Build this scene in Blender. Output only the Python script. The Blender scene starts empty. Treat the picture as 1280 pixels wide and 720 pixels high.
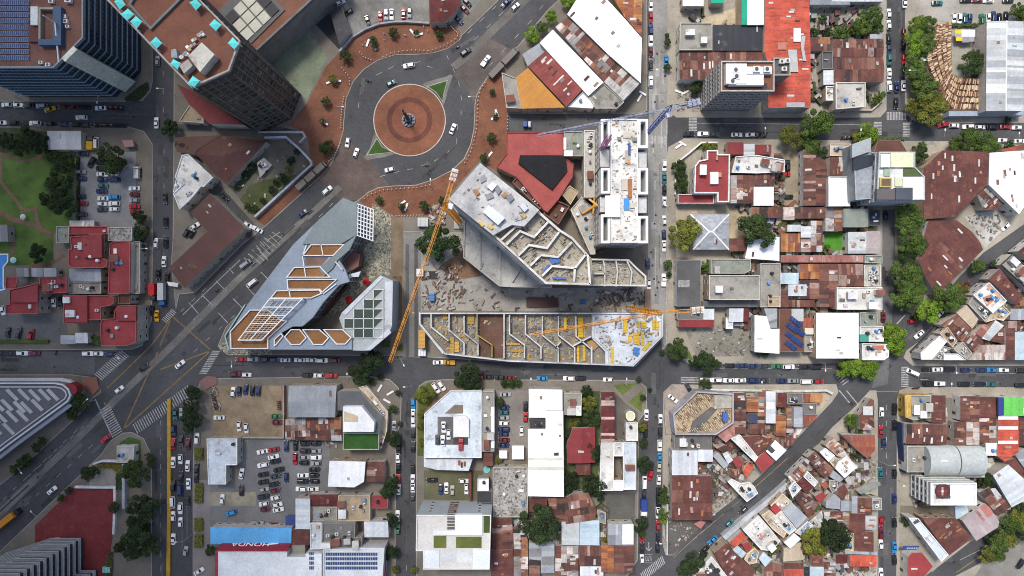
import bpy, bmesh, math, random
from mathutils import Vector, Matrix
from mathutils.geometry import tessellate_polygon
random.seed(7)
SC=0.325; CH=277.0                       # metres per photo pixel on the ground, camera height
scene=bpy.context.scene
# ---------------------------------------------------------------- camera, sky, sun, exposure
cam_d=bpy.data.cameras.new("camera"); cam=bpy.data.objects.new("camera",cam_d)
scene.collection.objects.link(cam); scene.camera=cam
cam.location=(0,0,CH); cam.rotation_euler=(0,0,0)
cam_d.sensor_width=36; cam_d.lens=36*CH/(1280*SC); cam_d.clip_start=1; cam_d.clip_end=6000
SUN_EL=math.radians(62); SUN_AZ=math.radians(-28)     # azimuth from north (+Y) towards east
world=bpy.data.worlds.new("World"); scene.world=world; world.use_nodes=True
nt=world.node_tree; bg=nt.nodes["Background"]; sky=nt.nodes.new("ShaderNodeTexSky")
sky.sky_type='NISHITA'; sky.sun_disc=False; sky.sun_elevation=SUN_EL; sky.sun_rotation=SUN_AZ
sky.air_density=1.0; sky.dust_density=3.0; sky.ozone_density=1.0
nt.links.new(sky.outputs[0],bg.inputs[0]); bg.inputs[1].default_value=0.122
sun_d=bpy.data.lights.new("sun",'SUN'); sun=bpy.data.objects.new("sun",sun_d)
scene.collection.objects.link(sun); sun_d.energy=2.05; sun_d.angle=math.radians(13); sun_d.color=(1,.95,.88)
sdir=Vector((math.sin(SUN_AZ)*math.cos(SUN_EL),math.cos(SUN_AZ)*math.cos(SUN_EL),math.sin(SUN_EL)))
sun.rotation_euler=sdir.to_track_quat('Z','Y').to_euler()
scene.view_settings.view_transform='Standard'; scene.view_settings.look='None'
scene.view_settings.gamma=1; scene.view_settings.exposure=0.64
scene.cycles.filter_width=1.0; scene.cycles.max_bounces=6; scene.cycles.diffuse_bounces=3; scene.cycles.transparent_max_bounces=4
# ---------------------------------------------------------------- helpers
COL=scene.collection
def W(x,y,z=0.0):
    f=SC*(CH-z)/CH; return Vector(((x-640)*f,(360-y)*f,z))
def pts(a): return [(a[i],a[i+1]) for i in range(0,len(a),2)]
def r(x0,y0,x1,y1): return [x0,y0,x1,y0,x1,y1,x0,y1]
def link(o,parent=None):
    COL.objects.link(o)
    if parent: o.parent=parent
    return o
LABELS={}
def tag(o,label=None,cat=None,group=None,kind=None):
    if label: o['label']=label; LABELS.setdefault(label,[]).append(group)
    if cat: o['category']=cat
    if group: o['group']=group
    if kind: o['kind']=kind
    return o
def empty(name,loc,rz=0.0):
    o=bpy.data.objects.new(name,None); o.location=loc; o.rotation_euler=(0,0,rz); o.empty_display_size=.5
    return link(o)
def nsock(t,n): return t.nodes.new(n)
MATS={}
def base(name,rough=.8,metal=0.0,spec=.3):
    m=bpy.data.materials.new(name); m.use_nodes=True; t=m.node_tree; b=t.nodes["Principled BSDF"]
    b.inputs["Roughness"].default_value=rough; b.inputs["Metallic"].default_value=metal
    b.inputs["Specular IOR Level"].default_value=spec
    MATS[name]=m; return m,t,b
def mixc(t,a,b,fac,mode='MIX'):
    n=t.nodes.new("ShaderNodeMix"); n.data_type='RGBA'; n.blend_type=mode
    for s,v in ((0,fac),(6,a),(7,b)):
        if hasattr(v,'is_linked') or hasattr(v,'links'): t.links.new(v,n.inputs[s])
        else: n.inputs[s].default_value=v if s==0 else (*v,1)
    return n.outputs[2]
def noise(t,scale,detail=4,rough=.6,vec=None,rnd=True,stretch=None):
    tc=t.nodes.new("ShaderNodeTexCoord"); v=tc.outputs["Object"]
    if rnd:
        oi=t.nodes.new("ShaderNodeObjectInfo"); ad=t.nodes.new("ShaderNodeVectorMath"); ad.operation='MULTIPLY_ADD'
        t.links.new(oi.outputs["Random"],ad.inputs[0]); ad.inputs[1].default_value=(317,211,0); t.links.new(v,ad.inputs[2]); v=ad.outputs[0]
    if stretch:
        mp=t.nodes.new("ShaderNodeVectorMath"); mp.operation='MULTIPLY'; t.links.new(v,mp.inputs[0]); mp.inputs[1].default_value=stretch; v=mp.outputs[0]
    n=t.nodes.new("ShaderNodeTexNoise"); n.inputs["Scale"].default_value=scale; n.inputs["Detail"].default_value=detail
    n.inputs["Roughness"].default_value=rough; t.links.new(v,n.inputs["Vector"]); return n.outputs["Fac"]
def ramp(t,f,a,b,ca=0.0,cb=1.0):
    n=t.nodes.new("ShaderNodeMapRange"); n.inputs[1].default_value=a; n.inputs[2].default_value=b
    n.inputs[3].default_value=ca; n.inputs[4].default_value=cb; t.links.new(f,n.inputs[0]); return n.outputs[0]
def tintmat(name,rough=.8,lo=.7,hi=1.15,coarse=.12,fine=1.2,blotch=None,bl=(.45,.62),streak=None,spec=.3,blf=1.0):
    m,t,b=base(name,rough,spec=spec)
    at=t.nodes.new("ShaderNodeAttribute"); at.attribute_name="tint"; c=at.outputs["Color"]
    g1=ramp(t,noise(t,coarse,5),.3,.7,lo,hi); g2=ramp(t,noise(t,fine,3,.7),.3,.7,.86,1.12)
    mm=t.nodes.new("ShaderNodeMath"); mm.operation='MULTIPLY'; t.links.new(g1,mm.inputs[0]); t.links.new(g2,mm.inputs[1])
    vm=t.nodes.new("ShaderNodeVectorMath"); vm.operation='SCALE'; t.links.new(c,vm.inputs[0]); t.links.new(mm.outputs[0],vm.inputs[3]); c=vm.outputs[0]
    if blotch: c=mixc(t,c,blotch,ramp(t,noise(t,coarse*2.3,6,.7),bl[0],bl[1],0,blf))
    if streak: c=mixc(t,c,streak,ramp(t,noise(t,.9,4,.7,stretch=(1.6,.18,1)),.5,.72,0,.75))
    t.links.new(c,b.inputs["Base Color"]); return m
tintmat("sheet_metal",.5,.82,1.1,.1,1.0,(.30,.25,.21),(.66,.8),spec=.4,blf=.55)
tintmat("rusty_sheet",.75,.72,1.3,.22,1.6,(.25,.115,.065),(.56,.72),(.075,.03,.024),blf=.8)
tintmat("painted_sheet",.6,.82,1.1,.1,1.4,(.33,.31,.28),(.6,.8),spec=.35,blf=.4)
tintmat("weathered_concrete",.9,.68,1.2,.1,1.3,(.085,.08,.07),(.54,.72),blf=.75)
tintmat("render_wall",.85,.75,1.1,.2,.8,(.12,.11,.1),(.6,.8),blf=.6)
tintmat("faded_paint",.75,.72,1.12,.14,1.0,(.2,.1,.09),(.55,.75),streak=None,blf=.55)
tintmat("clean_paint",.6,.9,1.06,.2,1.5)
tintmat("soil",.95,.6,1.3,.09,1.4,(.12,.1,.07),(.5,.68),blf=.7)
tintmat("pavement_slabs",.9,.7,1.18,.07,1.7,(.09,.085,.075),(.58,.75),blf=.6)
tintmat("lawn",.95,.6,1.35,.1,1.9,(.045,.06,.015),(.55,.7),blf=.6)
tintmat("road_paint",.7,.55,1.1,.5,2.5,(.09,.09,.09),(.52,.64),blf=.8)
def asphalt():
    m,t,b=base("asphalt",.88,spec=.25)
    at=t.nodes.new("ShaderNodeAttribute"); at.attribute_name="tint"
    g=ramp(t,noise(t,.035,6,.65,rnd=False),.3,.7,.66,1.36); g2=ramp(t,noise(t,.9,4,.7,rnd=False),.3,.7,.85,1.15)
    mm=t.nodes.new("ShaderNodeMath"); mm.operation='MULTIPLY'; t.links.new(g,mm.inputs[0]); t.links.new(g2,mm.inputs[1])
    vm=t.nodes.new("ShaderNodeVectorMath"); vm.operation='SCALE'; t.links.new(at.outputs["Color"],vm.inputs[0]); t.links.new(mm.outputs[0],vm.inputs[3])
    c=mixc(t,vm.outputs[0],(.03,.03,.033),ramp(t,noise(t,.16,5,.7,rnd=False),.6,.68,0,.55))
    t.links.new(c,b.inputs["Base Color"])
asphalt()
def brick():
    m,t,b=base("brick_paving",.9)
    at=t.nodes.new("ShaderNodeAttribute"); at.attribute_name="tint"
    tc=t.nodes.new("ShaderNodeTexCoord"); bt=t.nodes.new("ShaderNodeTexBrick"); bt.inputs["Scale"].default_value=1.1
    bt.inputs["Color1"].default_value=(.8,.8,.8,1); bt.inputs["Color2"].default_value=(1.15,1.1,1.1,1); bt.inputs["Mortar"].default_value=(.6,.6,.6,1)
    t.links.new(tc.outputs["Object"],bt.inputs["Vector"])
    c=mixc(t,at.outputs["Color"],bt.outputs["Color"],1.0,'MULTIPLY')
    g=ramp(t,noise(t,.09,7,.72),.3,.7,.62,1.36)
    vm=t.nodes.new("ShaderNodeVectorMath"); vm.operation='SCALE'; t.links.new(c,vm.inputs[0]); t.links.new(g,vm.inputs[3])
    t.links.new(vm.outputs[0],b.inputs["Base Color"])
brick()
def mosaic(name,cols,scale):
    m,t,b=base(name,.9); tc=t.nodes.new("ShaderNodeTexCoord"); v=t.nodes.new("ShaderNodeTexVoronoi"); v.inputs["Scale"].default_value=scale; t.links.new(tc.outputs["Object"],v.inputs["Vector"])
    sp=t.nodes.new("ShaderNodeSeparateColor"); t.links.new(v.outputs["Color"],sp.inputs[0]); cr=t.nodes.new("ShaderNodeValToRGB"); cr.color_ramp.interpolation='CONSTANT'
    e=cr.color_ramp.elements
    for i,c in enumerate(cols):
        q=e[i] if i<2 else e.new(i/len(cols)); q.position=i/len(cols); q.color=(*c,1)
    t.links.new(sp.outputs[0],cr.inputs[0]); t.links.new(mixc(t,cr.outputs[0],(.12,.11,.09),ramp(t,noise(t,.3,5),.45,.65,0,.6)),b.inputs["Base Color"])
mosaic("mosaic_stone",[(.34,.31,.23),(.15,.15,.1),(.42,.38,.3),(.08,.085,.07),(.27,.25,.18),(.24,.26,.22)],1.9)
mosaic("gravel_roof",[(.34,.32,.29),(.25,.24,.22),(.4,.38,.35),(.29,.28,.26),(.12,.115,.11),(.36,.34,.31)],1.7)
m,t,b=base("dark_glass",.12,spec=.6); at=t.nodes.new("ShaderNodeAttribute"); at.attribute_name="tint"; t.links.new(at.outputs["Color"],b.inputs["Base Color"])
m,t,b=base("car_paint",.28,spec=.5); b.inputs["Coat Weight"].default_value=.4
oi=t.nodes.new("ShaderNodeObjectInfo")
vm=t.nodes.new("ShaderNodeVectorMath"); vm.operation='SCALE'; t.links.new(oi.outputs["Color"],vm.inputs[0]); t.links.new(ramp(t,noise(t,1.1,3),.3,.7,.86,1.08),vm.inputs[3])
t.links.new(vm.outputs[0],b.inputs["Base Color"])
m,t,b=base("leaves",.7,spec=.2); oi=t.nodes.new("ShaderNodeObjectInfo"); at=t.nodes.new("ShaderNodeAttribute"); at.attribute_name="tint"
t.links.new(mixc(t,oi.outputs["Color"],at.outputs["Color"],1.0,'MULTIPLY'),b.inputs["Base Color"])
m,t,b=base("bark",.95); t.links.new(mixc(t,(.09,.065,.045),(.16,.13,.1),noise(t,3)),b.inputs["Base Color"])
m,t,b=base("pool_water",.08,spec=.5); t.links.new(mixc(t,(.02,.17,.5),(.05,.27,.62),noise(t,.6)),b.inputs["Base Color"])
class MB:
    def __init__(s): s.v=[]; s.f=[]; s.c=[]
    def face(s,vs,col):
        n=len(s.v); s.v+= [tuple(p) for p in vs]; s.f.append(tuple(range(n,n+len(vs)))); s.c.append(col)
    def poly(s,p2,z,col):                      # horizontal polygon (maybe concave), facing up
        n=len(s.v); zz=z if callable(z) else (lambda a,b:z)
        s.v+=[(a,b,zz(a,b)) for a,b in p2]
        for tri in tessellate_polygon([[Vector((a,b,0)) for a,b in p2]]):
            a,b,c=[Vector((*p2[i],0)) for i in tri]
            if (b-a).cross(c-a).z<0: tri=(tri[0],tri[2],tri[1])
            s.f.append(tuple(n+i for i in tri)); s.c.append(col)
    def sides(s,p2,z0,z1,col):
        if area(p2)<0: p2=p2[::-1]
        for i in range(len(p2)):
            a=p2[i]; b=p2[(i+1)%len(p2)]
            s.face([(a[0],a[1],z0),(b[0],b[1],z0),(b[0],b[1],z1),(a[0],a[1],z1)],col)
    def prism(s,p2,z0,z1,col,cap=None):
        s.sides(p2,z0,z1,col); s.poly(p2,z1,cap or col)
    def box(s,x0,y0,z0,x1,y1,z1,col): s.prism([(x0,y0),(x1,y0),(x1,y1),(x0,y1)],z0,z1,col)
    def obox(s,cx,cy,z0,L,Wd,h,ang,col):
        c,d=math.cos(ang),math.sin(ang)
        s.prism([(cx+c*a-d*b,cy+d*a+c*b) for a,b in ((-L/2,-Wd/2),(L/2,-Wd/2),(L/2,Wd/2),(-L/2,Wd/2))],z0,z0+h,col)
    def bar(s,p,q,w,col,h=None):               # square bar between 3D points
        p=Vector(p); q=Vector(q); d=(q-p)
        if d.length<1e-4: return
        d.normalize(); up=Vector((0,0,1)) if abs(d.z)<.95 else Vector((1,0,0))
        a=d.cross(up).normalized()*w/2; b=a.cross(d).normalized()*(h or w)/2
        k=[(a+b),(b-a),(-a-b),(a-b)]
        for i in range(4):
            j=(i+1)%4; s.face([p+k[i],p+k[j],q+k[j],q+k[i]],col)
        s.face([p+x for x in k],col); s.face([q+x for x in k[::-1]],col)
    def tube(s,p,q,r0,r1,col,n=8,cap=True):
        p=Vector(p); q=Vector(q); d=(q-p).normalized(); up=Vector((0,0,1)) if abs(d.z)<.95 else Vector((1,0,0))
        a=d.cross(up).normalized(); b=d.cross(a)
        P=[p+(a*math.cos(t)+b*math.sin(t))*r0 for t in [i*math.tau/n for i in range(n)]]
        Q=[q+(a*math.cos(t)+b*math.sin(t))*r1 for t in [i*math.tau/n for i in range(n)]]
        for i in range(n):
            j=(i+1)%n; s.face([P[i],Q[i],Q[j],P[j]],col)
        if cap: s.face(Q[::-1],col); s.face(P,col)
    def build(s,name,mat,parent=None,smooth=False):
        me=bpy.data.meshes.new(name); me.from_pydata(s.v,[],s.f)
        ca=me.color_attributes.new("tint",'FLOAT_COLOR','CORNER'); buf=[]
        for f,c in zip(s.f,s.c): buf+= [c[0],c[1],c[2],1.0]*len(f)
        ca.data.foreach_set("color",buf)
        me.materials.append(MATS[mat])
        if smooth: me.polygons.foreach_set("use_smooth",[True]*len(me.polygons))
        me.update(); o=bpy.data.objects.new(name,me); return link(o,parent)
def area(p): return .5*sum(p[i][0]*p[(i+1)%len(p)][1]-p[(i+1)%len(p)][0]*p[i][1] for i in range(len(p)))
def inset(p,d):
    if area(p)<0: p=p[::-1]
    out=[]; n=len(p)
    for i in range(n):
        a=Vector(p[i-1]); b=Vector(p[i]); c=Vector(p[(i+1)%n])
        e1=(b-a).normalized(); e2=(c-b).normalized(); n1=Vector((-e1.y,e1.x)); n2=Vector((-e2.y,e2.x))
        k=1+n1.dot(n2); k=max(k,.35); out.append(tuple(b+(n1+n2)*(d/k)))
    return out
def clip(p,x0,y0,x1,y1):
    for ax,val,sg in ((0,x0,1),(0,x1,-1),(1,y0,1),(1,y1,-1)):
        if not p: return p
        o=[]
        for i in range(len(p)):
            a=p[i-1]; b=p[i]; ia=(a[ax]-val)*sg>=0; ib=(b[ax]-val)*sg>=0
            if ia!=ib:
                tt=(val-a[ax])/(b[ax]-a[ax]); o.append((a[0]+tt*(b[0]-a[0]),a[1]+tt*(b[1]-a[1])))
            if ib: o.append(b)
        p=o
    return p
def inside(p,x,y):
    c=False
    for i in range(len(p)):
        (x1,y1),(x2,y2)=p[i-1],p[i]
        if (y1>y)!=(y2>y) and x<(x2-x1)*(y-y1)/(y2-y1)+x1: c=not c
    return c
def wp(a,z=0.0): return [tuple(W(x,y,z)[:2]) for x,y in pts(a)]
def sheet(name,a,z,col,mat,kind='structure'):
    mb=MB(); mb.poly(wp(a),z,col); o=mb.build(name,mat); o['kind']=kind; return o
def jit(c,a=.08):
    k=1+random.uniform(-a,a); return tuple(max(0,v*k*(1+random.uniform(-a,a)*.4)) for v in c)
# ---------------------------------------------------------------- ground, roads, pavements
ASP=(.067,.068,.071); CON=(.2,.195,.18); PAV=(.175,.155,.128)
def ground():
    mb=MB(); mb.box(-2500,-2500,-.6,2500,2500,-.03,(.17,.15,.13)); o=mb.build("ground","soil"); o['kind']='structure'
    mb=MB(); p=wp([-90,-90,1370,-90,1370,810,-90,810]); mb.poly(p,0,ASP); o=mb.build("road","asphalt"); o['kind']='structure'
ground()
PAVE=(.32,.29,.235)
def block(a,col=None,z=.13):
    col=col or (PAVE if min(a[0::2])>700 else PAV)  # eastern blocks paler, part of the east-west light difference put into the colour
    p=wp(a); mb=MB(); mb.sides(p,-.02,z,(.33,.31,.28)); mb.poly(p,z,(.3,.285,.255)); mb.poly(inset(p,.3),z+.004,col)
    o=mb.build("pavement","pavement_slabs"); o['kind']='structure'; return o
ringN=[622,2,578,44,575,50,560,61,542,66.5,520,68.5,493,69,473,75.5,455,87,442,102,433,124,430,155,430,162,424,184,415,204,407,215,400,222,331,284]
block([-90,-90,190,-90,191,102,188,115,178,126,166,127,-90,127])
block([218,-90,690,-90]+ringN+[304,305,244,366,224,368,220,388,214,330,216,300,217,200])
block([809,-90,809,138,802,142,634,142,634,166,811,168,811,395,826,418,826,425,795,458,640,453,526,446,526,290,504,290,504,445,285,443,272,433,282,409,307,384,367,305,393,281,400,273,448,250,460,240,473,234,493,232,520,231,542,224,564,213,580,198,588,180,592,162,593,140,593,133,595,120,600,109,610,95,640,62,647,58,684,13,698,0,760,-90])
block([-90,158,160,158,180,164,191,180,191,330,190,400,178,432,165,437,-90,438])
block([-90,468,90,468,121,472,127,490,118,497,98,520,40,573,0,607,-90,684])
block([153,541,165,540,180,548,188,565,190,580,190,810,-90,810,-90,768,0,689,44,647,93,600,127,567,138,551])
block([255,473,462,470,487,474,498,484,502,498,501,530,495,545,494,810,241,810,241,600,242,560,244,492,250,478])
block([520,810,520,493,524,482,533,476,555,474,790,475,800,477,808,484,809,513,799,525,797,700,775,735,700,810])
block([855,173,1098,176,1104,190,1103,262,1102,385,1104,430,1108,445,1096,454,862,455,845,446,834,430,833,200,835,184])
block([834,-90,1108,-90,1108,138,1100,147,845,147,834,138])
block([1131,-90,1370,-90,1370,154,1150,154,1140,150,1131,140])
block([1104,176,1370,178,1370,205,1280,280,1249,302,1229,316,1200,345,1165,385,1152,396,1135,390,1122,378,1119,330,1119,262,1103,262])
block([829,490,840,480,873,481,1045,480,1048,490,1040,502,1000,544,982,563,953,592,915,626,884,650,851,684,842,694,832,694,828,680,828,560])
block([853,722,873,700,900,671,942,636,969,610,1015,565,1040,534,1069,508,1087,488,1095,488,1097,500,1098,810,770,810])
block([1129,447,1133,438,1178,406,1207,377,1236,340,1280,301,1370,226,1370,458,1140,457])
block([1121,500,1124,488,1135,484,1370,484,1370,572,1280,640,1213,677,1173,708,1120,745])
block([1190,722,1225,704,1280,668,1370,610,1370,810,1060,810])
def road_sheet(a,col,z=.004,mat="asphalt"): return sheet("road",a,z,col,mat)
road_sheet([811,-90,834,-90,834,430,828,440,826,420,811,395],(.25,.243,.225))      # pale concrete street
road_sheet([504,290,526,290,526,447,504,446],(.17,.165,.155))
road_sheet([634,143,811,143,811,168,634,166],(.085,.087,.09))
road_sheet([1104,180,1122,180,1119,330,1110,480,1090,485,1100,440],(.11,.11,.11),.006)
road_sheet([-90,440,118,440,118,468,-90,468],(.1,.1,.1),.006)
road_sheet([430,162,424,184,415,204,407,216,400,224,421,246,430,250,448,250,460,240,473,234,486,231,458,194,455,195,443,185],(.13,.1,.085),.006,"brick_paving")
road_sheet([640,62,610,95,600,109,594,135,585,112,566,93,581,79,600,52,608,46],(.115,.1,.09),.006,"brick_paving")
# worn sett median along the avenue
road_sheet([0,648,118,533,150,500,213,440,300,353,400,262,428,236,422,231,395,256,294,347,207,434,144,494,112,527,-6,640],(.17,.165,.15),.008,"brick_paving")
road_sheet([570,87,581,79,623,38,690,-25,682,-30,615,32,574,72,563,81],(.15,.14,.125),.009,"brick_paving")
# roads carried over the pavement slabs (alleys and lanes)
road_sheet([217,155,330,155,372,163,330,164,217,164],(.09,.09,.09),.142)
road_sheet([258,226,266,222,322,284,310,296,300,276,262,240],(.075,.075,.075),.142)
# brick plazas round the roundabout
BR=(.19,.084,.05)
def plaza(a,col=BR): return sheet("plaza_paving",a,.142,col,"brick_paving")
plaza([360,157,384,129,407,84,422,68,440,47,473,29,507,27,536,29,560,29,576,40]+[574,50,559.5,60.4,542,65.8,520,67.8,493,68.2,472,75,454,86.5,441,101.5,432,124,429,155,429,162,423,183,414,203,406,214,399,221,331,282,318,273,389,204,384,170,372,161])
plaza([594,140,594,133,596,120,601,110,611,96,626,80,628,92,634,136,634,205,622,215,600,200,588,214,556,250,553,269,490,270,470,270,449,251,461,241,474,235,493,233,520,232,542,225,565,214,581,199,589,180,593,162])
LZ=[.146]
def lot(name,a,col,mat="soil",z=None):
    LZ[0]+=.0006; return sheet(name,a,LZ[0],col,mat)
TAN=(.3,.24,.17); DIRT=(.2,.155,.105); GREYL=(.2,.2,.2); DK=(.08,.08,.08); BEI=(.42,.36,.27); GRS=(.07,.115,.022)
lot("parking_lot",[404,-90,612,-90,600,2,578,26,556,29,470,27,440,44],(.22,.215,.2))
lot("courtyard",[336,78,387,36,409,73,384,124,371,113],(.19,.22,.15),"weathered_concrete")
lot("ramp_paving",[393,29,407,13,440,42,424,62],(.035,.037,.042),"asphalt")
lot("vacant_ground",[285,231,320,191,331,173,357,171,389,204,317,271],(.14,.13,.1),"soil")
lot("weedy_ground",[300,250,312,232,330,225,350,222,372,218,384,206,386,205,318,269],(.075,.085,.035),"lawn")
lot("weedy_ground",[292,236,306,214,318,200,322,212,312,224,300,240],(.05,.07,.025),"lawn")
lot("parking_lot",[96,190,170,190,170,284,130,284,96,282],(.25,.25,.25),"pavement_slabs")
lot("park_lawn",[-90,190,60,176,94,195,90,280,68,292,66,330,20,332,-90,332],(.08,.135,.03),"lawn")
lot("parking_lot",[-90,395,80,395,84,404,84,428,-90,428],(.13,.13,.125),"asphalt")
lot("garden_bed",[20,160,60,165,60,186,0,192,-90,192,-90,160],(.06,.07,.035),"lawn")
lot("parking_lot",[267,482,352,482,355,547,268,545],(.26,.2,.13))
lot("parking_lot",[300,548,412,548,412,612,370,655,263,658,262,606,298,604],(.17,.17,.17),"pavement_slabs",.148)
lot("parking_lot",[262,615,320,615,320,632,262,632],(.3,.27,.2),"weathered_concrete",.152)
lot("parking_lot",[620,488,661,488,661,560,620,560],(.21,.19,.17),"pavement_slabs")
lot("garden_soil",[700,489,752,489,752,622,700,620],(.07,.085,.035),"lawn")
lot("parking_lot",[768,490,783,505,797,515,797,552,768,553],(.12,.105,.095),"pavement_slabs")
lot("yard",[757,616,794,616,793,655,757,655],(.1,.097,.085),"weathered_concrete")
lot("yard",[530,588,604,588,604,626,530,624],(.11,.11,.06),"soil")
lot("lawn_verge",[766,481,796,479,778,494],(.1,.13,.03),"lawn")
lot("lawn_verge",[786,503,803,487,802,515],(.1,.13,.03),"lawn")
lot("lawn_verge",[523,490,536,478,551,490,531,514,530,570,522,570],(.085,.11,.03),"lawn")
lot("demolition_ground",[526,290,580,290,582,330,626,360,745,360,812,350,812,390,526,388],(.3,.285,.255),"weathered_concrete")
lot("bare_earth",[553,330,580,312,602,345,560,352],(.2,.12,.07),"soil",.15)
lot("mosaic_paving",[466,254,492,270,494,345,470,345,430,386,404,400,452,330],(.26,.24,.18),"mosaic_stone")
lot("dirt_strip",[489,270,504,270,504,445,489,445],(.22,.165,.11),"soil")
lot("mosaic_paving",[272,434,300,410,340,440,340,444,285,444],(.2,.25,.22),"mosaic_stone")
lot("yard",[845,262,872,262,872,322,845,322],BEI,"weathered_concrete")
lot("yard",[911,260,936,260,936,298,911,298],(.4,.33,.22),"weathered_concrete")
lot("yard",[977,187,1001,187,1001,257,968,257,968,228,977,222],(.26,.22,.15),"weathered_concrete")
lot("yard",[858,30,930,6,930,32,890,32,880,30],(.48,.4,.28),"weathered_concrete")
lot("yard",[846,103,880,103,880,140,846,140],(.3,.27,.21),"weathered_concrete")
lot("yard",[855,409,943,402,943,445,870,446],(.23,.215,.18),"weathered_concrete")
lot("lawn_verge",[838,444,848,424,862,440,866,450],(.09,.14,.03),"lawn")
lot("lawn_verge",[868,187,876,180,897,181,897,188,882,188],(.1,.16,.03),"lawn")
lot("lawn",[1028,290,1058,290,1058,313,1028,313],(.06,.2,.02),"lawn")
lot("yard",[830,645,852,650,884,640,884,650,851,684,842,693,833,693],(.1,.095,.085),"weathered_concrete")
lot("yard",[890,600,905,600,918,622,890,645],(.33,.29,.23),"weathered_concrete")
lot("yard",[1040,610,1085,570,1095,575,1095,610,1060,612],(.24,.22,.18),"weathered_concrete")
lot("yard",[1045,705,1096,705,1096,722,1045,722],(.4,.39,.34),"weathered_concrete")
lot("parking_lot",[1135,-90,1370,-90,1370,5,1268,28,1190,28,1145,22],(.33,.31,.27),"pavement_slabs")
lot("yard",[1190,50,1233,50,1233,98,1190,98],(.33,.32,.27),"weathered_concrete")
lot("yard",[1180,497,1192,497,1192,560,1180,560],(.17,.16,.14),"pavement_slabs")
lot("yard",[1125,632,1193,632,1193,646,1125,646],(.16,.14,.11),"weathered_concrete")
lot("yard",[1124,660,1142,660,1178,703,1165,715,1150,690,1124,690],(.3,.28,.23),"pavement_slabs")
lot("yard",[1205,270,1246,262,1256,285,1231,310],(.45,.44,.4),"weathered_concrete")
lot("yard",[1003,492,1042,490,1028,510,1003,533],(.4,.33,.24),"weathered_concrete")
lot("red_court",[93,609,143,610,141,672,133,730,104,730,102,676,44,680,44,657],(.2,.034,.034),"faded_paint")
lot("lawn_verge",[150,553,162,546,176,550,177,575,168,590,152,590],(.06,.11,.03),"lawn")
lot("garden_path",[112,580,145,580,145,608,112,608],(.3,.28,.24),"pavement_slabs")
lot("yard",[1240,690,1290,668,1300,730,1210,730],(.22,.21,.19),"pavement_slabs")
lot("rail_track",[507,305,511,305,511,446,507,446],(.09,.09,.09),"asphalt")
lot("rail_track",[518,305,522,305,522,446,518,446],(.08,.08,.08),"asphalt")
lot("dirt_strip",[491,345,503,345,503,400,491,400],(.13,.085,.055),"soil")
lot("forecourt",[241,600,263,600,263,655,271,690,269,725,241,725],(.23,.21,.2),"pavement_slabs")
MBf=MB()
for i in range(16): stripe_y=602+i*7.6; a,b=W(253.5 if i%3 else 243,stripe_y),W(263,stripe_y); MBf.face([(a.x,a.y-.14,.176),(b.x,b.y-.14,.176),(b.x,b.y+.14,.176),(a.x,a.y+.14,.176)],(.2,.04,.04))
o=MBf.build("forecourt_lines","road_paint"); o['kind']='structure'
# park paths
def ribbon(name,a,w,z,col,mat):
    p=[W(x,y) for x,y in pts(a)]; mb=MB(); L=[];R=[]
    for i in range(len(p)):
        d=(p[min(i+1,len(p)-1)]-p[max(i-1,0)]).normalized(); n=Vector((-d.y,d.x,0))*w/2; L.append(p[i]+n); R.append(p[i]-n)
    for i in range(len(p)-1): mb.face([(R[i].x,R[i].y,z),(R[i+1].x,R[i+1].y,z),(L[i+1].x,L[i+1].y,z),(L[i].x,L[i].y,z)],col)
    o=mb.build(name,mat); o['kind']='structure'; return o
PB=(.19,.11,.075)
ribbon("garden_path",[0,192,8,194,18,199,30,201,45,199,57,192,66,191],1.3,.188,PB,"soil")
ribbon("garden_path",[2,194,0,225,8,236,20,250,28,262,33,263,44,262,47,257],1.3,.189,PB,"soil")
ribbon("garden_path",[-20,255,0,265,14,274,28,277,42,281,55,288,66,295],2.0,.19,PB,"soil")
ribbon("garden_path",[28,262,29,272,28,277],1.6,.191,PB,"soil")
ribbon("garden_path",[44,262,47,275,50,284],1.4,.192,PB,"soil")
ribbon("garden_path",[14,290,18,300,16,315,12,322],1.5,.193,PB,"soil")
ribbon("garden_path",[36,333,60,331,74,324,80,318],1.5,.194,PB,"soil")
# grass triangles beside the roundabout
for a in ([533,108,560,100,555,118,553.5,128,545,116],[458,194.5,471,172,478,183,491,190.5,470,193]):
    p=wp(a); mb=MB(); mb.sides(p,-.01,.16,(.4,.38,.34)); mb.poly(p,.16,(.33,.31,.28)); mb.poly(inset(p,.3),.165,(.04,.085,.015)); o=mb.build("grass_island","lawn"); o['kind']='structure'
road_sheet([528,106,532,103,545,99,557,96,563,93,566,95,560,112,556,128,553,132,553,126,558,104,545,110,533,110],(.2,.19,.165),.012,'brick_paving')
road_sheet([458,200,455,196,462,186,466,172,469,164,472,170,466,180,462,191,470,191,486,190,494,192,482,196,470,198],(.2,.19,.165),.012,'brick_paving')
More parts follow.
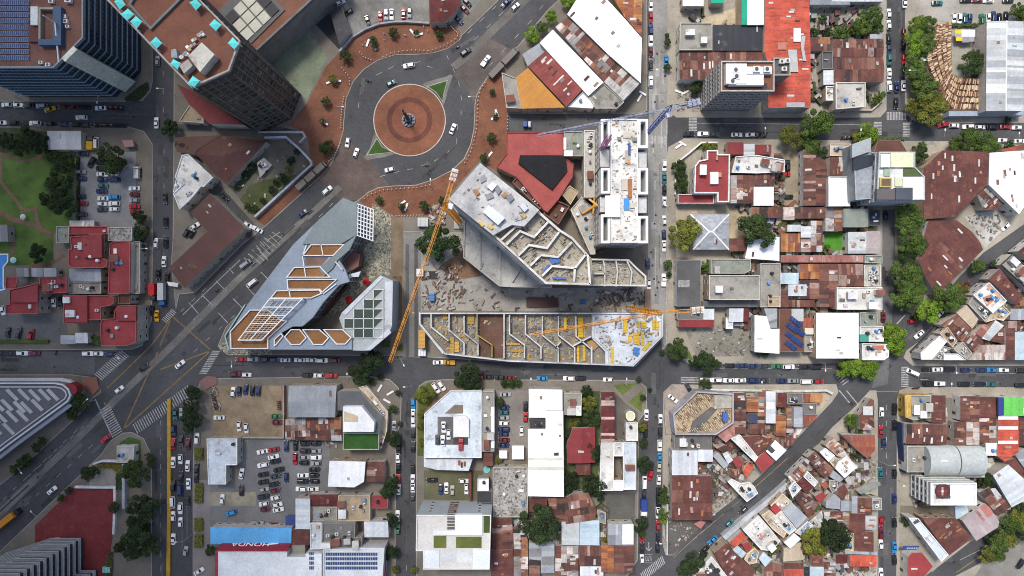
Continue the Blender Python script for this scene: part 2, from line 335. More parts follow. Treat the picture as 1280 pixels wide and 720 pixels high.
# roundabout island
def disc(mb,c,ra,z,col,n=72,ri=0.0):
    for i in range(n):
        a,b=i*math.tau/n,(i+1)*math.tau/n
        q=[(c.x+ra*math.cos(a),c.y+ra*math.sin(a),z),(c.x+ra*math.cos(b),c.y+ra*math.sin(b),z)]
        q+=[(c.x+ri*math.cos(b),c.y+ri*math.sin(b),z),(c.x+ri*math.cos(a),c.y+ri*math.sin(a),z)] if ri else [(c.x,c.y,z)]
        mb.face(q,col)
def circ(c,ra,n=72): return [(c.x+ra*math.cos(i*math.tau/n),c.y+ra*math.sin(i*math.tau/n)) for i in range(n)]
RC=W(512,150.2); k=SC
mb=MB(); mb.sides(circ(RC,45.3*k),-.01,.2,(.5,.47,.42)); disc(mb,RC,45.3*k,.2,(.5,.47,.42),ri=44.2*k); disc(mb,RC,44.2*k,.2,(.21,.09,.05),ri=28.5*k)
disc(mb,RC,28.5*k,.2,(.13,.052,.038),ri=22.3*k); disc(mb,RC,22.3*k,.2,(.22,.085,.05))
o=mb.build("roundabout_island","brick_paving"); o['kind']='structure'
# ---------------------------------------------------------------- painted markings
WH=MB(); YE=MB(); WC=(.43,.43,.42); YC=(.26,.165,.06)
def stripe(mb,x0,y0,x1,y1,w,z=.013,col=WC):
    a,b=W(x0,y0),W(x1,y1); d=(b-a).normalized(); n=Vector((-d.y,d.x,0))*w/2
    mb.face([(a-n)[:2]+(z,),(b-n)[:2]+(z,),(b+n)[:2]+(z,),(a+n)[:2]+(z,)],col)
def dashes(a,n,L,w=.18):
    p=pts(a); tot=sum((Vector(p[i+1])-Vector(p[i])).length for i in range(len(p)-1))
    for j in range(n):
        s=(j+.3)/n*tot
        for i in range(len(p)-1):
            v=Vector(p[i+1])-Vector(p[i])
            if s<=v.length:
                q=Vector(p[i])+v.normalized()*s; e=q+v.normalized()*L; stripe(WH,q.x,q.y,e.x,e.y,w); break
            s-=v.length
def crosswalk(x0,y0,x1,y1,dx,dy,n,w=.36,z=.016):
    for i in range(n):
        f=(i+.5)/n; x=x0+(x1-x0)*f; y=y0+(y1-y0)*f; stripe(WH,x-dx,y-dy,x+dx,y+dy,w,z)
def perp(x0,y0,x1,y1,L):
    v=Vector((x1-x0,y1-y0)).normalized(); return (-v.y*L,v.x*L)
crosswalk(122,472,157,441,5,4,17); crosswalk(131,508,148,543,5.5,-3.5,13); crosswalk(168,537,238,487,3,6,26); crosswalk(253,468,271,438,5,0,14)
crosswalk(1108,145,1133,145,0,5,13); crosswalk(1097,152,1097,169,5,0,9); crosswalk(1133,153,1133,171,4.5,0,9)
crosswalk(813,175,833,175,0,5.5,11); crosswalk(866,147,866,164,5,0,9); crosswalk(862,471,862,479,11,0,4); crosswalk(802,722,830,699,2,5,15); crosswalk(1131,458,1131,484,4.5,0,12)
crosswalk(205,402,218,388,3,2.5,8); crosswalk(1047,466,1058,480,4,-3,5)
stripe(WH,119,499,141,547,.5); stripe(WH,128,472,158,446,.15)
for s in ((215.5,395.5,264,438),(264,438,200,462),(264,438,154,537),(154,537,188,461),(188,461,197,440),(215,397,188,433),(130,503,152,537),(215.5,395,200,432),(134,485,188,433)): stripe(YE,*s,.5,col=YC)
dashes([0,660,120,552],9,7); dashes([0,628,100,534],8,7); dashes([30,600,110,528],6,6); dashes([222,458,300,388,360,330],9,6); dashes([222,393,262,356],3,6); dashes([236,405,280,362,330,318],5,7)
for s in ((252,368,266,382),(270,351,283,364),(286,335,292,342),(273,391,285,404),(291,373,303,385),(308,358,320,371),(326,340,336,350),(236,378,248,392),(228,394,283,341),(283,341,300,325),(325,315,335,325),(340,290,352,298),(335,300,350,290)): stripe(WH,*s,.28)
for i in range(6): stripe(WH,305+i*5,322-i*5,311+i*5,328-i*5,.3)
for i in range(7): stripe(WH,313+i*4,318-i*4,326+i*4,330-i*4,.22)
dashes([580,46,640,-12],4,8); dashes([588,55,650,-6],4,8); dashes([606,88,660,30,700,-20],6,7)
dashes([448,140,449,120,455,106,470,94,490,84,520,78,545,86],8,7); dashes([572,150,571,175,560,190,545,200,520,210,500,214,470,222],8,7); dashes([556,64,573,100,577,125,576,150],5,6); dashes([395,275,420,250],2,7)
dashes([201,520,201,720],11,7); dashes([204,60,204,150],4,6); dashes([205,180,205,330],7,6); dashes([508,700,508,720],1,7); dashes([1108,500,1108,600],5,7)
for s in ((866,163.5,866,146),(868,154,1090,156),(833,430,833,150),(834,147,834,168),(861,460,1040,461),(1150,474.5,1160,474.5),(1150,466,1270,466.5),(1090,489,1122,489),(1087,494,1095,494),(812,150,832,150)): stripe(WH,*s,.16)
for s in ((842,697,870,671,935,617,985,572),):
    for i in range(0,6,2): stripe(YE,*s[i:i+4],.22,col=(.35,.25,.1))
for i in range(5): stripe(WH,865+i*10,676-i*8.5,871+i*10,671-i*8.5,.2)
stripe(WH,1035,503,1041,496,.5); stripe(WH,1028,512,1034,505,.5)
for x in (1049,1058): stripe(WH,x,488,x+14,505,.4)
stripe(WH,1121,405,1131,394,.5); stripe(WH,1200,700,1240,680,.2); stripe(YE,1195,716,1270,664,.3,col=(.3,.22,.06))
# arrow and word on the street end, read by drivers going south
stripe(WH,811,678,811,687,.3); stripe(WH,807.5,684.5,811,688.5,.35); stripe(WH,814.5,684.5,811,688.5,.35); stripe(WH,806.5,693,815.5,693,.15); stripe(WH,806.5,703.5,815.5,703.5,.15)
o=WH.build("road_marking","road_paint"); o['kind']='structure'
o=YE.build("road_marking","road_paint"); o['kind']='structure'
rd=random.Random(44); MBp=MB(); zz_=.0102
for x0,y0,x1,y1,wd,n in ((0,640,120,530,16,9),(210,440,400,265,20,12),(0,665,140,545,14,6),(200,10,200,330,9,9),(10,143,180,143,8,6),(280,457,500,457,9,10),(530,464,800,464,8,9),(640,153,800,154,9,6),(822,10,822,690,7,26),(870,157,1270,163,9,14),(1120,10,1118,140,8,5),(850,466,1040,466,8,7),(1145,472,1275,472,8,6),(1109,500,1109,715,7,9),(870,680,1080,497,11,10),(1090,470,1270,305,10,7),(507,480,507,715,5,8),(200,510,200,715,6,7),(226,510,226,715,9,7),(1100,330,1112,440,6,4),(0,454,110,454,9,5),(540,80,620,30,12,4),(1180,715,1275,655,10,4),(450,130,455,100,9,2),(560,190,530,214,9,3)):
    for i in range(int(n*1.7)):
        t=rd.random(); a=math.atan2(-(y1-y0),x1-x0); o_=rd.uniform(-wd,wd); px=x0+(x1-x0)*t+o_*math.sin(a); py=y0+(y1-y0)*t+o_*math.cos(a); c=W(px,py); L=rd.choice((rd.uniform(1,3),rd.uniform(3,9),rd.uniform(6,16))); w_=rd.uniform(.5,2.2) if L<9 else rd.uniform(.25,.7); zz_+=.00001; f=rd.choice((.62,.75,.8,1.25,1.4)); lc=.25 if 811<px<834 and py<440 else .07
        ca,sa=math.cos(a),math.sin(a); MBp.face([(c.x+ca*u-sa*v,c.y+sa*u+ca*v,zz_) for u,v in((-L/2,-w_/2),(L/2,-w_/2),(L/2,w_/2),(-L/2,w_/2))],(lc*f,lc*f,lc*f))
        if rd.random()<.3: zz_+=.00001; disc(MBp,W(px+rd.uniform(-4,4),py+rd.uniform(-3,3)),.42,zz_+.002,(.03,.03,.03),12)
o=MBp.build("road_patches","asphalt"); o['kind']='structure'
def text_mesh(name,s,size,mat,col,ext=.01):
    cu=bpy.data.curves.new(name,'FONT'); cu.body=s; cu.size=size; cu.extrude=ext; cu.align_x='CENTER'; cu.align_y='CENTER'
    ob=bpy.data.objects.new(name,cu); dg=bpy.context.evaluated_depsgraph_get(); COL.objects.link(ob); dg.update()
    me=bpy.data.meshes.new_from_object(ob.evaluated_get(dg)); COL.objects.unlink(ob); bpy.data.objects.remove(ob)
    ca=me.color_attributes.new("tint",'FLOAT_COLOR','CORNER'); ca.data.foreach_set("color",[*col,1.0]*len(me.loops))
    me.materials.clear(); me.materials.append(MATS[mat]); me.name=name
    return bpy.data.objects.new(name,me)
o=link(text_mesh("road_marking","ALTO",1.35,"road_paint",WC,.001)); o.location=W(811,698)+Vector((0,0,.018)); o.rotation_euler=(0,0,math.pi); o.scale=(.8,2.0,1); o['kind']='structure'
# ---------------------------------------------------------------- building kit
def mesh_of(o): m=o.data; bpy.data.objects.remove(o); return m
mb=MB(); mb.box(-.5,-.05,-.5,.5,.05,.5,(.55,.55,.53)); WIN=mesh_of(mb.build("window","clean_paint"))
bm=bmesh.new(); bm.from_mesh(WIN)
WIN.materials.append(MATS["dark_glass"])
ly=bm.loops.layers.float_color["tint"]
vs=[bm.verts.new(v) for v in ((-.43,-.056,-.43),(.43,-.056,-.43),(.43,-.056,.43),(-.43,-.056,.43))]; f=bm.faces.new(vs); f.material_index=1
for l in f.loops: l[ly]=(.03,.04,.05,1)
bm.to_mesh(WIN); bm.free()
mb=MB(); mb.box(-.5,-.06,0,.5,.06,1,(.1,.06,.04)); DOOR=mesh_of(mb.build("door","clean_paint"))
def tank(col):
    mb=MB(); mb.tube((0,0,.2),(0,0,1.5),.62,.62,col,12); mb.tube((0,0,1.5),(0,0,1.75),.6,.25,col,12)
    mb.box(-.5,-.5,0,.5,.5,.2,(.3,.3,.3)); return mesh_of(mb.build("water_tank","clean_paint"))
TANKS=[tank((.03,.03,.035)),tank((.7,.7,.68)),tank((.08,.25,.5)),tank((.03,.03,.035))]
mb=MB(); mb.box(-.7,-.5,.1,.7,.5,1.0,(.6,.6,.58)); disc(mb,Vector((0,0)),.38,1.01,(.08,.08,.08),12); mb.box(-.6,-.4,0,.6,.4,.1,(.2,.2,.2)); AC=mesh_of(mb.build("ac_unit","clean_paint"))
def hut(col,rc):
    mb=MB(); mb.box(-1.4,-1.1,0,1.4,1.1,2.2,col); mb.box(-1.55,-1.25,2.2,1.55,1.25,2.34,rc); return mesh_of(mb.build("stair_hut","weathered_concrete"))
HUTS=[hut((.4,.37,.32),(.45,.43,.4)),hut((.5,.42,.33),(.2,.08,.06)),hut((.55,.54,.5),(.7,.7,.68))]
mb=MB(); 
for i in range(7): mb.bar((0,0,.2),(0,0,1.2),.06,(.3,.3,.3)) if i==0 else None
for i in range(12):
    a,b=i*math.tau/12,(i+1)*math.tau/12; mb.face([(0,.15,1.2),(.55*math.cos(a),-.1+.2*math.sin(a),1.2+.5*math.sin(a)),(.55*math.cos(b),-.1+.2*math.sin(b),1.2+.5*math.sin(b))],(.6,.6,.6))
DISH=mesh_of(mb.build("satellite_dish","clean_paint"))
mb=MB(); mb.box(-.5,-.5,0,.5,.5,.07,(.55,.54,.5)); SKY=mesh_of(mb.build("skylight","painted_sheet"))
PATCH=[]
for c_ in ((.3,.12,.05),(.4,.38,.35),(.07,.035,.03),(.22,.1,.07),(.5,.48,.45),(.16,.15,.14),(.34,.2,.15)):
    mb=MB(); mb.box(-.5,-.5,0,.5,.5,.06,c_); PATCH.append(mesh_of(mb.build('patch_sheet','rusty_sheet')))
def crate(col):
    mb=MB(); mb.box(-.5,-.5,0,.5,.5,1,col); return mesh_of(mb.build("roof_box","clean_paint"))
BOXES=[crate(c) for c in ((.55,.53,.5),(.25,.23,.21),(.4,.28,.2),(.12,.12,.13),(.7,.7,.68),(.2,.25,.32))]
def put(mesh,parent,loc,rz=0,sc=(1,1,1),name=None):
    o=bpy.data.objects.new(name or mesh.name,mesh); o.location=loc; o.rotation_euler=(0,0,rz); o.scale=sc; return link(o,parent)
RU=[((.125,.05,.038),5),((.1,.042,.034),4),((.155,.068,.05),3),((.21,.105,.075),2),((.3,.21,.18),1.2),((.07,.035,.03),2.5),((.035,.028,.026),1)]
PAL={
 'rust':('rusty_sheet',RU,1.1,3.4,.09),
 'brown':('rusty_sheet',[((.115,.042,.034),5),((.1,.037,.031),4),((.135,.052,.04),2),((.17,.08,.06),.7)],1.1,5,.03),
 'mixed':('rusty_sheet',RU+[((.4,.4,.39),4),((.3,.29,.27),3),((.55,.5,.45),2),((.3,.14,.07),2),((.2,.19,.18),2)],1.6,2.8,.16),
 'pale':('rusty_sheet',[((.42,.36,.32),4),((.5,.46,.42),4),((.3,.2,.17),3),((.25,.13,.1),2)],1.2,2.8,.1),
 'orust':('rusty_sheet',[((.34,.13,.045),4),((.25,.085,.04),4),((.42,.2,.08),2),((.2,.07,.045),2)],1.0,3.2,.08),
 'pink':('rusty_sheet',[((.33,.15,.13),4),((.38,.2,.17),3),((.28,.11,.09),2)],1.2,3,.05),
 'white':('painted_sheet',[((.78,.79,.79),6),((.74,.75,.76),3)],1.2,8,.015),
 'lgrey':('sheet_metal',[((.52,.55,.57),5),((.48,.51,.53),3),((.57,.59,.6),2)],1.1,6,.02),
 'silver':('sheet_metal',[((.44,.46,.46),5),((.52,.54,.54),3),((.33,.35,.36),3),((.62,.63,.62),1.5)],1.1,5,.04),
 'grey':('sheet_metal',[((.26,.28,.3),5),((.23,.25,.27),3)],1.1,6,.02),
 'dgrey':('sheet_metal',[((.09,.095,.1),5),((.11,.115,.12),3)],1.2,6,.02),
 'black':('painted_sheet',[((.022,.025,.034),5),((.028,.031,.04),3)],1.2,8,.01),
 'red':('painted_sheet',[((.3,.045,.045),5),((.27,.042,.042),4)],1.1,6,.015),
 'mroof':('painted_sheet',[((.085,.033,.027),5),((.078,.03,.025),3)],1.1,9,.02),
 'wred':('rusty_sheet',[((.22,.05,.042),5),((.19,.045,.04),4),((.25,.065,.05),2)],1.1,7,.02),
 'bred':('rusty_sheet',[((.48,.085,.05),6),((.42,.075,.05),4),((.52,.13,.08),1)],1.1,7,.02),
 'dred':('painted_sheet',[((.21,.028,.03),5),((.19,.026,.028),4)],1.1,6,.015),
 'mar':('rusty_sheet',[((.1,.022,.02),5),((.088,.02,.02),3)],1.1,6,.02),
 'blue':('painted_sheet',[((.1,.36,.66),5),((.095,.34,.63),4)],1.0,8,.01),
 'lblue':('sheet_metal',[((.43,.53,.58),5),((.38,.48,.53),3),((.5,.59,.63),2)],1.1,6,.02),
 'bgrey':('sheet_metal',[((.3,.32,.345),5),((.26,.28,.305),3),((.36,.38,.39),2),((.2,.2,.2),.7)],1.1,5,.03),
 'orange':('painted_sheet',[((.46,.2,.025),5),((.44,.185,.024),4)],1.1,6,.01),
 'green':('painted_sheet',[((.13,.5,.09),5),((.12,.46,.08),4)],1.1,6,.01),
 'dgreen':('painted_sheet',[((.0,.33,.2),5)],1.1,6,.01),
 'sage':('sheet_metal',[((.2,.23,.2),5),((.22,.25,.21),3)],1.1,8,.01),
 'navy':('sheet_metal',[((.035,.045,.09),5)],1.1,4,.02),
 'ptan':('sheet_metal',[((.45,.37,.27),5),((.42,.34,.24),3)],1.1,6,.02),
 'pinkg':('sheet_metal',[((.36,.3,.3),5),((.4,.34,.33),3),((.42,.17,.14),1)],1.1,5,.02),
 'terra':('rusty_sheet',[((.26,.08,.05),5),((.23,.07,.045),4)],.8,3,.02),
 'stripe':('rusty_sheet',[((.1,.02,.02),9),((.45,.33,.3),1)],.9,12,.03),
}
SLAB={'con':(.3,.285,.25),'lcon':(.45,.43,.39),'dcon':(.15,.145,.135),'wht':(.76,.76,.75),'owht':(.62,.61,.57),'bei':(.5,.42,.31),'cream':(.6,.6,.42),
 'asp':(.105,.105,.105),'rslab':(.27,.042,.045),'pslab':(.33,.075,.068),'gslab':(.24,.26,.22),'bgs':(.33,.37,.4),'tan':(.38,.3,.2),'brn':(.13,.06,.045),'dk':(.05,.05,.055),'lw':(.54,.59,.63),'clay':(.25,.1,.05)}
WALLS=[(.5,.47,.4),(.42,.38,.32),(.55,.53,.49),(.38,.34,.3),(.45,.42,.4),(.4,.3,.22)]
FOOT=[]; QUEUE=[]
def bld(label,a,h,style,cat="house",**o):
    base=wp(a,h); 
    if area(base)<0: base=base[::-1]
    FOOT.append((base,h)); QUEUE.append((label,base,h,style,cat,o,len(FOOT)-1))
def pick(p):
    t=random.random()*sum(w for _,w in p)
    for c,w in p:
        t-=w
        if t<=0: return c
    return p[-1][0]
def make(label,P,h,style,cat,o,idx):
    random.seed(idx*13+5); h=h+random.uniform(-.12,.12)
    cx=sum(p[0] for p in P)/len(P); cy=sum(p[1] for p in P)/len(P)
    e=max(range(len(P)),key=lambda i:(Vector(P[i])-Vector(P[i-1])).length); v=Vector(P[e])-Vector(P[e-1]); ang=math.atan2(v.y,v.x)
    if o.get('turn'): ang+=math.pi/2
    c,s=math.cos(-ang),math.sin(-ang)
    L=[((x-cx)*c-(y-cy)*s,(x-cx)*s+(y-cy)*c) for x,y in P]
    root=empty(o.get('name') or cat.replace(' ','_'),(cx,cy,.1),ang); tag(root,label,cat,o.get('group'))
    h-=.1
    wc=o.get('wall') or random.choice(WALLS); rp=random.Random(idx)
    mb=MB(); wl=inset(L,.12); mb.sides(wl,0,h,wc); mb.poly(wl,h,wc); mb.build("wall",o.get('wmat','render_wall'),root)
    ys=[p[1] for p in L]; xs=[p[0] for p in L]; y0,y1,x0,x1=min(ys),max(ys),min(xs),max(xs); ym=(y0+y1)/2
    form=o.get('form'); zf=lambda u,w:h+.12
    if style in SLAB:
        col=SLAB[style]; ph=o.get('ph',.55); pc=o.get('pc') or tuple(min(.75,q*1.25+.06) for q in col)
        mb=MB(); mb.poly(L,h+.02,col); rf=mb.build("roof",o.get('rmat','faded_paint' if style in('rslab','pslab') else 'weathered_concrete' if style not in('wht','cream') else 'painted_sheet'),root)
        if ph:
            mb=MB(); q=inset(L,o.get('pw',.28)); mb.sides(L,h-.1,h+ph,pc)
            for i in range(len(L)):
                j=(i+1)%len(L); A,B,D,E=L[i],L[j],q[j],q[i]
                mb.face([(*A,h+ph),(*B,h+ph),(*D,h+ph),(*E,h+ph)],pc); mb.face([(*D,h),(*E,h),(*E,h+ph),(*D,h+ph)],pc)
            mb.build("parapet","render_wall",root)
    else:
        mat,pal,su,sv,jt=PAL[style]; su=o.get('su',su); sl=o.get('slope',.12)
        if form is None: form=rp.choice('ggs') if (y1-y0)>6 and len(P)==4 else 's'
        if form=='g': zf=lambda u,w:h+.12+sl*((y1-y0)/2-abs(w-ym))
        elif form=='s': zf=lambda u,w:h+.12+sl*.5*(w-y0)
        elif form=='h':
            def zf(u,w):
                d=1e9
                for i in range(len(L)):
                    A=Vector(L[i-1]); B=Vector(L[i]); t=(B-A).normalized(); d=min(d,t.x*(w-A.y)-t.y*(u-A.x))
                return h+.12+max(0,d)*o.get('slope',.3)
            su=.9; sv=.9
        rows=[y0]; n=max(1,round((ym-y0 if form=='g' else y1-y0)/sv)); tot=(y1-y0)/2 if form=='g' else y1-y0
        for i in range(1,n+1): rows.append(y0+tot*i/n)
        if form=='g': rows+= [2*ym-q for q in rows[-2::-1]]
        mb=MB(); u=x0; k=0; last=[]
        while u<x1-.01:
            u2=min(x1,u+su*rp.uniform(.85,1.15)); 
            if x1-u2<.3: u2=x1
            colbase=pick(pal) if style in('white','blue','black','lgrey','orange','red','dred','stripe') else None
            for q in range(len(rows)-1):
                pc=clip(L,u,rows[q],u2,rows[q+1])
                if not pc or abs(area(pc))<.02: continue
                if colbase is None: cl=pick(pal) if (k%3==0 or rp.random()<.35 or q>=len(last)) else last[q]
                else: cl=colbase
                if colbase is None:
                    if q<len(last): last[q]=cl
                    else: last.append(cl)
                dz=rp.uniform(0,jt) if form!='h' else 0
                mb.face([(a,b,zf(a,b)+dz) for a,b in pc],jit(cl,.05 if mat!='painted_sheet' else .025))
            u=u2; k+=1
        # closing fascia under the sheet edge
        for i in range(len(L)):
            A,B=Vector(L[i-1]),Vector(L[i]); m_=max(1,int((B-A).length/2))
            pts_=[A+(B-A)*j/m_ for j in range(m_+1)]
            if form=='g' :
                for j in range(len(pts_)-1):
                    if (pts_[j].y-ym)*(pts_[j+1].y-ym)<0:
                        tt=(ym-pts_[j].y)/(pts_[j+1].y-pts_[j].y); pts_.insert(j+1,pts_[j]+(pts_[j+1]-pts_[j])*tt); break
            for p_,q_ in zip(pts_,pts_[1:]): mb.face([(p_.x,p_.y,h-.05),(q_.x,q_.y,h-.05),(q_.x,q_.y,zf(q_.x,q_.y)),(p_.x,p_.y,zf(p_.x,p_.y))],wc)
        rf=mb.build("roof",mat,root)
        if o.get('ridge'):
            mb=MB()
            rx=(x1-x0)/2-(y1-y0)/2
            if form=='h':
                mb.bar((-rx+ (x0+x1)/2,ym,zf(0,ym)+.05),(rx+(x0+x1)/2,ym,zf(0,ym)+.05),.7,(.7,.7,.68),.12)
                for sx,sy in((-1,-1),(-1,1),(1,-1),(1,1)):
                    C_=min(L,key=lambda p:(p[0]-sx*1e3)**2+(p[1]-sy*1e3)**2); mb.bar((sx*rx+(x0+x1)/2,ym,zf(0,ym)+.05),(C_[0],C_[1],h+.2),.55,(.7,.7,.68),.12)
            else: mb.bar((x0,ym,zf(0,ym)+.03),(x1,ym,zf(0,ym)+.03),.5,o['ridge'] if isinstance(o['ridge'],tuple) else (.6,.6,.58),.1)
            mb.build("ridge_cap","painted_sheet",root)
        for _ in range(o.get('sky',0)):
            for t_ in range(30):
                u=rp.uniform(x0+1.5,x1-1.5); w=rp.uniform(y0+1.5,y1-1.5)
                if inside(inset(L,1.6),u,w):
                    tilt=math.atan((zf(u,w+.2)-zf(u,w-.2))/.4); b=put(SKY,rf,(u,w,zf(u,w)+.1),0,(rp.uniform(.55,.85),rp.uniform(1.4,3.0),1)); b.rotation_euler=(tilt,0,0); break
    # extra solids: (poly px, z0, z1, colour, name, material)
    for q in o.get('vol',()):
        pp=[((x-cx)*c-(y-cy)*s,(x-cx)*s+(y-cy)*c) for x,y in wp(q[0],h+.1+q[2])]
        mb=MB(); mb.prism(pp,h+.02+q[1],h+q[2],q[3] if len(q)<7 else q[6],q[3]); mb.build(q[4],q[5],root)
    n=o.get('cl',None)
    ar=abs(area(P))
    if n is None: n=(min(12,int(ar/26)) if style in SLAB else (min(6,int(ar/45)) if mat=='rusty_sheet' and cat!='market' else min(7,int(ar/90))))
    elif n>3: n=int(n*1.5)
    try: IN=inset(L,1.3)
    except Exception: IN=L
    for _ in range(n):
        for t_ in range(25):
            u=rp.uniform(x0+1,x1-1) if x1-x0>2.2 else 0; w=rp.uniform(y0+1,y1-1) if y1-y0>2.2 else 0
            if inside(IN,u,w):
                z=zf(u,w)+(.1 if style not in SLAB else -.1); q=rp.random(); a_=rp.choice((0,math.pi/2))
                if style not in SLAB:
                    put(rp.choice(PATCH),rf,(u,w,z+.02),0,(rp.uniform(.5,1.2),rp.uniform(.8,2.6),1),"patch_sheet").rotation_euler=(math.atan((zf(u,w+.2)-zf(u,w-.2))/.4),0,rp.uniform(-.06,.06))
                elif q<.28: put(rp.choice(TANKS),rf,(u,w,h+.02),0,(1,1,rp.uniform(.8,1.1)))
                elif q<.45: put(AC,rf,(u,w,h+.02),a_)
                elif q<.58 and ar>60: put(rp.choice(HUTS),rf,(u,w,h+.02),a_,(rp.uniform(.8,1.3),rp.uniform(.8,1.2),1))
                elif q<.66: put(DISH,rf,(u,w,h+.02),rp.uniform(0,6))
                else: put(rp.choice(BOXES),rf,(u,w,h+.02),a_+rp.uniform(-.1,.1),(rp.uniform(.5,2.2),rp.uniform(.4,1.3),rp.uniform(.3,1.0)))
                break
    if o.get('win',1):
        cnt=0; mx=o.get('maxw',8); door=False; fh=3.0
        for i in range(len(wl)):
            A=Vector(wl[i-1]); B=Vector(wl[i]); d=B-A; ln=d.length
            if ln<3.2: continue
            d/=ln; nrm=Vector((d.y,-d.x)); M=(A+B)/2
            ca,sa=math.cos(ang),math.sin(ang); R=lambda q:Vector((q.x*ca-q.y*sa,q.x*sa+q.y*ca))
            mw=R(M)+Vector((cx,cy)); nw=R(nrm)
            if nw.dot(-mw)<0: continue
            tw=mw+nw*1.2
            if any(j!=idx and hh>h*.6 and inside(fp,tw.x,tw.y) for j,(fp,hh) in enumerate(FOOT)): continue
            k=max(1,int(ln/3.4)); fl=max(1,int(h/fh))
            for f_ in range(fl):
                for t in range(k):
                    if cnt>=mx: break
                    p=A+d*((t+.5)/k*ln)+nrm*.02; zz=f_*h/fl+min(1.7,h/fl*.55)
                    ra=math.atan2(d.y,d.x)
                    if not door and f_==0 and t==k//2:
                        put(DOOR,root,(p.x,p.y,.05),ra,(1.1,1,2.2)); door=True; continue
                    put(WIN,root,(p.x,p.y,zz),ra,(min(1.5,ln/k*.6),1,1.2)); cnt+=1
    return root
# ---------------------------------------------------------------- houses, sheds, warehouses: roof outline in photo pixels, height in metres
H='house'; WH_='warehouse'; SH='shed'; BU='building'
# -- warehouse block beside the roundabout
bld("orange roofed corner warehouse beside the brick plaza",[645,97,660,85,706,134.5,652,136],7,'orange',WH_,form='s',slope=.02,cl=0)
bld("grey concrete wedge building between plaza bus and orange roof",[627,91,645,98,652,136,633,135],6,'con',BU)
bld("grey tin lean-to above the red roof near the avenue trees",[653,68,674,54,683,63,660,83],5.5,'grey',SH,form='s',slope=.03)
bld("red metal warehouse with white skylight strips next to orange roof",[683,63,729,111,708,133.5,660,82.5],7.5,'wred',WH_,form='s',slope=.03,sky=7)
bld("long white roofed warehouse between two rusty strips",[691,37,754.5,103,735.5,120,674.5,53.5],8,'white',WH_,form='g',slope=.06)
bld("rust and cream strip roof between the two long white warehouses",[709,22,727,38,800,104,779,126,755,103,694,34],7,'mixed',WH_,form='s',slope=.03,cl=7)
bld("largest white roofed warehouse at the top of the avenue block",[723,-4,757,-2,781,24,802,48,801,104,760,68,709,18],8.5,'white',WH_,form='s',slope=.04,sky=0)
bld("rusty roof sliver between big white warehouse and pale street",[760,-12,803,-12,802,46,781,22],6,'orust',WH_,form='s',slope=.04,cl=5)
bld("stained concrete roof at the south tip of warehouse block",[736,121,754.5,104.5,780,128,771,136,744,136],6.5,'con',BU)
bld("small white roof squeezed between red and concrete warehouse roofs",[709,134,729,114,743,130,741,136],6,'wht',BU)
# -- plaza and construction block
bld("red roofed plaza building wrapped round a black courtyard cover",[633,165.5,705,165.5,705,196,717,205,716,221,698,250,684,266,678,261,646,222,620,209,633,192],8,'pslab','restaurant',ph=.5,pc=(.24,.06,.055),cl=0,
    vol=[([650,194,707,194,709,213,690,237,648,204],0,1.2,(.012,.013,.017),'courtyard_cover','render_wall')])
bld("grey green flat roof hut at the red plaza corner",[705,164.5,729,164.5,729,195.5,705,195.5],9,'gslab',BU,vol=[([705,188,716,188,716,195,705,195],0,1.5,(.7,.7,.7),'tank_room','clean_paint'),([704.5,172,708,172,708,187,704.5,187],0,1,(.65,.65,.66),'vent_box','clean_paint')])
bld("narrow light grey block beside the purple crane mast",[730,163,743,163,743,247,730,247],13,'lcon',BU,cl=7)
bld("roofless brown terrace rooms along the angled concrete tower",[640,228,646,222,678,257,675,262],7,'brn',H,cl=4,ph=.9)
bld("tan flat roof house below the red plaza roof",[702,243,712,232,723,240,713,256],7,'tan',H)
bld("open brown roof house with partition walls below red plaza",[679,267,692,249,712,258,698,281],6,'brn',H,ph=1.4,cl=2)
bld("pale concrete low block between angled tower and white tower",[713,262,727,246,744,262,744,318,738,318],8,'lcon',BU,cl=7)
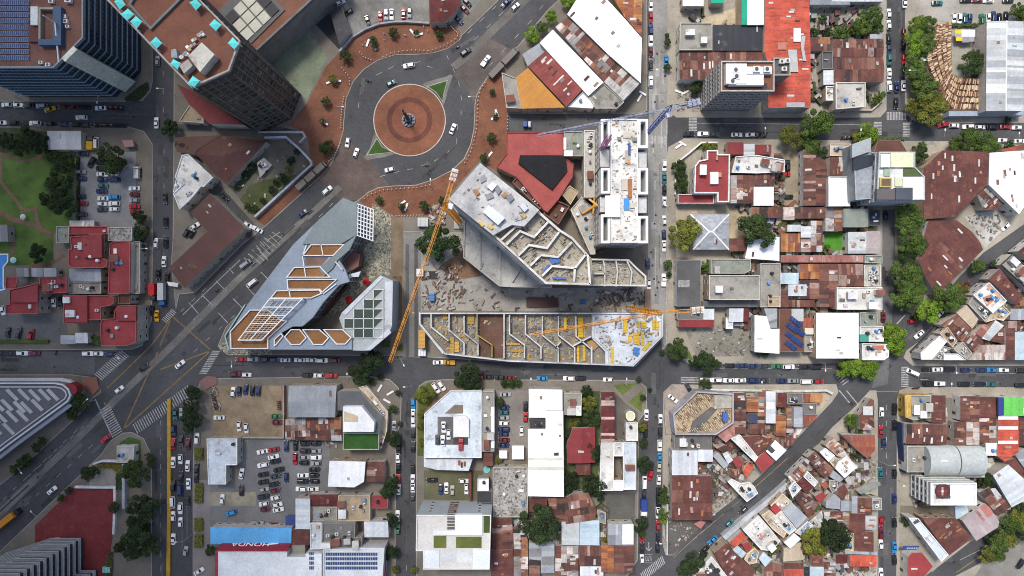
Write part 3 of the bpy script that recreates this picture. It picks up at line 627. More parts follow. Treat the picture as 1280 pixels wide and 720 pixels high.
# -- left houses, red roofs
for n,a,h,s,kw in [
 ("red flat roof strip north of the twin curved red roof house",r(87,283,136,293),6,'rslab',{}),
 ("red house with curved bay and white parapets beside the lawn",[88,296,112,294,112,293,128,293,128,322,135,326,135,331,130,335,90,335,86,331,86,312,90,311],8,'rslab',dict(vol=[(r(103,294,127,322),0,1.4,(.26,.042,.045),'upper_roof','faded_paint'),([97,303,102,303,102,312,97,312],0,1.2,(.5,.5,.5),'tank_room','clean_paint')])),
 ("long red roof slab beside the tall hedge column",[138,305,142,302,160,301,164,303,163,367,136,367],8,'rslab',{}),
 ("grey terrace strip along the east side of long red slab",r(164.5,302,176,367),5,'con',{}),
 ("mottled grey gravel roof between red strip and hedge",r(136,284,166,301),6,'con',dict(rmat='gravel_roof')),
 ("grey tin yard roof between the two curved red houses",r(87,336,127,352),5,'bgrey',dict(form='s')),
 ("weathered grey yard slab with pipes below grey tin roof",r(87,353,127,367),4,'con',dict(cl=6)),
 ("red house with rounded east wing below grey tin yard",[80,369,136,369,143,372,143,379,138,382,127,384,127,400,111,400,111,404,80,404],8,'rslab',dict(vol=[(r(80.5,369.5,109,403),0,1.2,(.25,.042,.045),'upper_roof','faded_paint')])),
 ("brown roof box between long red slab and corner red house",r(149,368,164,380),6,'brn',{}),
 ("red corner house nearest the painted avenue junction",[144,388,148,382,171,381,171,427,160,432,127,432,126,406,128,399,143,398],9,'rslab',dict(vol=[(r(145,383,170,401),0,1.1,(.25,.042,.045),'upper_roof','faded_paint')])),
 ("red roofed house with stepped wings beside the swimming pool",[13,362,48,354,48,392,8,392,8,381,13,380],8,'rslab',dict(cl=2,vol=[([14,364,47,356,47,378,14,378],0,1,(.25,.042,.045),'upper_roof','faded_paint')])),
 ("small red roof above stepped house east of the pool",[8,346,23,346,23,353,20,361,8,361],6,'rslab',{}),
 ("red roof with white skylight boxes between pool house and tin yard",[50,347,84,347,84,366,56,367,50,360],7,'rslab',dict(cl=6)),
 ("westmost of three grey tin huts below the park lawn",r(21,335,36,346),4,'bgrey',dict(form='s',cat='hut')),
 ("middle of three grey tin huts below the park lawn",r(40,335,54,346),4,'bgrey',dict(form='s',cat='hut')),
 ("eastmost of three grey tin huts below the park lawn",r(55,335,71,346),4,'bgrey',dict(form='s',cat='hut')),
 ("grey shed pair roof in the southern car park of red houses",r(76,419,94,430),4,'bgrey',dict(form='g')),
 ("paler shed roof touching the grey shed near red corner house",r(94.5,416,110,429),4.4,'lgrey',dict(form='s')),
 ("pale grey hut at the park edge above the red houses",r(71,283,87,304),4,'gslab',{}),
 ("rust striped metal shed with a pale end by the north street",r(60,164,102,187),5,'silver',dict(form='s',su=2.3)),
 ("small flat white gatehouse at the car park foot",r(88,276,118,284),3.2,'owht',dict(cl=3)),
 ("pale blue pool pavilion roof at left frame edge",[-20,281,10,281,10,302,-20,302],4,'bgrey',dict(form='s'))]:
    c_=kw.pop('cat',H); bld(n,a,h,s,c_,**kw)
# -- block around the vacant lot
bld("dark red hipped roof house west of the walled vacant lot",[245,193,250,186,276,170,290,170,333,177,320,191,284,231],6,'mroof',H,form='h',slope=.35)
bld("dark maroon shed roof at the street side of hipped house",[218,172,276,169,247,187,243,194,222,190],5,'mroof',H,form='s')
bld("white angular house with a small green patio by the street",[228,194,236,193,267,222,255,234,252,233,240,248,225,262,217,242,230,230,219,222],7,'owht',H,cl=4)
bld("white annex roof on the street side of the angular house",[222,219,232,225,221,241,217,240],5,'lw',H,cl=1)
bld("long dark red L shaped warehouse facing the avenue",[263,242,307,286,231,360,211,335,260,289,239,266],7,'mroof',WH_,form='s',slope=.02,ridge=0)
bld("broken white slab left standing on the vacant lot",[321,203,330,197,340,206,325,222],2.2,'lcon','ruin',cl=4,ph=0)
# -- top left courtyard building and bits
bld("low dark red podium roof at the foot of the brown tower",[221,105,240,114,290,146,305,156,262,155,236,130],8,'dred','podium',form='s',slope=.02,win=0,cl=0)
bld("small tan corner roof beside dark red podium",[224,152,237,132,255,146,255,154],5,'tan',H)
bld("red dome roofed pavilion with pale rim in the top car park",[536,-20,570,-20,575,6,565,20,552,28,537,28],6,'mar','pavilion',form='h',slope=.3)
bld("black ramp canopy beside the pale sports courtyard",[412,14,426,6,437,38,424,56],5,'black','canopy',form='s',slope=.02,win=0,cl=0)
# -- left triangle
bld("white roofed gatehouse on the lawn corner",r(147,557,168,578),3.5,'lcon','gatehouse',cl=2)
# -- parking block, bottom left
bld("grey ribbed metal warehouse beside the dirt car park",[361,482,421,482,419,521.5,361,521.5],8,'grey',WH_,form='g',slope=.07)
bld("dark roofed chamfered office with white upper storey",[422,489,448,489,477,521,475,541,428,541,428,513,422,513],9,'dgrey','office',form='s',slope=.0,cl=0,vol=[([429,508,452,508,468,528,467,540,429,540],0,3.4,(.74,.75,.75),'upper_storey','painted_sheet'),([430,514,447,520,447,527,430,527],3.4,3.6,(.5,.4,.27),'deck','clean_paint')])
bld("dark green lawn roof block below the chamfered office",r(429,541,474,562),7,'con','office',ph=.5,cl=0,vol=[(r(430,542,473,561),0,.1,(.03,.085,.018),'roof_lawn','lawn')])
bld("beige stepped terrace along the chamfered office street side",[449,484,458,481,485,514,484,538,477,560,475,560,476,521],4,'bei','terrace',cl=7)
bld("rust patched roof between grey warehouse and lawn roof",[357,524,427,521,427,551,357,549],4,'mixed',SH,cl=9)
bld("white blue flat roof shop at the car park entrance",[259,548,297,548,297,581,283,581,283,605,261,605],6,'lw','shop',cl=2)
bld("white metal roof with red west edge in the parking block",[412,576,457,577,455,602,443,609,410,608],7,'white','hall',form='s',slope=.03)
bld("rust ribbed roof attached to the white hall",r(458,577,481,602),5,'rust',H,form='s')
bld("dark red tiled roof strip south of the white hall",r(387,618,423,632),5,'mar',H,form='g')
bld("sandy flat roof between dark red tiles and red hut",r(423,619,463,651),5,'tan',H,cl=6)
bld("bright red hut roof on the inner street kerb",r(465,619,485,635),5,'rslab',H)
bld("pale grey yard slab west of the sandy roof",r(388,633,422,651),4,'con',H,cl=4)
bld("bright blue long roof above the motor dealer sign",[263,659,364.5,660,364,682,263,680],6,'blue','dealership',form='s',slope=.02,cl=0)
bld("narrow pale grey metal roof north of brown square roof",r(369.5,623,388,661),6,'lgrey',H,form='s')
bld("brown square roof between blue roof and dark roof",r(365.5,661.5,388,681),5,'brown',H,form='s')
bld("dark speckled flat roof beside the solar panels",[403,653,444,653,444,671,453,671,452,684,404,686],7,'dcon',BU,cl=9)
bld("pale sloping roof with red awning on inner street",[455,652,485,652,486,671,456,671],6,'lgrey',H,form='s')
bld("white grey slab strip west of the speckled roof",r(388.5,653,402.5,686),6,'lw',H,cl=2)
# -- middle bottom block
bld("white octagonal courtyard clinic with cars inside the court",[563,488,602,488,602,572,530,572,530.5,517],8,'lw','clinic',ph=.5,cl=0,
    vol=[([568,506,579,506,579,517,556,517],0,.06,(.2,.16,.12),'open_court','weathered_concrete'),(r(547,521,566.5,556),0,.06,(.13,.13,.13),'open_court','weathered_concrete'),([567,521,571,520,582,520,586,524,586,546,567,546],0,1.8,(.7,.7,.67),'court_roof','painted_sheet'),(r(566.5,547,585,556),0,.06,(.05,.05,.05),'open_court','weathered_concrete')])
bld("pale annex roof with three dark slots below the clinic",[530,573,591,573,586,588,546,587,530,583],6,'lgrey','annex',form='s',cl=3)
bld("weathered grey strip roof east of the courtyard clinic",r(602.5,489,618,564),7,'con',BU,vol=[(r(614,509,618,560),0,.9,(.72,.72,.72),'light_roof','painted_sheet')],cl=6)
bld("long white hall roof above notched skylight court",[661,486,703,487,703,513,682,513,682,522,661,522],9,'white','hall',form='s',slope=.02)
bld("broad white hall roof with cream ridge bands",[682,513.5,704,513.5,705,621,660,620,660,536,682,536],9.3,'white','hall',form='s',slope=.02,vol=[(r(660,572,705,575),.3,.5,(.55,.56,.45),'light_band','painted_sheet'),(r(660,584,705,587),.3,.5,(.55,.56,.45),'light_band','painted_sheet')])
bld("dark skylight court box in the notch of white halls",r(662,523,681,535),8.4,'dk',BU,ph=0,cl=6)
bld("grey speckled roof east of the long white hall",r(704.5,491,727,518),6,'con',H,cl=7)
bld("pink red villa roof with dark vent among trees",[709,555,716,535,744,534,744,578,709,579],6,'dred','villa',form='g',slope=.15)
bld("small maroon roof under the villa trees",r(720,580,738,594),4,'brown',H,form='s')
bld("maroon roof with pale cross stripes beside driveway",r(751.5,490,768,553),6,'stripe','hall',form='s',slope=.02,su=1.15)
bld("round pale turret roof on the driveway court",[788+6*math.cos(i*math.tau/14) if j==0 else 520+6.5*math.sin(i*math.tau/14) for i in range(14) for j in (0,1)],5,'cream','turret',cl=0,ph=.3)
bld("pale square roof below the round turret",r(782,528,797,551),6,'owht',H,cl=1)
bld("white west wing of the narrow courtyard house",[751,553,767,553,767,613,749,613],7,'owht',H,cl=2)
bld("white east wing of the narrow courtyard house",r(779,553,795,612),7,'lw',H,cl=1)
bld("cream bridge roof between the two courtyard wings",r(767.3,553,778.7,570),6.6,'owht',H,cl=1)
bld("white low roof closing the south of courtyard wings",r(767.3,600,778.7,613),6.6,'wht',H,cl=0)
bld("grey patterned gravel roof beside the white hall",r(616,584,660,646),5,'con',BU,cl=5,rmat='gravel_roof')
bld("rusty roof at the foot of the broad white hall",[684,622,707,622,707,650,690,645],5,'rust',H)
bld("big rust roof sheet south of the villa trees",[707,622,716,617,736,617,746,640,743,650,707,655],6,'rust',H,form='g',cl=3)
bld("small rust hut roof between the gravel roof and big tree",r(661,622,684,640),4,'brown',H)
bld("grey rubble roof east of the big rust sheet",[746,637,757,640,757,655,748,652],4,'con',H,cl=3)
bld("half white half slate gabled house by the pale street",r(760,655,792,681),6,'bgrey',H,form='g',slope=.1,vol=[(r(778,655.5,791.8,680.5),.7,1.0,(.74,.75,.76),'white_half','painted_sheet')])
bld("silver striped shed roof west of the green striped one",r(702,652,724,681),5,'silver',SH,form='s')
bld("silver roof with teal stripes beside the gabled house",r(724.5,650,749,681),5.4,'lblue',SH,form='s',su=1.6)
bld("rust roof with pale patch below the silver roofs",r(724,682,751,707),5,'rust',H,cl=3)
bld("ribbed rust house at the arrow painted street end",r(751.5,681.5,767,715),5.2,'orust',H)
bld("rust gable by the street beneath the gabled house",r(768,682,792,716),5.5,'rust',H,form='g')
bld("grey metal twin roof below the big round tree",[661,678,693,680,693,716,676,716,676,700,661,698],5,'bgrey',SH,form='s')
bld("rust roof strip on the east edge of modern white block",[615,647,640,647,642,686,615,686],5,'rust',H,cl=3)
bld("dark rust roof at the bottom frame by white block",r(614,687,641,724),5.4,'brown',H,sky=2)
bld("patchwork rust shack west of the big round tree",[641,660,653,652,660,676,660,724,642,724],4,'mixed',H,cl=7)
bld("brown tarp shack between grey twin roof and rust patch",[694,682,723,682,723,722,694,722],4,'mixed',H,cl=9)
bld("pale grey roof at bottom frame below the rust patch",r(725,708,754,728),5,'lgrey',H,cl=3)
bld("rust roofed shack at the bottom frame beside grey twin roof",r(661,699,675,724),4,'rust',H)
bld("white upper hut beside the maroon wall in clinic yard",r(597,598,611,613),5,'wht',H,cl=1)
bld("black flat roof below the clinic yard white hut",r(596,613.5,615,628),5,'dk',H,cl=0)
bld("maroon roof above the turquoise pool tub",r(604,566,616,582),5,'brown',H)
# -- right of the pale street
bld("red parapet house with white skylight on the street corner",[883,188,897,188,897,193,912,193,911,253,896,253,896,242,867,242,868,208,873,201,883,199],8,'rslab','villa',pc=(.7,.68,.66),pw=.5,ph=.7,cl=3,vol=[(r(888,215,898,230),0,1.1,(.78,.78,.78),'skylight','painted_sheet')])
bld("low red strip roof south of the red parapet house",r(847,243,892,254.5),4.5,'rslab',H,pc=(.6,.58,.56),cl=0)
bld("small red roof on north kerb by white flat roofs",r(909,178,929,193),5,'dred',H)
bld("narrow silver roof between red roof and green patio",r(929.5,180,943,195),5,'silver',H)
bld("red roof sliver west of the brown car yard",r(943,181,964,193),4.5,'dred',H,cl=2)
bld("white stained flat roof cluster north of rust roofs",[919,196,945,194,980,200,980,215,945,217,914,216],6,'owht',H,cl=9)
bld("rust and grey patched roof south of stained white cluster",r(913,219,943,254),5,'mixed',H,cl=6)
bld("rust roof beside the brown car yard",r(944,216,968,232),5,'rust',H,cl=2)
bld("clean white roof below the car yard rust roof",r(942,233.5,967,257),6,'white',H,form='s',slope=.03)
bld("long rust roof east of the brown car yard",[1004,187,1012,187,1033,204,1033,257,1004,257],5.5,'rust',H,form='g',cl=4)
bld("grey hipped villa roof with white ridges",[863,268,911,268,911,312,866,312],6,'bgrey','villa',form='h',slope=.25,ridge=1)
bld("brown gable roof between hipped villa and white roof",r(911,298,936,314),5,'brown',H,form='g')
bld("white roof half covered by the dark round tree",[936,300,974,296,974,326,931,323],5.5,'white',H,form='s',slope=.02)
bld("rust lean-to strip above the dark round tree",r(939,259,978,272),5,'rust',H,form='s')
bld("rust roof row north of the two silver boxes",r(993,259,1031,273),5,'rust',H,form='g')
bld("pale rust shed between the rust row and lean-to strip",r(979,259,992.5,275),4.5,'pale',H)
bld("left silver box roof in the rust cluster",r(984,281,1001,289.5),5,'lgrey',H,form='s')
bld("right silver box roof in the rust cluster",r(1001,283,1013,297),5.3,'lgrey',H,form='s')
bld("striped rust roof below left silver box",r(976,292,1000,315),4.6,'orust',H,form='s')
bld("patched rust roof west of the walled green lawn",r(1013,276,1027,315),4.5,'mixed',H,cl=4)
bld("pale patched hut beneath right silver box",r(1001,298,1013,315),4.3,'pale',H,cl=3)
bld("rust roof with a skylight north of the walled lawn",r(1031.5,259,1052,289),5,'mixed',H,cl=5)
bld("sage green flat metal roof below the grey slab tower",r(1054,261,1085,284),7,'sage',H,form='s',slope=.02)
bld("dark shed roof next to the sage metal roof",r(1085.5,262,1100,282),4,'dk',SH,cl=3,ph=.2)
bld("grey and mauve ribbed sheds east of the walled lawn",r(1060,290,1082,317),5,'silver',SH,cl=5)
bld("mauve metal roof on the tree street kerb",r(1082.5,289,1100,317),5.4,'pinkg',SH,form='s')
bld("long pink striped roof running east to tree street",r(976,319,1079,328),5,'pink',H,form='s')
bld("pale sage house front at the end of pink roof",r(1080,319,1102,329),5,'gslab',H,cl=2)
bld("orange rust roof south of the pink strip",r(1000,330,1024,349),5,'orust',H,form='g')
bld("large rust roof with grid lines south of pink strip",r(1024,330,1047,384),5.5,'rust',H,form='g',cl=2)
bld("rust roof beside white tiled terrace house",r(1047.5,330,1079,358),5,'rust',H,form='g',cl=3)
bld("cluttered grey yard house by the tree street",r(1079.5,331,1100,358),4.5,'lcon',H,cl=9)
bld("white terrace roof full of tanks on tree street",r(1045.5,359,1102,387),7.5,'owht',BU,cl=9,pc=(.7,.7,.68))
bld("light blue roof pair west of orange rust roof",r(974,341,998,355),5,'lblue',H,form='s')
bld("pale blue square roof below the blue pair",r(985,355.5,1008,370),5,'lgrey',H,form='s',cl=4)
bld("rust square roof at the end of tan hut",r(975,362,985,384),4.6,'rust',H)
bld("rust strip above the solar panel roof",r(986,375,1018,384),4.4,'rust',H)
bld("rust block under the orange rust roof",r(1000,350,1023,374),4.8,'rust',H,cl=3)
bld("dark asphalt roof deck with worn white paint patch",r(845,325,876,383),5,'asp','car deck',ph=.3,cl=0,vol=[(r(847.5,350,862,359),0,.03,(.34,.34,.33),'worn_paint','road_paint')])
bld("weathered concrete roof with red stains and white frame",r(886,344,949,375),9,'con',BU,pc=(.55,.54,.5),cl=2)
bld("grey flat roof north of the red stained concrete roof",[888,324,938,324,938,338,930,342,888,342],6,'gslab',BU,cl=2)
bld("mottled concrete roof east of the red stained roof",r(950,329,975,384),6,'con',BU,cl=5)
bld("small tan hut roof at the mottled concrete corner",r(960,370,974.5,383.5),7,'tan','hut',cl=0)
bld("dark ribbed canopy below the red stained roof",r(880,376,948,384),5,'dgrey',SH,form='s',slope=.02)
bld("red strip roof over the yard near the orange crane",r(848,400,892,409),4.5,'dred',SH,form='s')
bld("grey hut roof right of the orange crane counterweight",r(879,386,892.5,399.5),5,'lgrey',SH,form='s')
bld("dark car roof deck between the red strip and grey hut",r(846,387,878.5,399.5),4,'dcon',SH,cl=3)
bld("pale sage tin roof between dark garden and maroon box",r(911,385.5,929,402.5),5.5,'lgrey',H,form='s')
bld("maroon box roof beside the pale sage roof",r(929.5,385.5,936,402),5,'mar',H)
bld("narrow white slab beneath the pale sage roof",r(907,397,916,411),4.8,'lw',H,cl=0)
bld("white irregular roof with a cut corner by street",[943,394,958,395,963,411,974,411,974,442,943,440],6.5,'white',BU,form='s',slope=.02)
bld("slate blue roof beside the white cut corner roof",[955,385.5,971,385.5,971,410,963,410],6,'bgrey',BU,form='s')
bld("brown roof carrying tilted solar panel rows",[973,386,989,386,989,402,1004,402,1004,440,975,440],6,'brn',BU,cl=0,ph=.3)
bld("terracotta roof with a white box near big white roof",r(1004.5,397,1021,411),5,'terra',H,vol=[(r(1006,410,1017,418),0,.5,(.6,.57,.48),'tan_box','clean_paint')],cl=0)
bld("stone terrace below the terracotta roof",r(1005,418,1019,440),4,'con',H,cl=5)
bld("grey striped roof above the solar panels",r(989.5,386,1004,401.5),5,'silver',SH,form='s')
bld("big blank white roof in the middle of the block",r(1020,391,1073,448),8,'white','hall',form='s',slope=.015)
bld("sage flat roof east of the big blank white roof",r(1074,390,1096,407),6,'gslab',H,cl=3)
bld("white terrace roof with green awning on tree street",r(1074,408,1104,427),6,'owht',H,cl=6,vol=[(r(1074.5,418,1086,427),0,.6,(.05,.3,.22),'green_awning','painted_sheet')])
bld("white terrace with orange clutter above the oval tree",[1077,429,1111,430,1110,446,1104,450,1077,450],6.5,'owht',H,cl=7,vol=[([1091,432,1105,432,1105,437,1091,437],0,.5,(.5,.15,.07),'orange_awning','painted_sheet')])
bld("white flat roof left of the grey slab tower",r(1035,221,1062,258),8,'wht',BU,cl=0)
bld("small beige house row above the white flat roof",r(1037,180,1063,195),5,'bei',H,cl=4)
bld("dark brown patio house above the white flat roof",r(1037,196,1063,220),5,'mixed',H,cl=5)
bld("brown hipped pavilion roof behind the grey slab tower",[1097,175,1125,175,1135,191,1133,197,1090,197],5,'brn','pavilion',ph=.2,cl=0)
# -- top right block with red roof
bld("weathered concrete double roof beside the black roof",[850,29,890,29,890,63,849,63],7,'con',BU,cl=2)
bld("matt black flat roof next to the red warehouse",r(891,31,953,63),7,'black','hall',form='g',slope=.03)
bld("rust strip roof with pale streaks north of brick tower",[849,64,953,64,954,77,900,77,890,100,849,100],6,'rust',WH_,form='s',sky=5)
bld("bright red warehouse roof with white skylights",[956,-10,1011,-10,1013,60,1013,135,960,135,960,80,955,64],8,'bred',WH_,form='s',slope=.02,sky=9,vol=[(q,.55,.75,c,'roof_sheet','sheet_metal') for q,c in((r(992,35,1001,52),(.72,.72,.72)),([985,62,996,62,998,90,988,90],(.38,.38,.37)),([1002,45,1007,45,1005,60,1008,76,1004,76,1001,58],(.4,.4,.4)),(r(983,128,1006,134),(.35,.35,.35)),(r(972,53,983,62),(.42,.17,.12)))])
bld("white roof panel left of the bright red warehouse",r(934,-10,955,31),8.3,'white',WH_,form='s',slope=.02)
bld("green roof strip beside the white panel",r(927,-10,933.5,31),8,'dgreen',WH_,form='s',slope=.02,win=0)
bld("green canopy at the top of the beige yard",r(889,-10,905,4),5,'dgreen','canopy',form='s',win=0)
bld("white stepped canopy house at the top frame by yard",r(853,-10,879,8),5,'wht',H,cl=0)
bld("silver tin roof at top frame right of red warehouse",r(1012,-12,1062,6),5,'grey',SH,form='g')
bld("long pale tin roof strip at top frame above the trees",r(1040,-14,1104,2),5.4,'lgrey',SH,form='g')
bld("rust roof row below the roadside trees",r(1040,49,1104,71),5,'rust',H,cl=5)
bld("wide dark rust roof above the concrete terrace",r(1042,72,1104,103),5.5,'rust',H,form='g',cl=3)
bld("stained concrete terrace roof by the crossing",[1044,103.5,1081,103.5,1081,134,1044,137],7,'lcon',BU,cl=3)
bld("dark grey flat roof between red warehouse and terrace",r(1027,65,1040,87),5,'asp',H,cl=1)
bld("white blue striped roof beside the concrete terrace",[1029,88,1043,88,1043,106,1029,106],5,'lgrey',H,form='s')
bld("white roofed annex just below the striped roof",r(1032,108,1043,126),5,'owht',H,cl=3)
bld("rust shack wall strip beside red warehouse garden",r(1013.5,47,1037,64),4,'mixed',SH,cl=2)
bld("grey tin hut under the roadside trees",r(1087,43,1102,48.5),4,'bgrey',SH,form='s')
bld("long silver ribbed warehouse at the right frame",[1233,27,1279,27,1279,139,1232,139],9,'silver',WH_,form='g',slope=.09,su=.9,ridge=(.66,.67,.66))
# -- curved roof market block
bld("broad rust brown market roof with skylight slits",[1154.5,209,1178,188,1235,190,1234,230,1195,271,1155,274],7,'brown','market',form='s',slope=.02,sky=11,turn=1,cl=5,su=1.6)
bld("lower rust brown market roof with a curved east edge",[1160,276,1196,275.5,1215,290,1225,303,1229,312,1171,369,1158,349,1147,324],7,'brown','market',form='s',slope=.02,sky=5,cl=3,su=1.6)
bld("large white sheet roof reaching the right frame",[1237,191,1295,187,1295,236,1273,268,1254,249,1235.5,231],7.5,'white','hall',form='s',slope=.03,cl=7)
bld("maroon and grey roof below the large white sheet roof",[1220,245,1235,232,1253,250,1246,262,1228,262],5,'mixed',H,cl=6)
bld("small terracotta roof wedge above large white sheet roof",[1250,187,1290,178,1290,186,1258,190],6,'terra',H)
# -- triangle block
bld("white blue metal roof beside the pale street",[840,563,872,563,872,594,840,594],7,'lgrey','hall',form='s',slope=.02)
bld("small light blue roof east of white blue metal roof",r(872.5,562,891,577),6.5,'lgrey',H,form='s',slope=.02)
bld("rust roof with white skylights facing the pale street",r(839.5,595,890,628),6,'brown',WH_,form='g',sky=5,su=1.4)
bld("lower brown roof touching the dark triangular yard",r(839.5,628.5,890,650),5.6,'brown',WH_,form='g',cl=3)
bld("dark weathered concrete block above the white blue roof",r(842,544,889,561.5),5,'dcon',BU,cl=7)
bld("pink tiled roof wedge below the tan rafters",[895,543,918,529.5,918,543,907,553],5,'pink',H,form='s')
bld("rust striped roof east of the beige yard slab",r(917.5,491,932,542),5,'rust',H,form='s',cl=5)
bld("terracotta square roof beside the rust striped roof",r(933,496,947,515),5,'orust',H,form='s')
bld("navy square roof in the rust row",r(935.5,517,946,529),5.4,'navy',H,form='s')
bld("rust gable south of the navy square roof",r(937,529.5,956,543),4.8,'rust',H,form='g')
bld("stacked pale grey roof column in the rust row",[957,489,969,489,969,529,957,529],6,'lgrey',H,form='s',vol=[(r(958,503,968,512),.5,.9,(.74,.74,.73),'white_cap','painted_sheet')])
bld("patched brick roofs left of the pale grey column",[947,490,956.5,490,956.5,529,947,529],4.6,'mixed',H,cl=4)
bld("maroon roof right of the pale grey column",r(972,491,982,509),5,'mar',H,form='s')
bld("orange striped rust roof below the maroon roof",r(970,520,982,545),5,'orust',H,form='s')
bld("dark grey patched roof beside the maroon roof",r(983,491,1003,505),4.8,'dcon',H,cl=5)
bld("slate blue long roof in the triangle block",[992,509,1003,509,1003,534,992,534],6.5,'bgrey',H,form='s',slope=.03)
bld("dark courtyard shack left of the slate blue roof",r(983,510,991.5,541),4,'mixed',SH,cl=6)
bld("orange rust roof at the triangle block corner",r(1003.5,492,1028,503),5,'orust',H,form='s')
bld("grey square roof below the orange corner roof",r(1003.5,503.5,1020,518),5,'dcon',H,cl=1)
bld("rust triangular roof tip by the diagonal street",[1003.5,518.5,1023,518.5,1013,530,1004,533],5,'terra',H,form='s')
bld("patched grey rust shacks above the round brown roof yard",[937,544,985,546,990,534,1003,536,990,556,976,562,965,548],3.6,'mixed',SH,cl=8)
bld("white pipe shaped roof slanting down to red roof",[913,548,924.5,543,947,571,943,577],7,'owht',H,cl=1)
bld("curved rust roof between white slant and white court roof",[928,546,950,544,966,551,957,563,944,570],5.6,'brown',H,form='s',cl=4)
bld("bright red square roof on the diagonal street",[943,577,955.5,564,968,577,953,591],6,'red',H,form='s',slope=.02)
bld("white roof with a dark light well by the diagonal street",[957,564,969,550,983,563,970,576],6.5,'white',H,form='s',slope=.02,vol=[([958,561,962,556,969,563,965,567],.2,.45,(.06,.06,.06),'light_well','clean_paint')])
bld("dark red small roof west of the bright red square",[914,574,921,569.5,930,579,922,586],5,'red',H,form='s')
bld("orange terracotta roof on the diagonal kerb",[928,589,935,578,943,584,933,597],5,'bred',H,form='s')
bld("silver tilted small roof near the striped awning",[903,567,909,564,916,575,910,580],5,'lgrey',H,form='s')
bld("grey lane roof with black striped awning",[891,570,897,565,911,581,905,586],4.5,'silver',SH,su=1.6,form='s')
bld("red low tile roofs behind the silver tilted roof",[892,558,906,555,913,571,903,565],4.4,'rust',H)
bld("patched shacks between white slant and orange terracotta",[912,586,921,587,927,580,944,578,936,577,928,588,922,598,914,596],3.8,'mixed',SH,cl=5)
bld("whitewashed cluttered terrace on the diagonal street tip",[909,602,914,598,926,604,936,602,942,607,947,616,942,620,933,627],6.5,'owht',H,cl=9)
# -- lower right dense block
bld("rust gable at the top tip of the dense block",[1074,519,1088,498,1092,500,1092,521,1092,537,1074,537],5,'rust',H,form='s',cl=2,vol=[(r(1079,508,1091,519),.3,.5,(.5,.5,.47),'pale_patch','painted_sheet')])
bld("terracotta rust roof south of the green shrubs",[1053,543.5,1093,543.5,1093,562,1084,573,1070,562],5.4,'terra',H,form='g')
bld("white slab roof on the diagonal street kerb",[1024,565,1031,559.5,1043,569,1035,577],6.5,'wht',H,cl=1)
bld("larger white irregular roof near terracotta roof",[1047,577,1057.5,569.5,1071,583,1055,597,1043,585],6.5,'wht',H,cl=4)
bld("beige cluttered house between the two white slab roofs",[1036,577,1043,570,1049,575,1042,584],5,'bei',H,cl=4)
bld("patchwork tin roofs at the diagonal corner",[1031,557,1040,546,1051,556,1062,573,1046,570],5,'pale',H,cl=8)
bld("grey slate strip below the larger white irregular roof",[1041,587,1055,598,1049,603,1037,596],4.8,'bgrey',H,form='s')
bld("long rust mottled roof running from diagonal kerb",[1009,572,1017.5,564,1042,586,1031,598],5.3,'rust',H,form='s',cl=6)
bld("maroon square roof inside the rust mottled row",[996,603,1003,596.5,1017,608.5,1007.5,617],6,'mar',H,form='s')
bld("white tilted roof beside maroon square roof",[1004,596,1009,588.5,1022,602,1017.5,608.5],6,'owht',H,cl=1)
bld("rust terraces along the diagonal pavement",[985,596,1008,573,1012,576,1003,595,990,606],4.6,'mixed',H,cl=6)
bld("rubble covered rust roof in the dense block",[994,621,1001,613.5,1023,628,1016,640.5,1010,646],5,'rust',H,cl=6)
bld("red square roof beside rubble covered roof",[1018,620,1027.5,614.5,1033,620,1024,629],5,'red',H,form='s')
bld("small orange tiled roof in dense block grey yard",[1026,605,1032,601,1036,608,1031,613],4.8,'terra',H,form='s')
bld("grey yard roof around the small orange tiled roof",[1036,600,1047,600,1046,612,1040,616,1036,609],4,'con',H,cl=5)
bld("patched tin roof between orange tile and white tilted roof",[1022,603,1030,598,1036,600,1026,604,1025,613,1018,611],4.3,'mixed',SH,cl=4)
bld("brown rounded roof at the end of stone yard",[1047,610,1055,604.5,1060,614,1054,625,1047,620],5,'brown',H,form='h')
bld("slate blue peaked roof left of slate twin",[1032.5,627.5,1042.5,617,1050,623,1050,636.5,1032.5,635],5.4,'bgrey',H,form='s')
bld("slate blue twin roof right of the peaked one",r(1050.5,626,1064,639),5.2,'bgrey',H,form='s')
bld("rust roof with pale frame near teal awning",r(1072,622.5,1089,643),5,'rust',H,form='s',cl=3)
bld("narrow slate roof left of the pale framed rust roof",r(1064.5,620,1071.5,643),4.8,'bgrey',H,form='s')
bld("teal green awning strip reaching the side street",[1071,614,1099,602,1101,606,1076,618],4.5,'sage','awning',form='s',win=0,slope=.02)
bld("stone faced house front by the side street",r(1089.5,622,1101,637),5,'con',H,cl=3)
bld("white grey cluttered roof on the diagonal kerb corner",[985,610,992.5,601,1001,610,990,622],6,'owht',H,cl=8)
bld("beige terrace roof with a red hut",[963,632,978,616.5,989.5,627,974,643],6.5,'bei',H,cl=3,vol=[([963.5,636,970,630,977,637,970,643],0,1.6,(.36,.045,.05),'red_hut','painted_sheet')])
bld("pair of slate blue roofs with white courtyard stairs",[977,638,989,627,1011.5,649,996,660.5],7,'bgrey',H,form='s',slope=.04)
bld("white courtyard stairs beside the slate blue pair",[966,645,976,638,995,661,986,668,978,661],6,'owht',H,cl=9)
bld("plain white square roof south of slate blue pair",[979,677.5,992.5,666,1000.5,673,987,685],7,'wht',H,cl=0)
bld("dark stairwell house beside the plain white roof",[993,665,1009,651,1016,656,1002,670],5.5,'owht',H,cl=7)
bld("beige worn terrace house between white roofs",[951,644,962,637,985,661,979,672,965,661],6,'bei',H,cl=7)
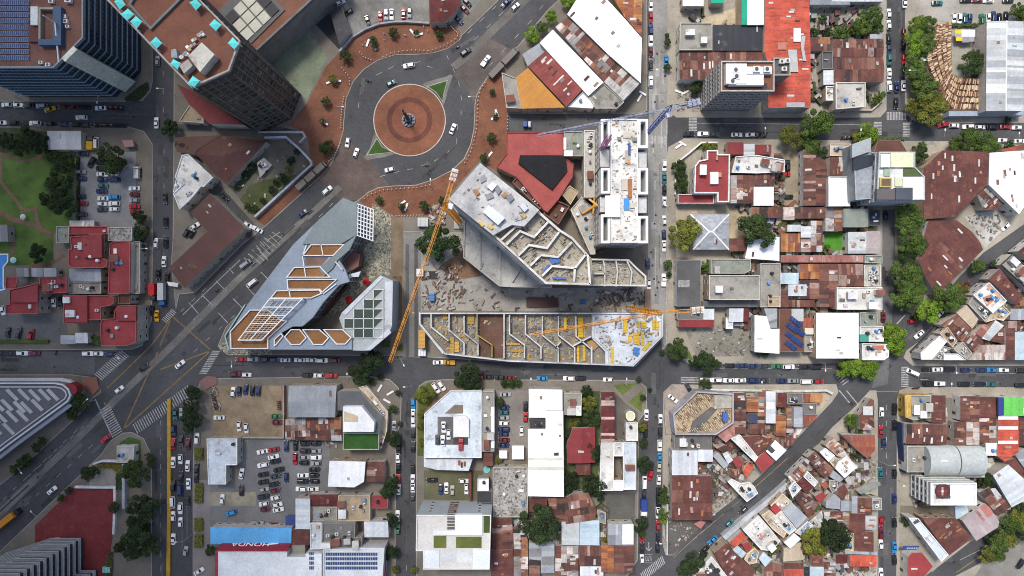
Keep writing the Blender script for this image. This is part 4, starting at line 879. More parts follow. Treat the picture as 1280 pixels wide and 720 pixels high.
bld("big white cluttered terrace with a red tarp",[928,662,948,644,962,660,975,676,964,688,951,687],6.5,'owht',H,cl=9,vol=[([947,670,951,667,954,671,950,674],0,.6,(.5,.2,.17),'red_tarp','painted_sheet')])
bld("orange red corner shop roof with blue front",[911,679,927,664,934,673,919,684],6,'bred','shop',form='s',slope=.02)
bld("red small roof behind the orange red shop",[927,680,935.5,676,940,684,933,690],5.5,'red',H,form='s')
bld("pale blue roof southwest of the red small roof",[915.5,687,921,681,932.5,691,927,698],5.5,'lblue',H,form='s')
bld("yellow walled patio house behind pale blue roof",[933,692,943,684,948,690,945,703,936,705,930,699],5,'bei',H,cl=7,wall=(.55,.36,.1))
bld("big brown roof at the diagonal street corner",[892,691,907,679.5,945,714,936,726,912,726],6,'brown',WH_,form='s',cl=6,su=1.4)
bld("pale blue square roof on the patio edge",[948,698,954,689.5,964.5,699,956,708],5.5,'lblue',H,form='s')
bld("rust low roof right of the pale blue square",[955,709,964,702,979,706,979,726,955,726],5,'rust',H,form='s')
bld("tan ribbed roof under the dark olive tree",[979,685,1000,677,1004.5,700,979,702],5,'ptan',H,form='s')
bld("dark rust ribbed strip below tan roof",r(980,703.5,1004,711),5,'brown',H,form='s')
bld("bright red roof at bottom frame below rust strip",r(980,712,1004.5,728),5.3,'bred',H,form='s')
bld("black roof strip beside the bright red bottom roof",r(1005,708,1011.5,728),5,'black',H,form='s')
bld("sky blue roof at bottom frame",r(1012,708,1029,728),5.5,'lblue',H,form='s')
bld("rust roof above the sky blue bottom roof",r(1015,694.5,1028,707.5),4.7,'rust',H,form='s',cl=2)
bld("brown patched roof right of the sky blue roof",r(1030,702,1044,728),4.6,'mixed',H,cl=4)
bld("maroon roof beside grey corrugated side street house",r(1062.5,641.5,1081,664),5.2,'brown',H,form='s')
bld("grey corrugated house on the side street",r(1081.5,645,1095,662),5,'silver',H,form='s',cl=3)
bld("large brown roof on the side street",r(1068,664.5,1091,689),5.4,'brown',H,form='s',cl=2)
bld("grey strip roof above the bright red side street roof",[1056,688,1096,689.5,1096,693.5,1056,692],5.3,'bgrey',H,form='s')
bld("bright red roof on the side street near bottom",r(1062,694,1095.5,708),5,'bred',H,form='g')
bld("maroon roof left of the bright red side street roof",r(1044.5,692.5,1059,704),4.8,'mar',H,form='s')
bld("patched grey rust huts above the twin trees",[1029,640,1047,638,1061,641,1061,660,1048,655,1030,655],4,'mixed',H,cl=8)
bld("slate and tan sheds left of the twin trees",[1011,652,1027,638,1029,650,1025,660,1014,660],4.2,'silver',H,cl=4)
bld("tan yellow house right of the dark twin tree",[1058,668,1067.5,666,1067.5,688,1056,687],4.4,'bei',H,cl=4,wall=(.5,.33,.1))
bld("open white stair house at the bottom diagonal corner",[864,724,889,694.5,898,706,912,724],6,'owht',H,cl=5,ph=.8,vol=[([874,724,889,703,897,713,903,724],0,.05,(.05,.05,.05),'dark_well','clean_paint')])
# -- triangular block on the right
bld("blank white roof at the sharp street corner",[1150,441,1174,419.5,1183,426.5,1164,449.5,1151,449.5],7,'wht',BU,cl=0)
bld("grey beige rough roof behind the blank white corner roof",[1174,417,1184,408.5,1196,426,1190,434,1182,426],6.5,'tan',BU,cl=4)
bld("small white roof on the lower pavement",[1179,442,1196,442,1207,450,1179,450],6,'wht',H,cl=0)
bld("grey parapet house beside small white pavement roof",[1191,436,1202.5,427,1214,441,1207,449,1196,441],6,'con',H,cl=5)
bld("dark gap house between white corner roofs",[1165,449.5,1178,432,1189,435,1178,441,1178,450],5,'con',H,cl=5)
bld("long rust roof slanting with white clutter",[1176,406,1195,392.5,1229,427,1218,439.5],6,'rust',H,form='s',cl=9)
bld("wide pale striped rust roof on the lower street",[1209,450,1219,440,1230,431.5,1256,431,1256,450],5.5,'pale',H,form='s')
bld("dark rust roof left of the blue roof",r(1256.5,410,1268,450),5.6,'rust',H,form='s')
bld("rust square roof above the blue roof",r(1260,401,1275,414),5,'rust',H,form='s')
bld("light blue roof cut by the right frame",r(1268.5,415,1295,450),6,'lblue','hall',form='s',slope=.03)
bld("pale tan roof in the diagonal terrace row",[1195.5,391,1208,381,1223,399,1215.5,411],6,'ptan',H,form='s',slope=.02)
bld("white terrace with orange tiles in the diagonal row",[1215.5,369,1235.5,353,1257.5,376,1240,391.5],6.8,'owht',H,cl=8,vol=[([1229,372,1239,368,1244,374,1234,383],0,.3,(.5,.2,.12),'orange_tiles','weathered_concrete'),([1233,357,1243,367,1250,374,1254,371,1237,354],0,.25,(.55,.33,.24),'orange_tiles','weathered_concrete')])
bld("maroon roof between the two open terraces",[1235.5,349,1249,335.5,1278,373,1271,381],6,'brown',H,form='s',cl=5)
bld("dark walled terrace with blue and white clutter",[1250,331,1265,317,1295,345,1295,372],6,'con',H,cl=9,pc=(.06,.06,.06))
bld("dark red roof at the right frame by the diagonal",[1272,314,1295,296,1295,330],6,'mar',H,form='s')
bld("silver ribbed roof behind the pink roof",[1227,423,1244,400,1254,407,1236,426],5.4,'silver',H,form='s')
bld("faded pink roof beside the silver ribbed roof",[1218,416,1231,405,1238,409,1227,422],5,'pink',H,form='s')
bld("grey dark terrace between tan roof and orange tiles",[1209,380,1215,370,1239,392,1230,402],5.5,'con',H,cl=6)
bld("white beige hut right of the orange tiled terrace",[1231,403,1248,377,1262,391,1253,401,1244,399],5,'bei',H,cl=5)
bld("grey blue roof at right frame above the rust square",r(1262.5,386,1295,400),5.3,'bgrey',H,form='s')
bld("rust patch roof below the silver ribbed roof",[1237,426,1244,415,1255,408,1256,430],4.8,'rust',H,cl=3)
# -- lower right block
bld("yellow fronted grey house on the street corner",[1133,494,1163,494,1163,522,1141,525,1133,522],6,'con',H,cl=6,wall=(.5,.3,.06),vol=[([1131,494,1139,494,1139,521,1132,522],0,.5,(.46,.3,.08),'yellow_wall','render_wall')])
bld("maroon ribbed roof right of the yellow fronted house",r(1163.5,494,1181,528),5.4,'brown',H,form='s',cl=3)
bld("rust roof with three pale skylights",[1133,530,1183,530.5,1183,556,1132,555],6,'rust',WH_,form='g',sky=6)
bld("rust roof right of the grey driveway",r(1200,495,1223,526),5.2,'rust',H,form='s',cl=4)
bld("dark rust roof lower left of the striped rust roof",r(1193,527,1207,559),5,'rust',H,form='g',cl=3)
bld("striped rust roof with pale bands beside driveway row",r(1207.5,527,1223,556),5.3,'pale',H,form='s')
bld("smooth dark brown roof left of the navy edge",r(1224,496,1247,522),5.6,'brown',H,form='s')
bld("patched brown roof left of the red striped roof",r(1224,522.5,1246.5,553),5,'mixed',H,cl=5)
bld("bright green roof with navy edge",[1249,497,1295,498,1295,520,1249,520],7,'green','shop',form='s',slope=.02,vol=[(r(1248,497,1255,519),.3,.9,(.03,.05,.2),'navy_edge','painted_sheet')])
bld("red roof with white cross stripes under green roof",[1248,521,1273,521,1273,565,1256,577,1246.5,570],6.5,'bred','shop',form='s',slope=.02,vol=[(r(1248,q,1272.5,q+4),.35,.5,(.75,.74,.72),'white_stripe','painted_sheet') for q in(520.5,533,551)])
bld("dark grey roof at right frame beside red stripes",r(1274,521,1295,557),5,'mixed',H,cl=7)
bld("white roof square left of red striped roof",r(1231,553.5,1246,569),5.6,'wht',H,cl=1)
bld("stained concrete roof beside the silver vault",r(1133,557.5,1160.5,590),6,'con',BU,cl=3)
bld("maroon roof right of white blue diagonal roof",[1254,578,1268,572,1281,590,1270,596],5,'brown',H,form='s')
bld("slate roof at right frame above maroon roof",[1268,569,1280,560,1295,570,1295,596,1283,590],5,'bgrey',H,form='s')
bld("white blue roof slanting to the lower right street",[1241,594,1260,580.5,1290,608,1290,621,1264.5,634],7,'lgrey','hall',form='s',slope=.03)
bld("rust roof beside the white blue slanting roof",[1224,615.5,1236,608,1263,632,1247,645],5.4,'rust',H,form='s',cl=3,vol=[([1238,611,1244,610,1252,620,1247,625],.2,.5,(.45,.47,.47),'tin_patch','painted_sheet')])
bld("rounded pinkish roof by the lower right trees",[1203,651,1231,629,1237,634,1249,652,1247,659,1220,676],6.5,'pinkg','hall',form='s',slope=.03)
bld("light blue canopy between white tall block and pink roof",[1193,632,1207,628,1210,640,1194,650],5,'lblue','canopy',form='s',win=0)
bld("dark maroon warehouse with a patched roof",[1152,647,1193,647,1213,672,1186,694],6.5,'brown',WH_,form='s',cl=9,su=1.4)
bld("white stepped roof strip along the maroon warehouse",[1135,647,1147,647.5,1185,693,1176,702],6.8,'lw',WH_,cl=1,vol=[([1141,653,1150,648,1152,651,1143,656],0,.3,(.1,.08,.08),'dark_gap','clean_paint')])
bld("red gabled shop with white trim at bottom right",[1135,696,1140,691,1152,690.5,1166,708,1150,726,1135,726],6,'red','shop',form='s',slope=.02,sky=1)
# ---------------------------------------------------------------- one-off structures
def start(name,label,cat,cx,cy,group=None):
    o=empty(name,W(cx,cy)+Vector((0,0,.14))); tag(o,label,cat,group); return o
def part(root,mb,name,mat,parent=None):
    o=mb.build(name,mat,parent or root)
    if not parent: o.location=-root.location
    return o
def cw(p): return p if area(p)>0 else p[::-1]
def ringwall(mb,p,w,z0,z1,col):
    p=cw(p); q=inset(p,w); mb.sides(p,z0,z1,col)
    for i in range(len(p)):
        j=(i+1)%len(p); mb.face([(*p[i],z1),(*p[j],z1),(*q[j],z1),(*q[i],z1)],col); mb.face([(*q[j],z0),(*q[i],z0),(*q[i],z1),(*q[j],z1)],col)
def wallline(mb,a,z0,z1,w,col,zp=None):
    p=[W(x,y,zp if zp is not None else z1).xy for x,y in pts(a)]; L=[]; R=[]; n=len(p)
    for i in range(n):
        d0=(p[i]-p[i-1]).normalized() if i else (p[1]-p[0]).normalized(); d1=(p[i+1]-p[i]).normalized() if i<n-1 else d0
        n0=Vector((-d0.y,d0.x)); n1=Vector((-d1.y,d1.x)); m_=(n0+n1)/max(.5,1+n0.dot(n1))*w/2
        q=p[i]-d0*w*.0; L.append(q+m_); R.append(q-m_)
    for i in range(n-1):
        A,B,C,D=R[i],R[i+1],L[i+1],L[i]
        mb.face([(*A,z1),(*B,z1),(*C,z1),(*D,z1)],col); mb.face([(*A,z0),(*B,z0),(*B,z1),(*A,z1)],col); mb.face([(*C,z0),(*D,z0),(*D,z1),(*C,z1)],col)
    mb.face([(*L[0],z0),(*R[0],z0),(*R[0],z1),(*L[0],z1)],col); mb.face([(*R[-1],z0),(*L[-1],z0),(*L[-1],z1),(*R[-1],z1)],col)
def facade(root,p0,p1,z0,z1,fl,co,fw=.6,fh=.5,mesh=None,skip=None):
    A=Vector(p0); B=Vector(p1); d=B-A; ln=d.length; d/=ln; n=Vector((d.y,-d.x)); ra=math.atan2(d.y,d.x)
    for f in range(fl):
        for c in range(co):
            if skip and skip(f,c): continue
            p=A+d*((c+.5)/co*ln)+n*.03
            put(mesh or WIN,root,(p.x-root.location.x,p.y-root.location.y,z0+(f+.5)/fl*(z1-z0)-root.location.z),ra,(ln/co*fw,1,(z1-z0)/fl*fh))
def solar(root,x0,y0,x1,y1,z,rows,cols,tilt=.25,col=(.04,.07,.17),off=True):
    for i in range(rows):
        ya=y0+(y1-y0)*(i+.08)/rows; yb=y0+(y1-y0)*(i+.8)/rows; mb=MB()
        for j in range(cols):
            xa=x0+(x1-x0)*(j+.04)/cols; xb=x0+(x1-x0)*(j+.96)/cols
            a,b=W(xa,yb,z),W(xb,ya,z); q=[(a.x,a.y,z+.15),(b.x,a.y,z+.15),(b.x,b.y,z+.15+tilt),(a.x,b.y,z+.15+tilt)]
            e=.06; mb.face(q,(.42,.44,.48)); mb.face([(a.x+e,a.y+e,z+.17),(b.x-e,a.y+e,z+.17),(b.x-e,b.y-e,z+.17+tilt),(a.x+e,b.y-e,z+.17+tilt)],jit(col,.12))
        part(root,mb,"solar_panel","clean_paint")
# glass tower, top left
R_=start("office_tower","dark blue glass office tower with solar panels filling its roof","office tower",60,60); h=37.5
P=cw(wp([-60,-60,105.5,-60,105.5,48,69,85.5,-60,85.5],h)); mb=MB(); mb.sides(inset(P,.45),0,h,(.016,.032,.055)); part(R_,mb,"glass_wall","dark_glass")
for i in range(10):
    z=3.2+i*3.45; mb=MB(); ringwall(mb,P,.6,z,z+.75,(.085,.125,.17)); ringwall(mb,inset(P,-.14),.2,z+.68,z+.8,(.3,.36,.42)); part(R_,mb,"floor_slab","clean_paint")
mb=MB()
for i in range(len(P)):
    A=Vector(P[i-1]); B=Vector(P[i]); n_=int((B-A).length/1.6); q=inset(P,.3)
    A=Vector(q[i-1]); B=Vector(q[i])
    for j in range(n_): 
        m_=A+(B-A)*j/n_; mb.bar((m_.x,m_.y,.2),(m_.x,m_.y,h-.5),.12,(.07,.09,.11))
o=part(R_,mb,"mullions","clean_paint"); o['kind']='stuff'
mb=MB(); mb.poly(P,h+.02,(.17,.085,.065)); part(R_,mb,"roof","weathered_concrete")
mb=MB(); ringwall(mb,P,.5,h-.6,h+.8,(.22,.25,.27)); part(R_,mb,"parapet","clean_paint")
A=W(97.5,62,h); B=W(82.5,77,h); d=(B-A).normalized(); n=Vector((d.y,-d.x,0)); 
if n.dot(-A)<0: n=-n
mb=MB(); mb.prism([tuple((A+n*.6)[:2]),tuple((B+n*.6)[:2]),tuple((B-n*1.2)[:2]),tuple((A-n*1.2)[:2])],1.5,h+1.2,(.6,.61,.53)); part(R_,mb,"stair_pier","render_wall")
solar(R_,-45,0,37,77,h+.3,10,34)
mb=MB(); ringwall(mb,wp(r(48,9,75,55),h+2),.7,h,h+2.0,(.3,.27,.22)); mb.prism(cw(wp(r(66,8,76,56),h+2.4)),h,h+2.4,(.05,.09,.16)); mb.prism(cw(wp(r(47.5,49,66,56),h+2.4)),h,h+2.4,(.05,.09,.16)); mb.box(*W(38,31,h+2)[:2],h,*W(47,8,h+2)[:2],h+2,(.6,.62,.62)); mb.box(*W(36,52,h+1)[:2],h,*W(48,31,h+1)[:2],h+1,(.11,.03,.028)); part(R_,mb,"roof_plant","painted_sheet")
mb=MB(); a=W(76,32,h)
mb.bar((a.x,a.y,h),(a.x,a.y,h+9),.3,(.6,.6,.6)); mb.bar((a.x,a.y,h+3),(a.x-.3,W(76,78,h).y,h+.6),.45,(.55,.56,.55)); part(R_,mb,"antenna_mast","clean_paint")
for x,y,s in ((84,28,1.3),(86,34,1),(82,22,1.2),(53,79,1),(62,82,1.2),(88,2,1.6),(66,3,1.2)): p=W(x,y,h)-R_.location; put(AC,R_,(p.x,p.y,h-.12),0,(s,s,s))
# brown tower with turquoise rooftop canopies
R_=start("office_tower","tall brown brick office tower with turquoise rooftop canopies","office tower",330,120); h=60
P=cw(wp([138,4,241,111,288,90,302,52,251,0,190,-62,100,-35],h)); mb=MB(); mb.prism(P,0,h-.02,(.06,.055,.05),(.17,.07,.047)); part(R_,mb,"wall","render_wall")
mb=MB(); mb.poly(inset(P,.5),h+.02,(.175,.072,.047)); part(R_,mb,"roof","weathered_concrete")
mb=MB(); ringwall(mb,P,.55,h-1,h+1.1,(.34,.32,.3)); part(R_,mb,"parapet","render_wall")
for i in range(16):
    z=3+i*3.5; mb=MB(); ringwall(mb,inset(P,-.22),.4,z,z+.55,(.13,.115,.1)); part(R_,mb,"floor_slab","render_wall")
mb=MB()
for i in range(len(P)):
    A=Vector(P[i-1]); B=Vector(P[i]); n_=int((B-A).length/2.3); t=(B-A).normalized(); no=Vector((t.y,-t.x))*.2
    for j in range(n_+1): m_=A+(B-A)*j/n_+no; mb.bar((m_.x,m_.y,.1),(m_.x,m_.y,h-1.2),.5,(.12,.105,.09))
o=part(R_,mb,"facade_fins","render_wall"); o['kind']='stuff'
mb=MB()
for i in range(len(P)):
    A=Vector(P[i-1]); B=Vector(P[i]); n_=int((B-A).length/2.3); t=(B-A).normalized(); no=Vector((t.y,-t.x))*.05
    for j in range(n_):
        for f in range(15):
            if random.random()<.12: continue
            a=A+(B-A)*(j+.2)/n_+no; b=A+(B-A)*(j+.8)/n_+no; z=4.1+f*3.5; mb.face([(*a,z),(*b,z),(*b,z+1.6),(*a,z+1.6)],random.choice(((.015,.017,.02),(.03,.033,.036),(.1,.1,.09))))
o=part(R_,mb,"windows","dark_glass"); o['kind']='stuff'
for q in ((143,2,150,-4,157,6,150,12),(151,18,160,11,168,18,159,26),(163,27,170,20,178,27,171,36),(188,53,195,46,203,54,196,61),(237,3,245,-1,252,6,245,13),(262,31,268,24,277,31,270,39),(285,54,291,47,299,55,293,62),(235,104,241,95,250,101,243,109),(213,80,217,74,226,79,222,87),(196,58,202,52,206,56,200,62)[:0] or (232,-8,239,-14,246,-7,240,-1)):
    mb=MB(); p=wp(list(q),h+2.5); c=(.1,.6,.58); m_=Vector((sum(a for a,b in p)/4,sum(b for a,b in p)/4)); p=cw(p)
    for i in range(4): mb.face([(*p[i],h+2.6),(*p[(i+1)%4],h+2.6),(m_.x,m_.y,h+3.2)],c)
    for a in p: mb.bar((*a,h),(*a,h+2.6),.15,(.6,.6,.6))
    part(R_,mb,"roof_canopy","painted_sheet")
mb=MB(); mb.prism(cw(wp([235,70,252,53,268,68,250,90],h+4)),h,h+4,(.42,.4,.35),(.5,.48,.42)); mb.prism(cw(wp([224,82,235,74,241,82,230,92],h+2.6)),h,h+2.6,(.38,.36,.33)); mb.prism(cw(wp([214,62,220,61,222,72,214,72],h+2)),h,h+2,(.3,.33,.36)); part(R_,mb,"lift_house","weathered_concrete")
mb=MB(); ringwall(mb,wp([160,5,188,37,245,-20,200,-60],h+1),.7,h,h+1,(.12,.14,.13)); part(R_,mb,"planter_kerb","clean_paint")
for i in range(16):
    a=random.uniform(0,1); x=229+26*a+random.uniform(-3,3); y=72-30*a+random.uniform(-3,3); p=W(x,y,h)-R_.location; put(random.choice(BOXES+TANKS[:1]),R_,(p.x,p.y,h-.12),.7,(1,.9,1))
# terrace building with skylight grid
R_=start("building","brown terraced building with beige and black skylight panels behind tower","building",330,30); h=16
P=cw(wp([250,-5,303,52,320,66,392,0,425,-34,300,-90],h)); mb=MB(); mb.prism(P,0,h-.02,(.2,.195,.18),(.19,.085,.055)); part(R_,mb,"wall","render_wall")
mb=MB(); mb.poly(inset(P,.6),h+.02,(.19,.085,.055)); part(R_,mb,"roof","weathered_concrete")
mb=MB(); ringwall(mb,P,.8,h-.5,h+.9,(.17,.17,.16)); part(R_,mb,"parapet","render_wall")
O=Vector((280,20)); U=Vector((28,32))/3; V=Vector((42,-40))/4
mb=MB(); mb.prism(cw(wp([272,14,314,54,356,12,316,-30],h+.6)),h,h+.5,(.1,.1,.1)); part(R_,mb,"skylight_frame","clean_paint")
for i in range(3):
    for j in range(4):
        a=O+U*i+V*j; q=[a+U*.06+V*.06,a+U*.94+V*.06,a+U*.94+V*.94,a+U*.06+V*.94]; mb=MB(); dark=(i,j) in((0,0),(1,3),(2,3),(0,3)); mb.prism(cw([tuple(W(*p_,h+1)[:2]) for p_ in q]),h+.4,h+.9,(.03,.03,.035) if dark else (.5,.49,.4)); part(R_,mb,"skylight_panel","clean_paint")
# angled concrete tower under construction
R_=start("construction_tower","angled grey concrete tower under construction with white top slab","construction site",640,310); h=42
P=cw(wp([600,203.5,674,262.5,699,284,741,323,740,354,680,354,561,249],40)); mb=MB(); mb.prism(P,0,37.5,(.5,.49,.46),(.34,.31,.25)); part(R_,mb,"concrete_core","weathered_concrete")
for i in range(11):
    mb=MB(); ringwall(mb,inset(P,-.3),.5,2.6+i*3.2,3.0+i*3.2,(.5,.49,.47)); part(R_,mb,"floor_slab","weathered_concrete")
T=cw(wp([600,203.5,674,262.5,655,283,640,281,634,284,616.5,294,561,249],42)); mb=MB(); mb.prism(T,37.5,42,(.5,.5,.49),(.46,.46,.455)); part(R_,mb,"top_slab","weathered_concrete")
mb=MB(); WCN=(.58,.56,.52); z4=lambda a:[540+v/4 if i%2==0 else 190+v/4 for i,v in enumerate(a)]
for a in ([370,465,440,395,510,425,580,350],[430,520,485,465,575,480,635,400],[490,570,545,515,630,525,700,450],[550,620,600,570,715,580,770,510],[715,580,710,650],[310,415,570,655,790,660],[520,290,635,390,700,430,780,520,790,660],[345,440,420,372,445,376]):
    wallline(mb,z4(a),37.4,39.7,.75,WCN,39.7)
part(R_,mb,"wall_upstand","weathered_concrete")
mb=MB()
for _ in range(420):
    u=random.uniform(310,790); w=random.uniform(300,655); q=z4([u,w]); p=W(*q,38)
    if inside(inset(P,1.2),p.x,p.y) and not inside(T,p.x,p.y): mb.obox(p.x,p.y,37.5,random.uniform(.3,1.7),random.uniform(.15,.7),random.uniform(.1,1.1),random.choice((.7,-.85,.75)),random.choice(((.32,.27,.18),(.4,.37,.32),(.2,.18,.15),(.28,.2,.12),(.15,.13,.11),(.1,.09,.08),(.4,.39,.37))))
o=part(R_,mb,"building_materials","clean_paint"); o['kind']='stuff'
mb=MB()
for a in ([548,612,575,565,590,560,565,610],[585,535,640,520,640,550,600,560],[600,625,670,625,668,636,605,634]): mb.prism(cw(wp(z4(a),38.8)),38.2,38.8,(.05,.13,.38))
part(R_,mb,"blue_tarp","painted_sheet")
mb=MB()
for _ in range(90):
    p=W(random.uniform(563,672),random.uniform(206,292),42)
    if inside(inset(T,1.5),p.x,p.y): mb.obox(p.x,p.y,42,random.uniform(.2,1.8),random.uniform(.15,.8),random.uniform(.05,.6),random.choice((.7,-.85,.2)),random.choice(((.3,.3,.3),(.2,.19,.18),(.36,.35,.33),(.24,.16,.1),(.38,.33,.25),(.15,.15,.17))))
o=part(R_,mb,'loose_materials','clean_paint'); o['kind']='stuff'
for q,c,hh,nm in (([255,300,285,265,365,330,330,365],(.62,.66,.7),2.2,'roof_cabin'),([230,350,240,343,262,365,250,374],(.55,.38,.08),.7,'formwork_pile'),([272,372,285,360,308,380,296,388],(.55,.38,.08),.7,'formwork_pile'),([310,180,330,165,348,190,330,215],(.2,.2,.22),1,'steel_pile'),([205,195,222,183,240,205,222,220],(.3,.16,.07),.9,'timber_pile'),([265,215,300,200,310,225,275,240],(.24,.24,.26),.8,'steel_pile'),([370,225,395,205,412,232,388,252],(.2,.2,.22),1,'steel_pile'),([275,175,300,150,325,165,300,195],(.7,.7,.72),1.4,'roof_cabin'),([238,130,262,110,272,140,245,155],(.25,.25,.27),.7,'steel_pile'),([345,215,365,200,380,215,362,230],(.33,.18,.08),.8,'timber_pile'),([435,268,455,252,482,280,462,300],(.5,.52,.58),1.5,'roof_cabin'),([440,315,455,305,475,320,462,332],(.45,.3,.1),.7,'formwork_pile')):
    mb=MB(); mb.prism(cw(wp(z4(q),h+hh)),h,h+hh,c); part(R_,mb,nm,"clean_paint")
pw_=cw(wp([561,249,680,354],40)) if 0 else wp([561,249,680,354],40); facade(R_,pw_[0],pw_[1],3,36,8,9,.45,.45) ; pw_=wp([680,354,740,354],40); facade(R_,pw_[0],pw_[1],3,36,5,4,.5,.4)
R_=start("concrete_podium","lower grey concrete podium below the angled construction tower","podium",620,310)
P=cw(wp([580,275,590,275,690,357,690,360,640,359,624,358,579,322],13)); mb=MB(); mb.prism(P,0,13,(.4,.39,.36),(.4,.39,.36)); part(R_,mb,"wall","weathered_concrete")
mb=MB(); ringwall(mb,P,.5,12.5,13.8,(.4,.39,.37)); wallline(mb,[600,290,600,336],12.9,13.9,.5,(.4,.39,.37)); wallline(mb,[625,312,625,356],12.9,13.9,.5,(.4,.39,.37)); wallline(mb,[640,322,650,336,640,352],12.9,14.2,.6,(.42,.41,.38)); part(R_,mb,"upstand","weathered_concrete")
for i in range(14): p=W(random.uniform(588,668),random.uniform(300,352),13)-R_.location; put(random.choice(BOXES[:4]),R_,(p.x,p.y,12.9),random.uniform(0,3),(random.uniform(.5,2),.6,.5),"rubble_pile") if inside(inset(P,1.5),p.x+R_.location.x,p.y+R_.location.y) else None
R_=start("concrete_shell","low open concrete rooms joining angled tower and pale street","construction site",775,340); h=19
P=cw(wp([727,323,786,324,796,334,808,345,808,358,727,357],h)); mb=MB(); mb.prism(P,0,h-2.4,(.42,.41,.38),(.36,.34,.29)); part(R_,mb,"floor_deck","weathered_concrete")
mb=MB(); ringwall(mb,P,.6,h-2.5,h,(.55,.54,.5))
for a in ([754,324,756,336,756,358],[770,324,772,340,770,358],[784,326,790,340,788,358],[742,342,756,342]): wallline(mb,a,h-2.5,h-.1,.55,(.55,.54,.5),h)
part(R_,mb,"wall_upstand","weathered_concrete")
mb=MB()
for _ in range(150):
    p=W(random.uniform(741,806),random.uniform(326,356),h)
    if inside(inset(P,1),p.x,p.y): mb.obox(p.x,p.y,h-2.4,random.uniform(.4,2),.3,random.uniform(.1,.8),random.choice((0,1.57)),random.choice(((.5,.48,.42),(.25,.22,.18),(.35,.3,.2))))
o=part(R_,mb,"building_materials","clean_paint"); o['kind']='stuff'
# white tower
R_=start("construction_tower","long white roofed tower with balcony wells beside the pale street","apartment tower",770,235); h=30
P=cw(wp(r(763,149,797,303.5),h)); mb=MB(); mb.prism(P,0,h,(.5,.49,.47),(.68,.67,.63)); part(R_,mb,"core","weathered_concrete")
mb=MB()
for _ in range(150):
    p=W(random.uniform(764,796),random.uniform(151,301),h); mb.obox(p.x,p.y,h,random.uniform(.2,1.6),random.uniform(.15,.6),random.uniform(.05,.5),random.choice((0,1.57,.5)),random.choice(((.45,.42,.36),(.2,.19,.18),(.55,.5,.42),(.3,.2,.12),(.5,.5,.5))))
o=part(R_,mb,'building_materials','clean_paint'); o['kind']='stuff'
for x0,x1,seg in ((751,762.6,((149,182),(184,207),(210,242),(245,264),(268,304))),(797.4,810,((149,185),(188,208),(210,243),(245,265),(270,304)))):
    for k,(y0,y1) in enumerate(seg):
        p=cw(wp(r(x0,y0,x1,y1),h)); mb=MB(); full=k%2==0
        mb.prism(p,0,h-(4.5 if full else 2.5),(.42,.41,.4),(.2,.2,.2) if full else (.55,.55,.54)); part(R_,mb,"balcony_floor","weathered_concrete")
        if full: mb=MB(); ringwall(mb,p,.9,h-4.4,h+.3,(.72,.72,.71)); part(R_,mb,"balcony_wall","painted_sheet")
mb=MB(); ringwall(mb,P,.35,h-.3,h+.7,(.74,.74,.73)); part(R_,mb,"parapet","painted_sheet")
z5=lambda a:[600+v/4.5 if i%2==0 else 140+v/4.5 for i,v in enumerate(a)]
for q,c,hh,nm in ((r(705,470,790,590),(.76,.76,.76),1.6,'upper_roof'),(r(810,485,840,550),(.06,.25,.55),.6,'blue_pallets'),(r(835,375,855,480),(.35,.14,.05),.7,'timber_pile'),(r(795,375,830,440),(.5,.45,.36),.5,'formwork_pile'),(r(815,215,845,285),(.4,.37,.3),.6,'formwork_pile'),(r(835,175,847,240),(.05,.1,.25),1.2,'steel_rail'),(r(805,115,850,145),(.5,.46,.36),.5,'formwork_pile'),(r(775,140,795,158),(.2,.2,.2),1,'roof_box'),(r(860,143,885,165),(.2,.2,.2),1,'roof_box'),(r(830,270,845,290),(.7,.25,.05),.8,'orange_bin'),(r(845,510,870,540),(.5,.48,.4),.7,'roof_box')):
    mb=MB(); mb.prism(cw(wp(z5(q),h+hh)),h,h+hh,c); part(R_,mb,nm,"clean_paint")
for e,co,fl in ((([751,304],[810,304]),9,8),(([751,149],[751,304]),18,6)):
    a,b=[W(*p,h) for p in e]; facade(R_,a[:2],b[:2],2,24,fl if co==9 else 4,co,.55,.5)
# podium construction along the south street
R_=start("construction_deck","long low construction deck with white zigzag partition walls","construction site",670,422); h=8
P=cw(wp([524,391,829,391,829,420,792,458,635,452,600,448,556,443,524,405],h)); mb=MB(); mb.prism(P,.0,4.6,(.4,.4,.39),(.24,.225,.19)); part(R_,mb,"floor_deck","weathered_concrete")
mb=MB(); ringwall(mb,P,.5,4.5,h,(.52,.52,.52)); part(R_,mb,"outer_wall","weathered_concrete")
DW=cw(wp([740,392,829,392,829,420,792,457,757,456,757,440,740,423],h)); mb=MB(); mb.prism(DW,4.5,7.2,(.5,.51,.52),(.47,.5,.54)); part(R_,mb,"white_deck","weathered_concrete")
BC=cw(wp(r(598.5,392,629,447),5)); mb=MB(); mb.prism(BC,4.5,4.9,(.11,.06,.045)); part(R_,mb,"brown_court","soil")
z8=lambda a:[520+v/8 if i%2==0 else 370+v/8 for i,v in enumerate(a)]
z7=lambda a:[670+v/7.53 if i%2==0 else 370+v/7.53 for i,v in enumerate(a)]
ZW=(.52,.52,.51)
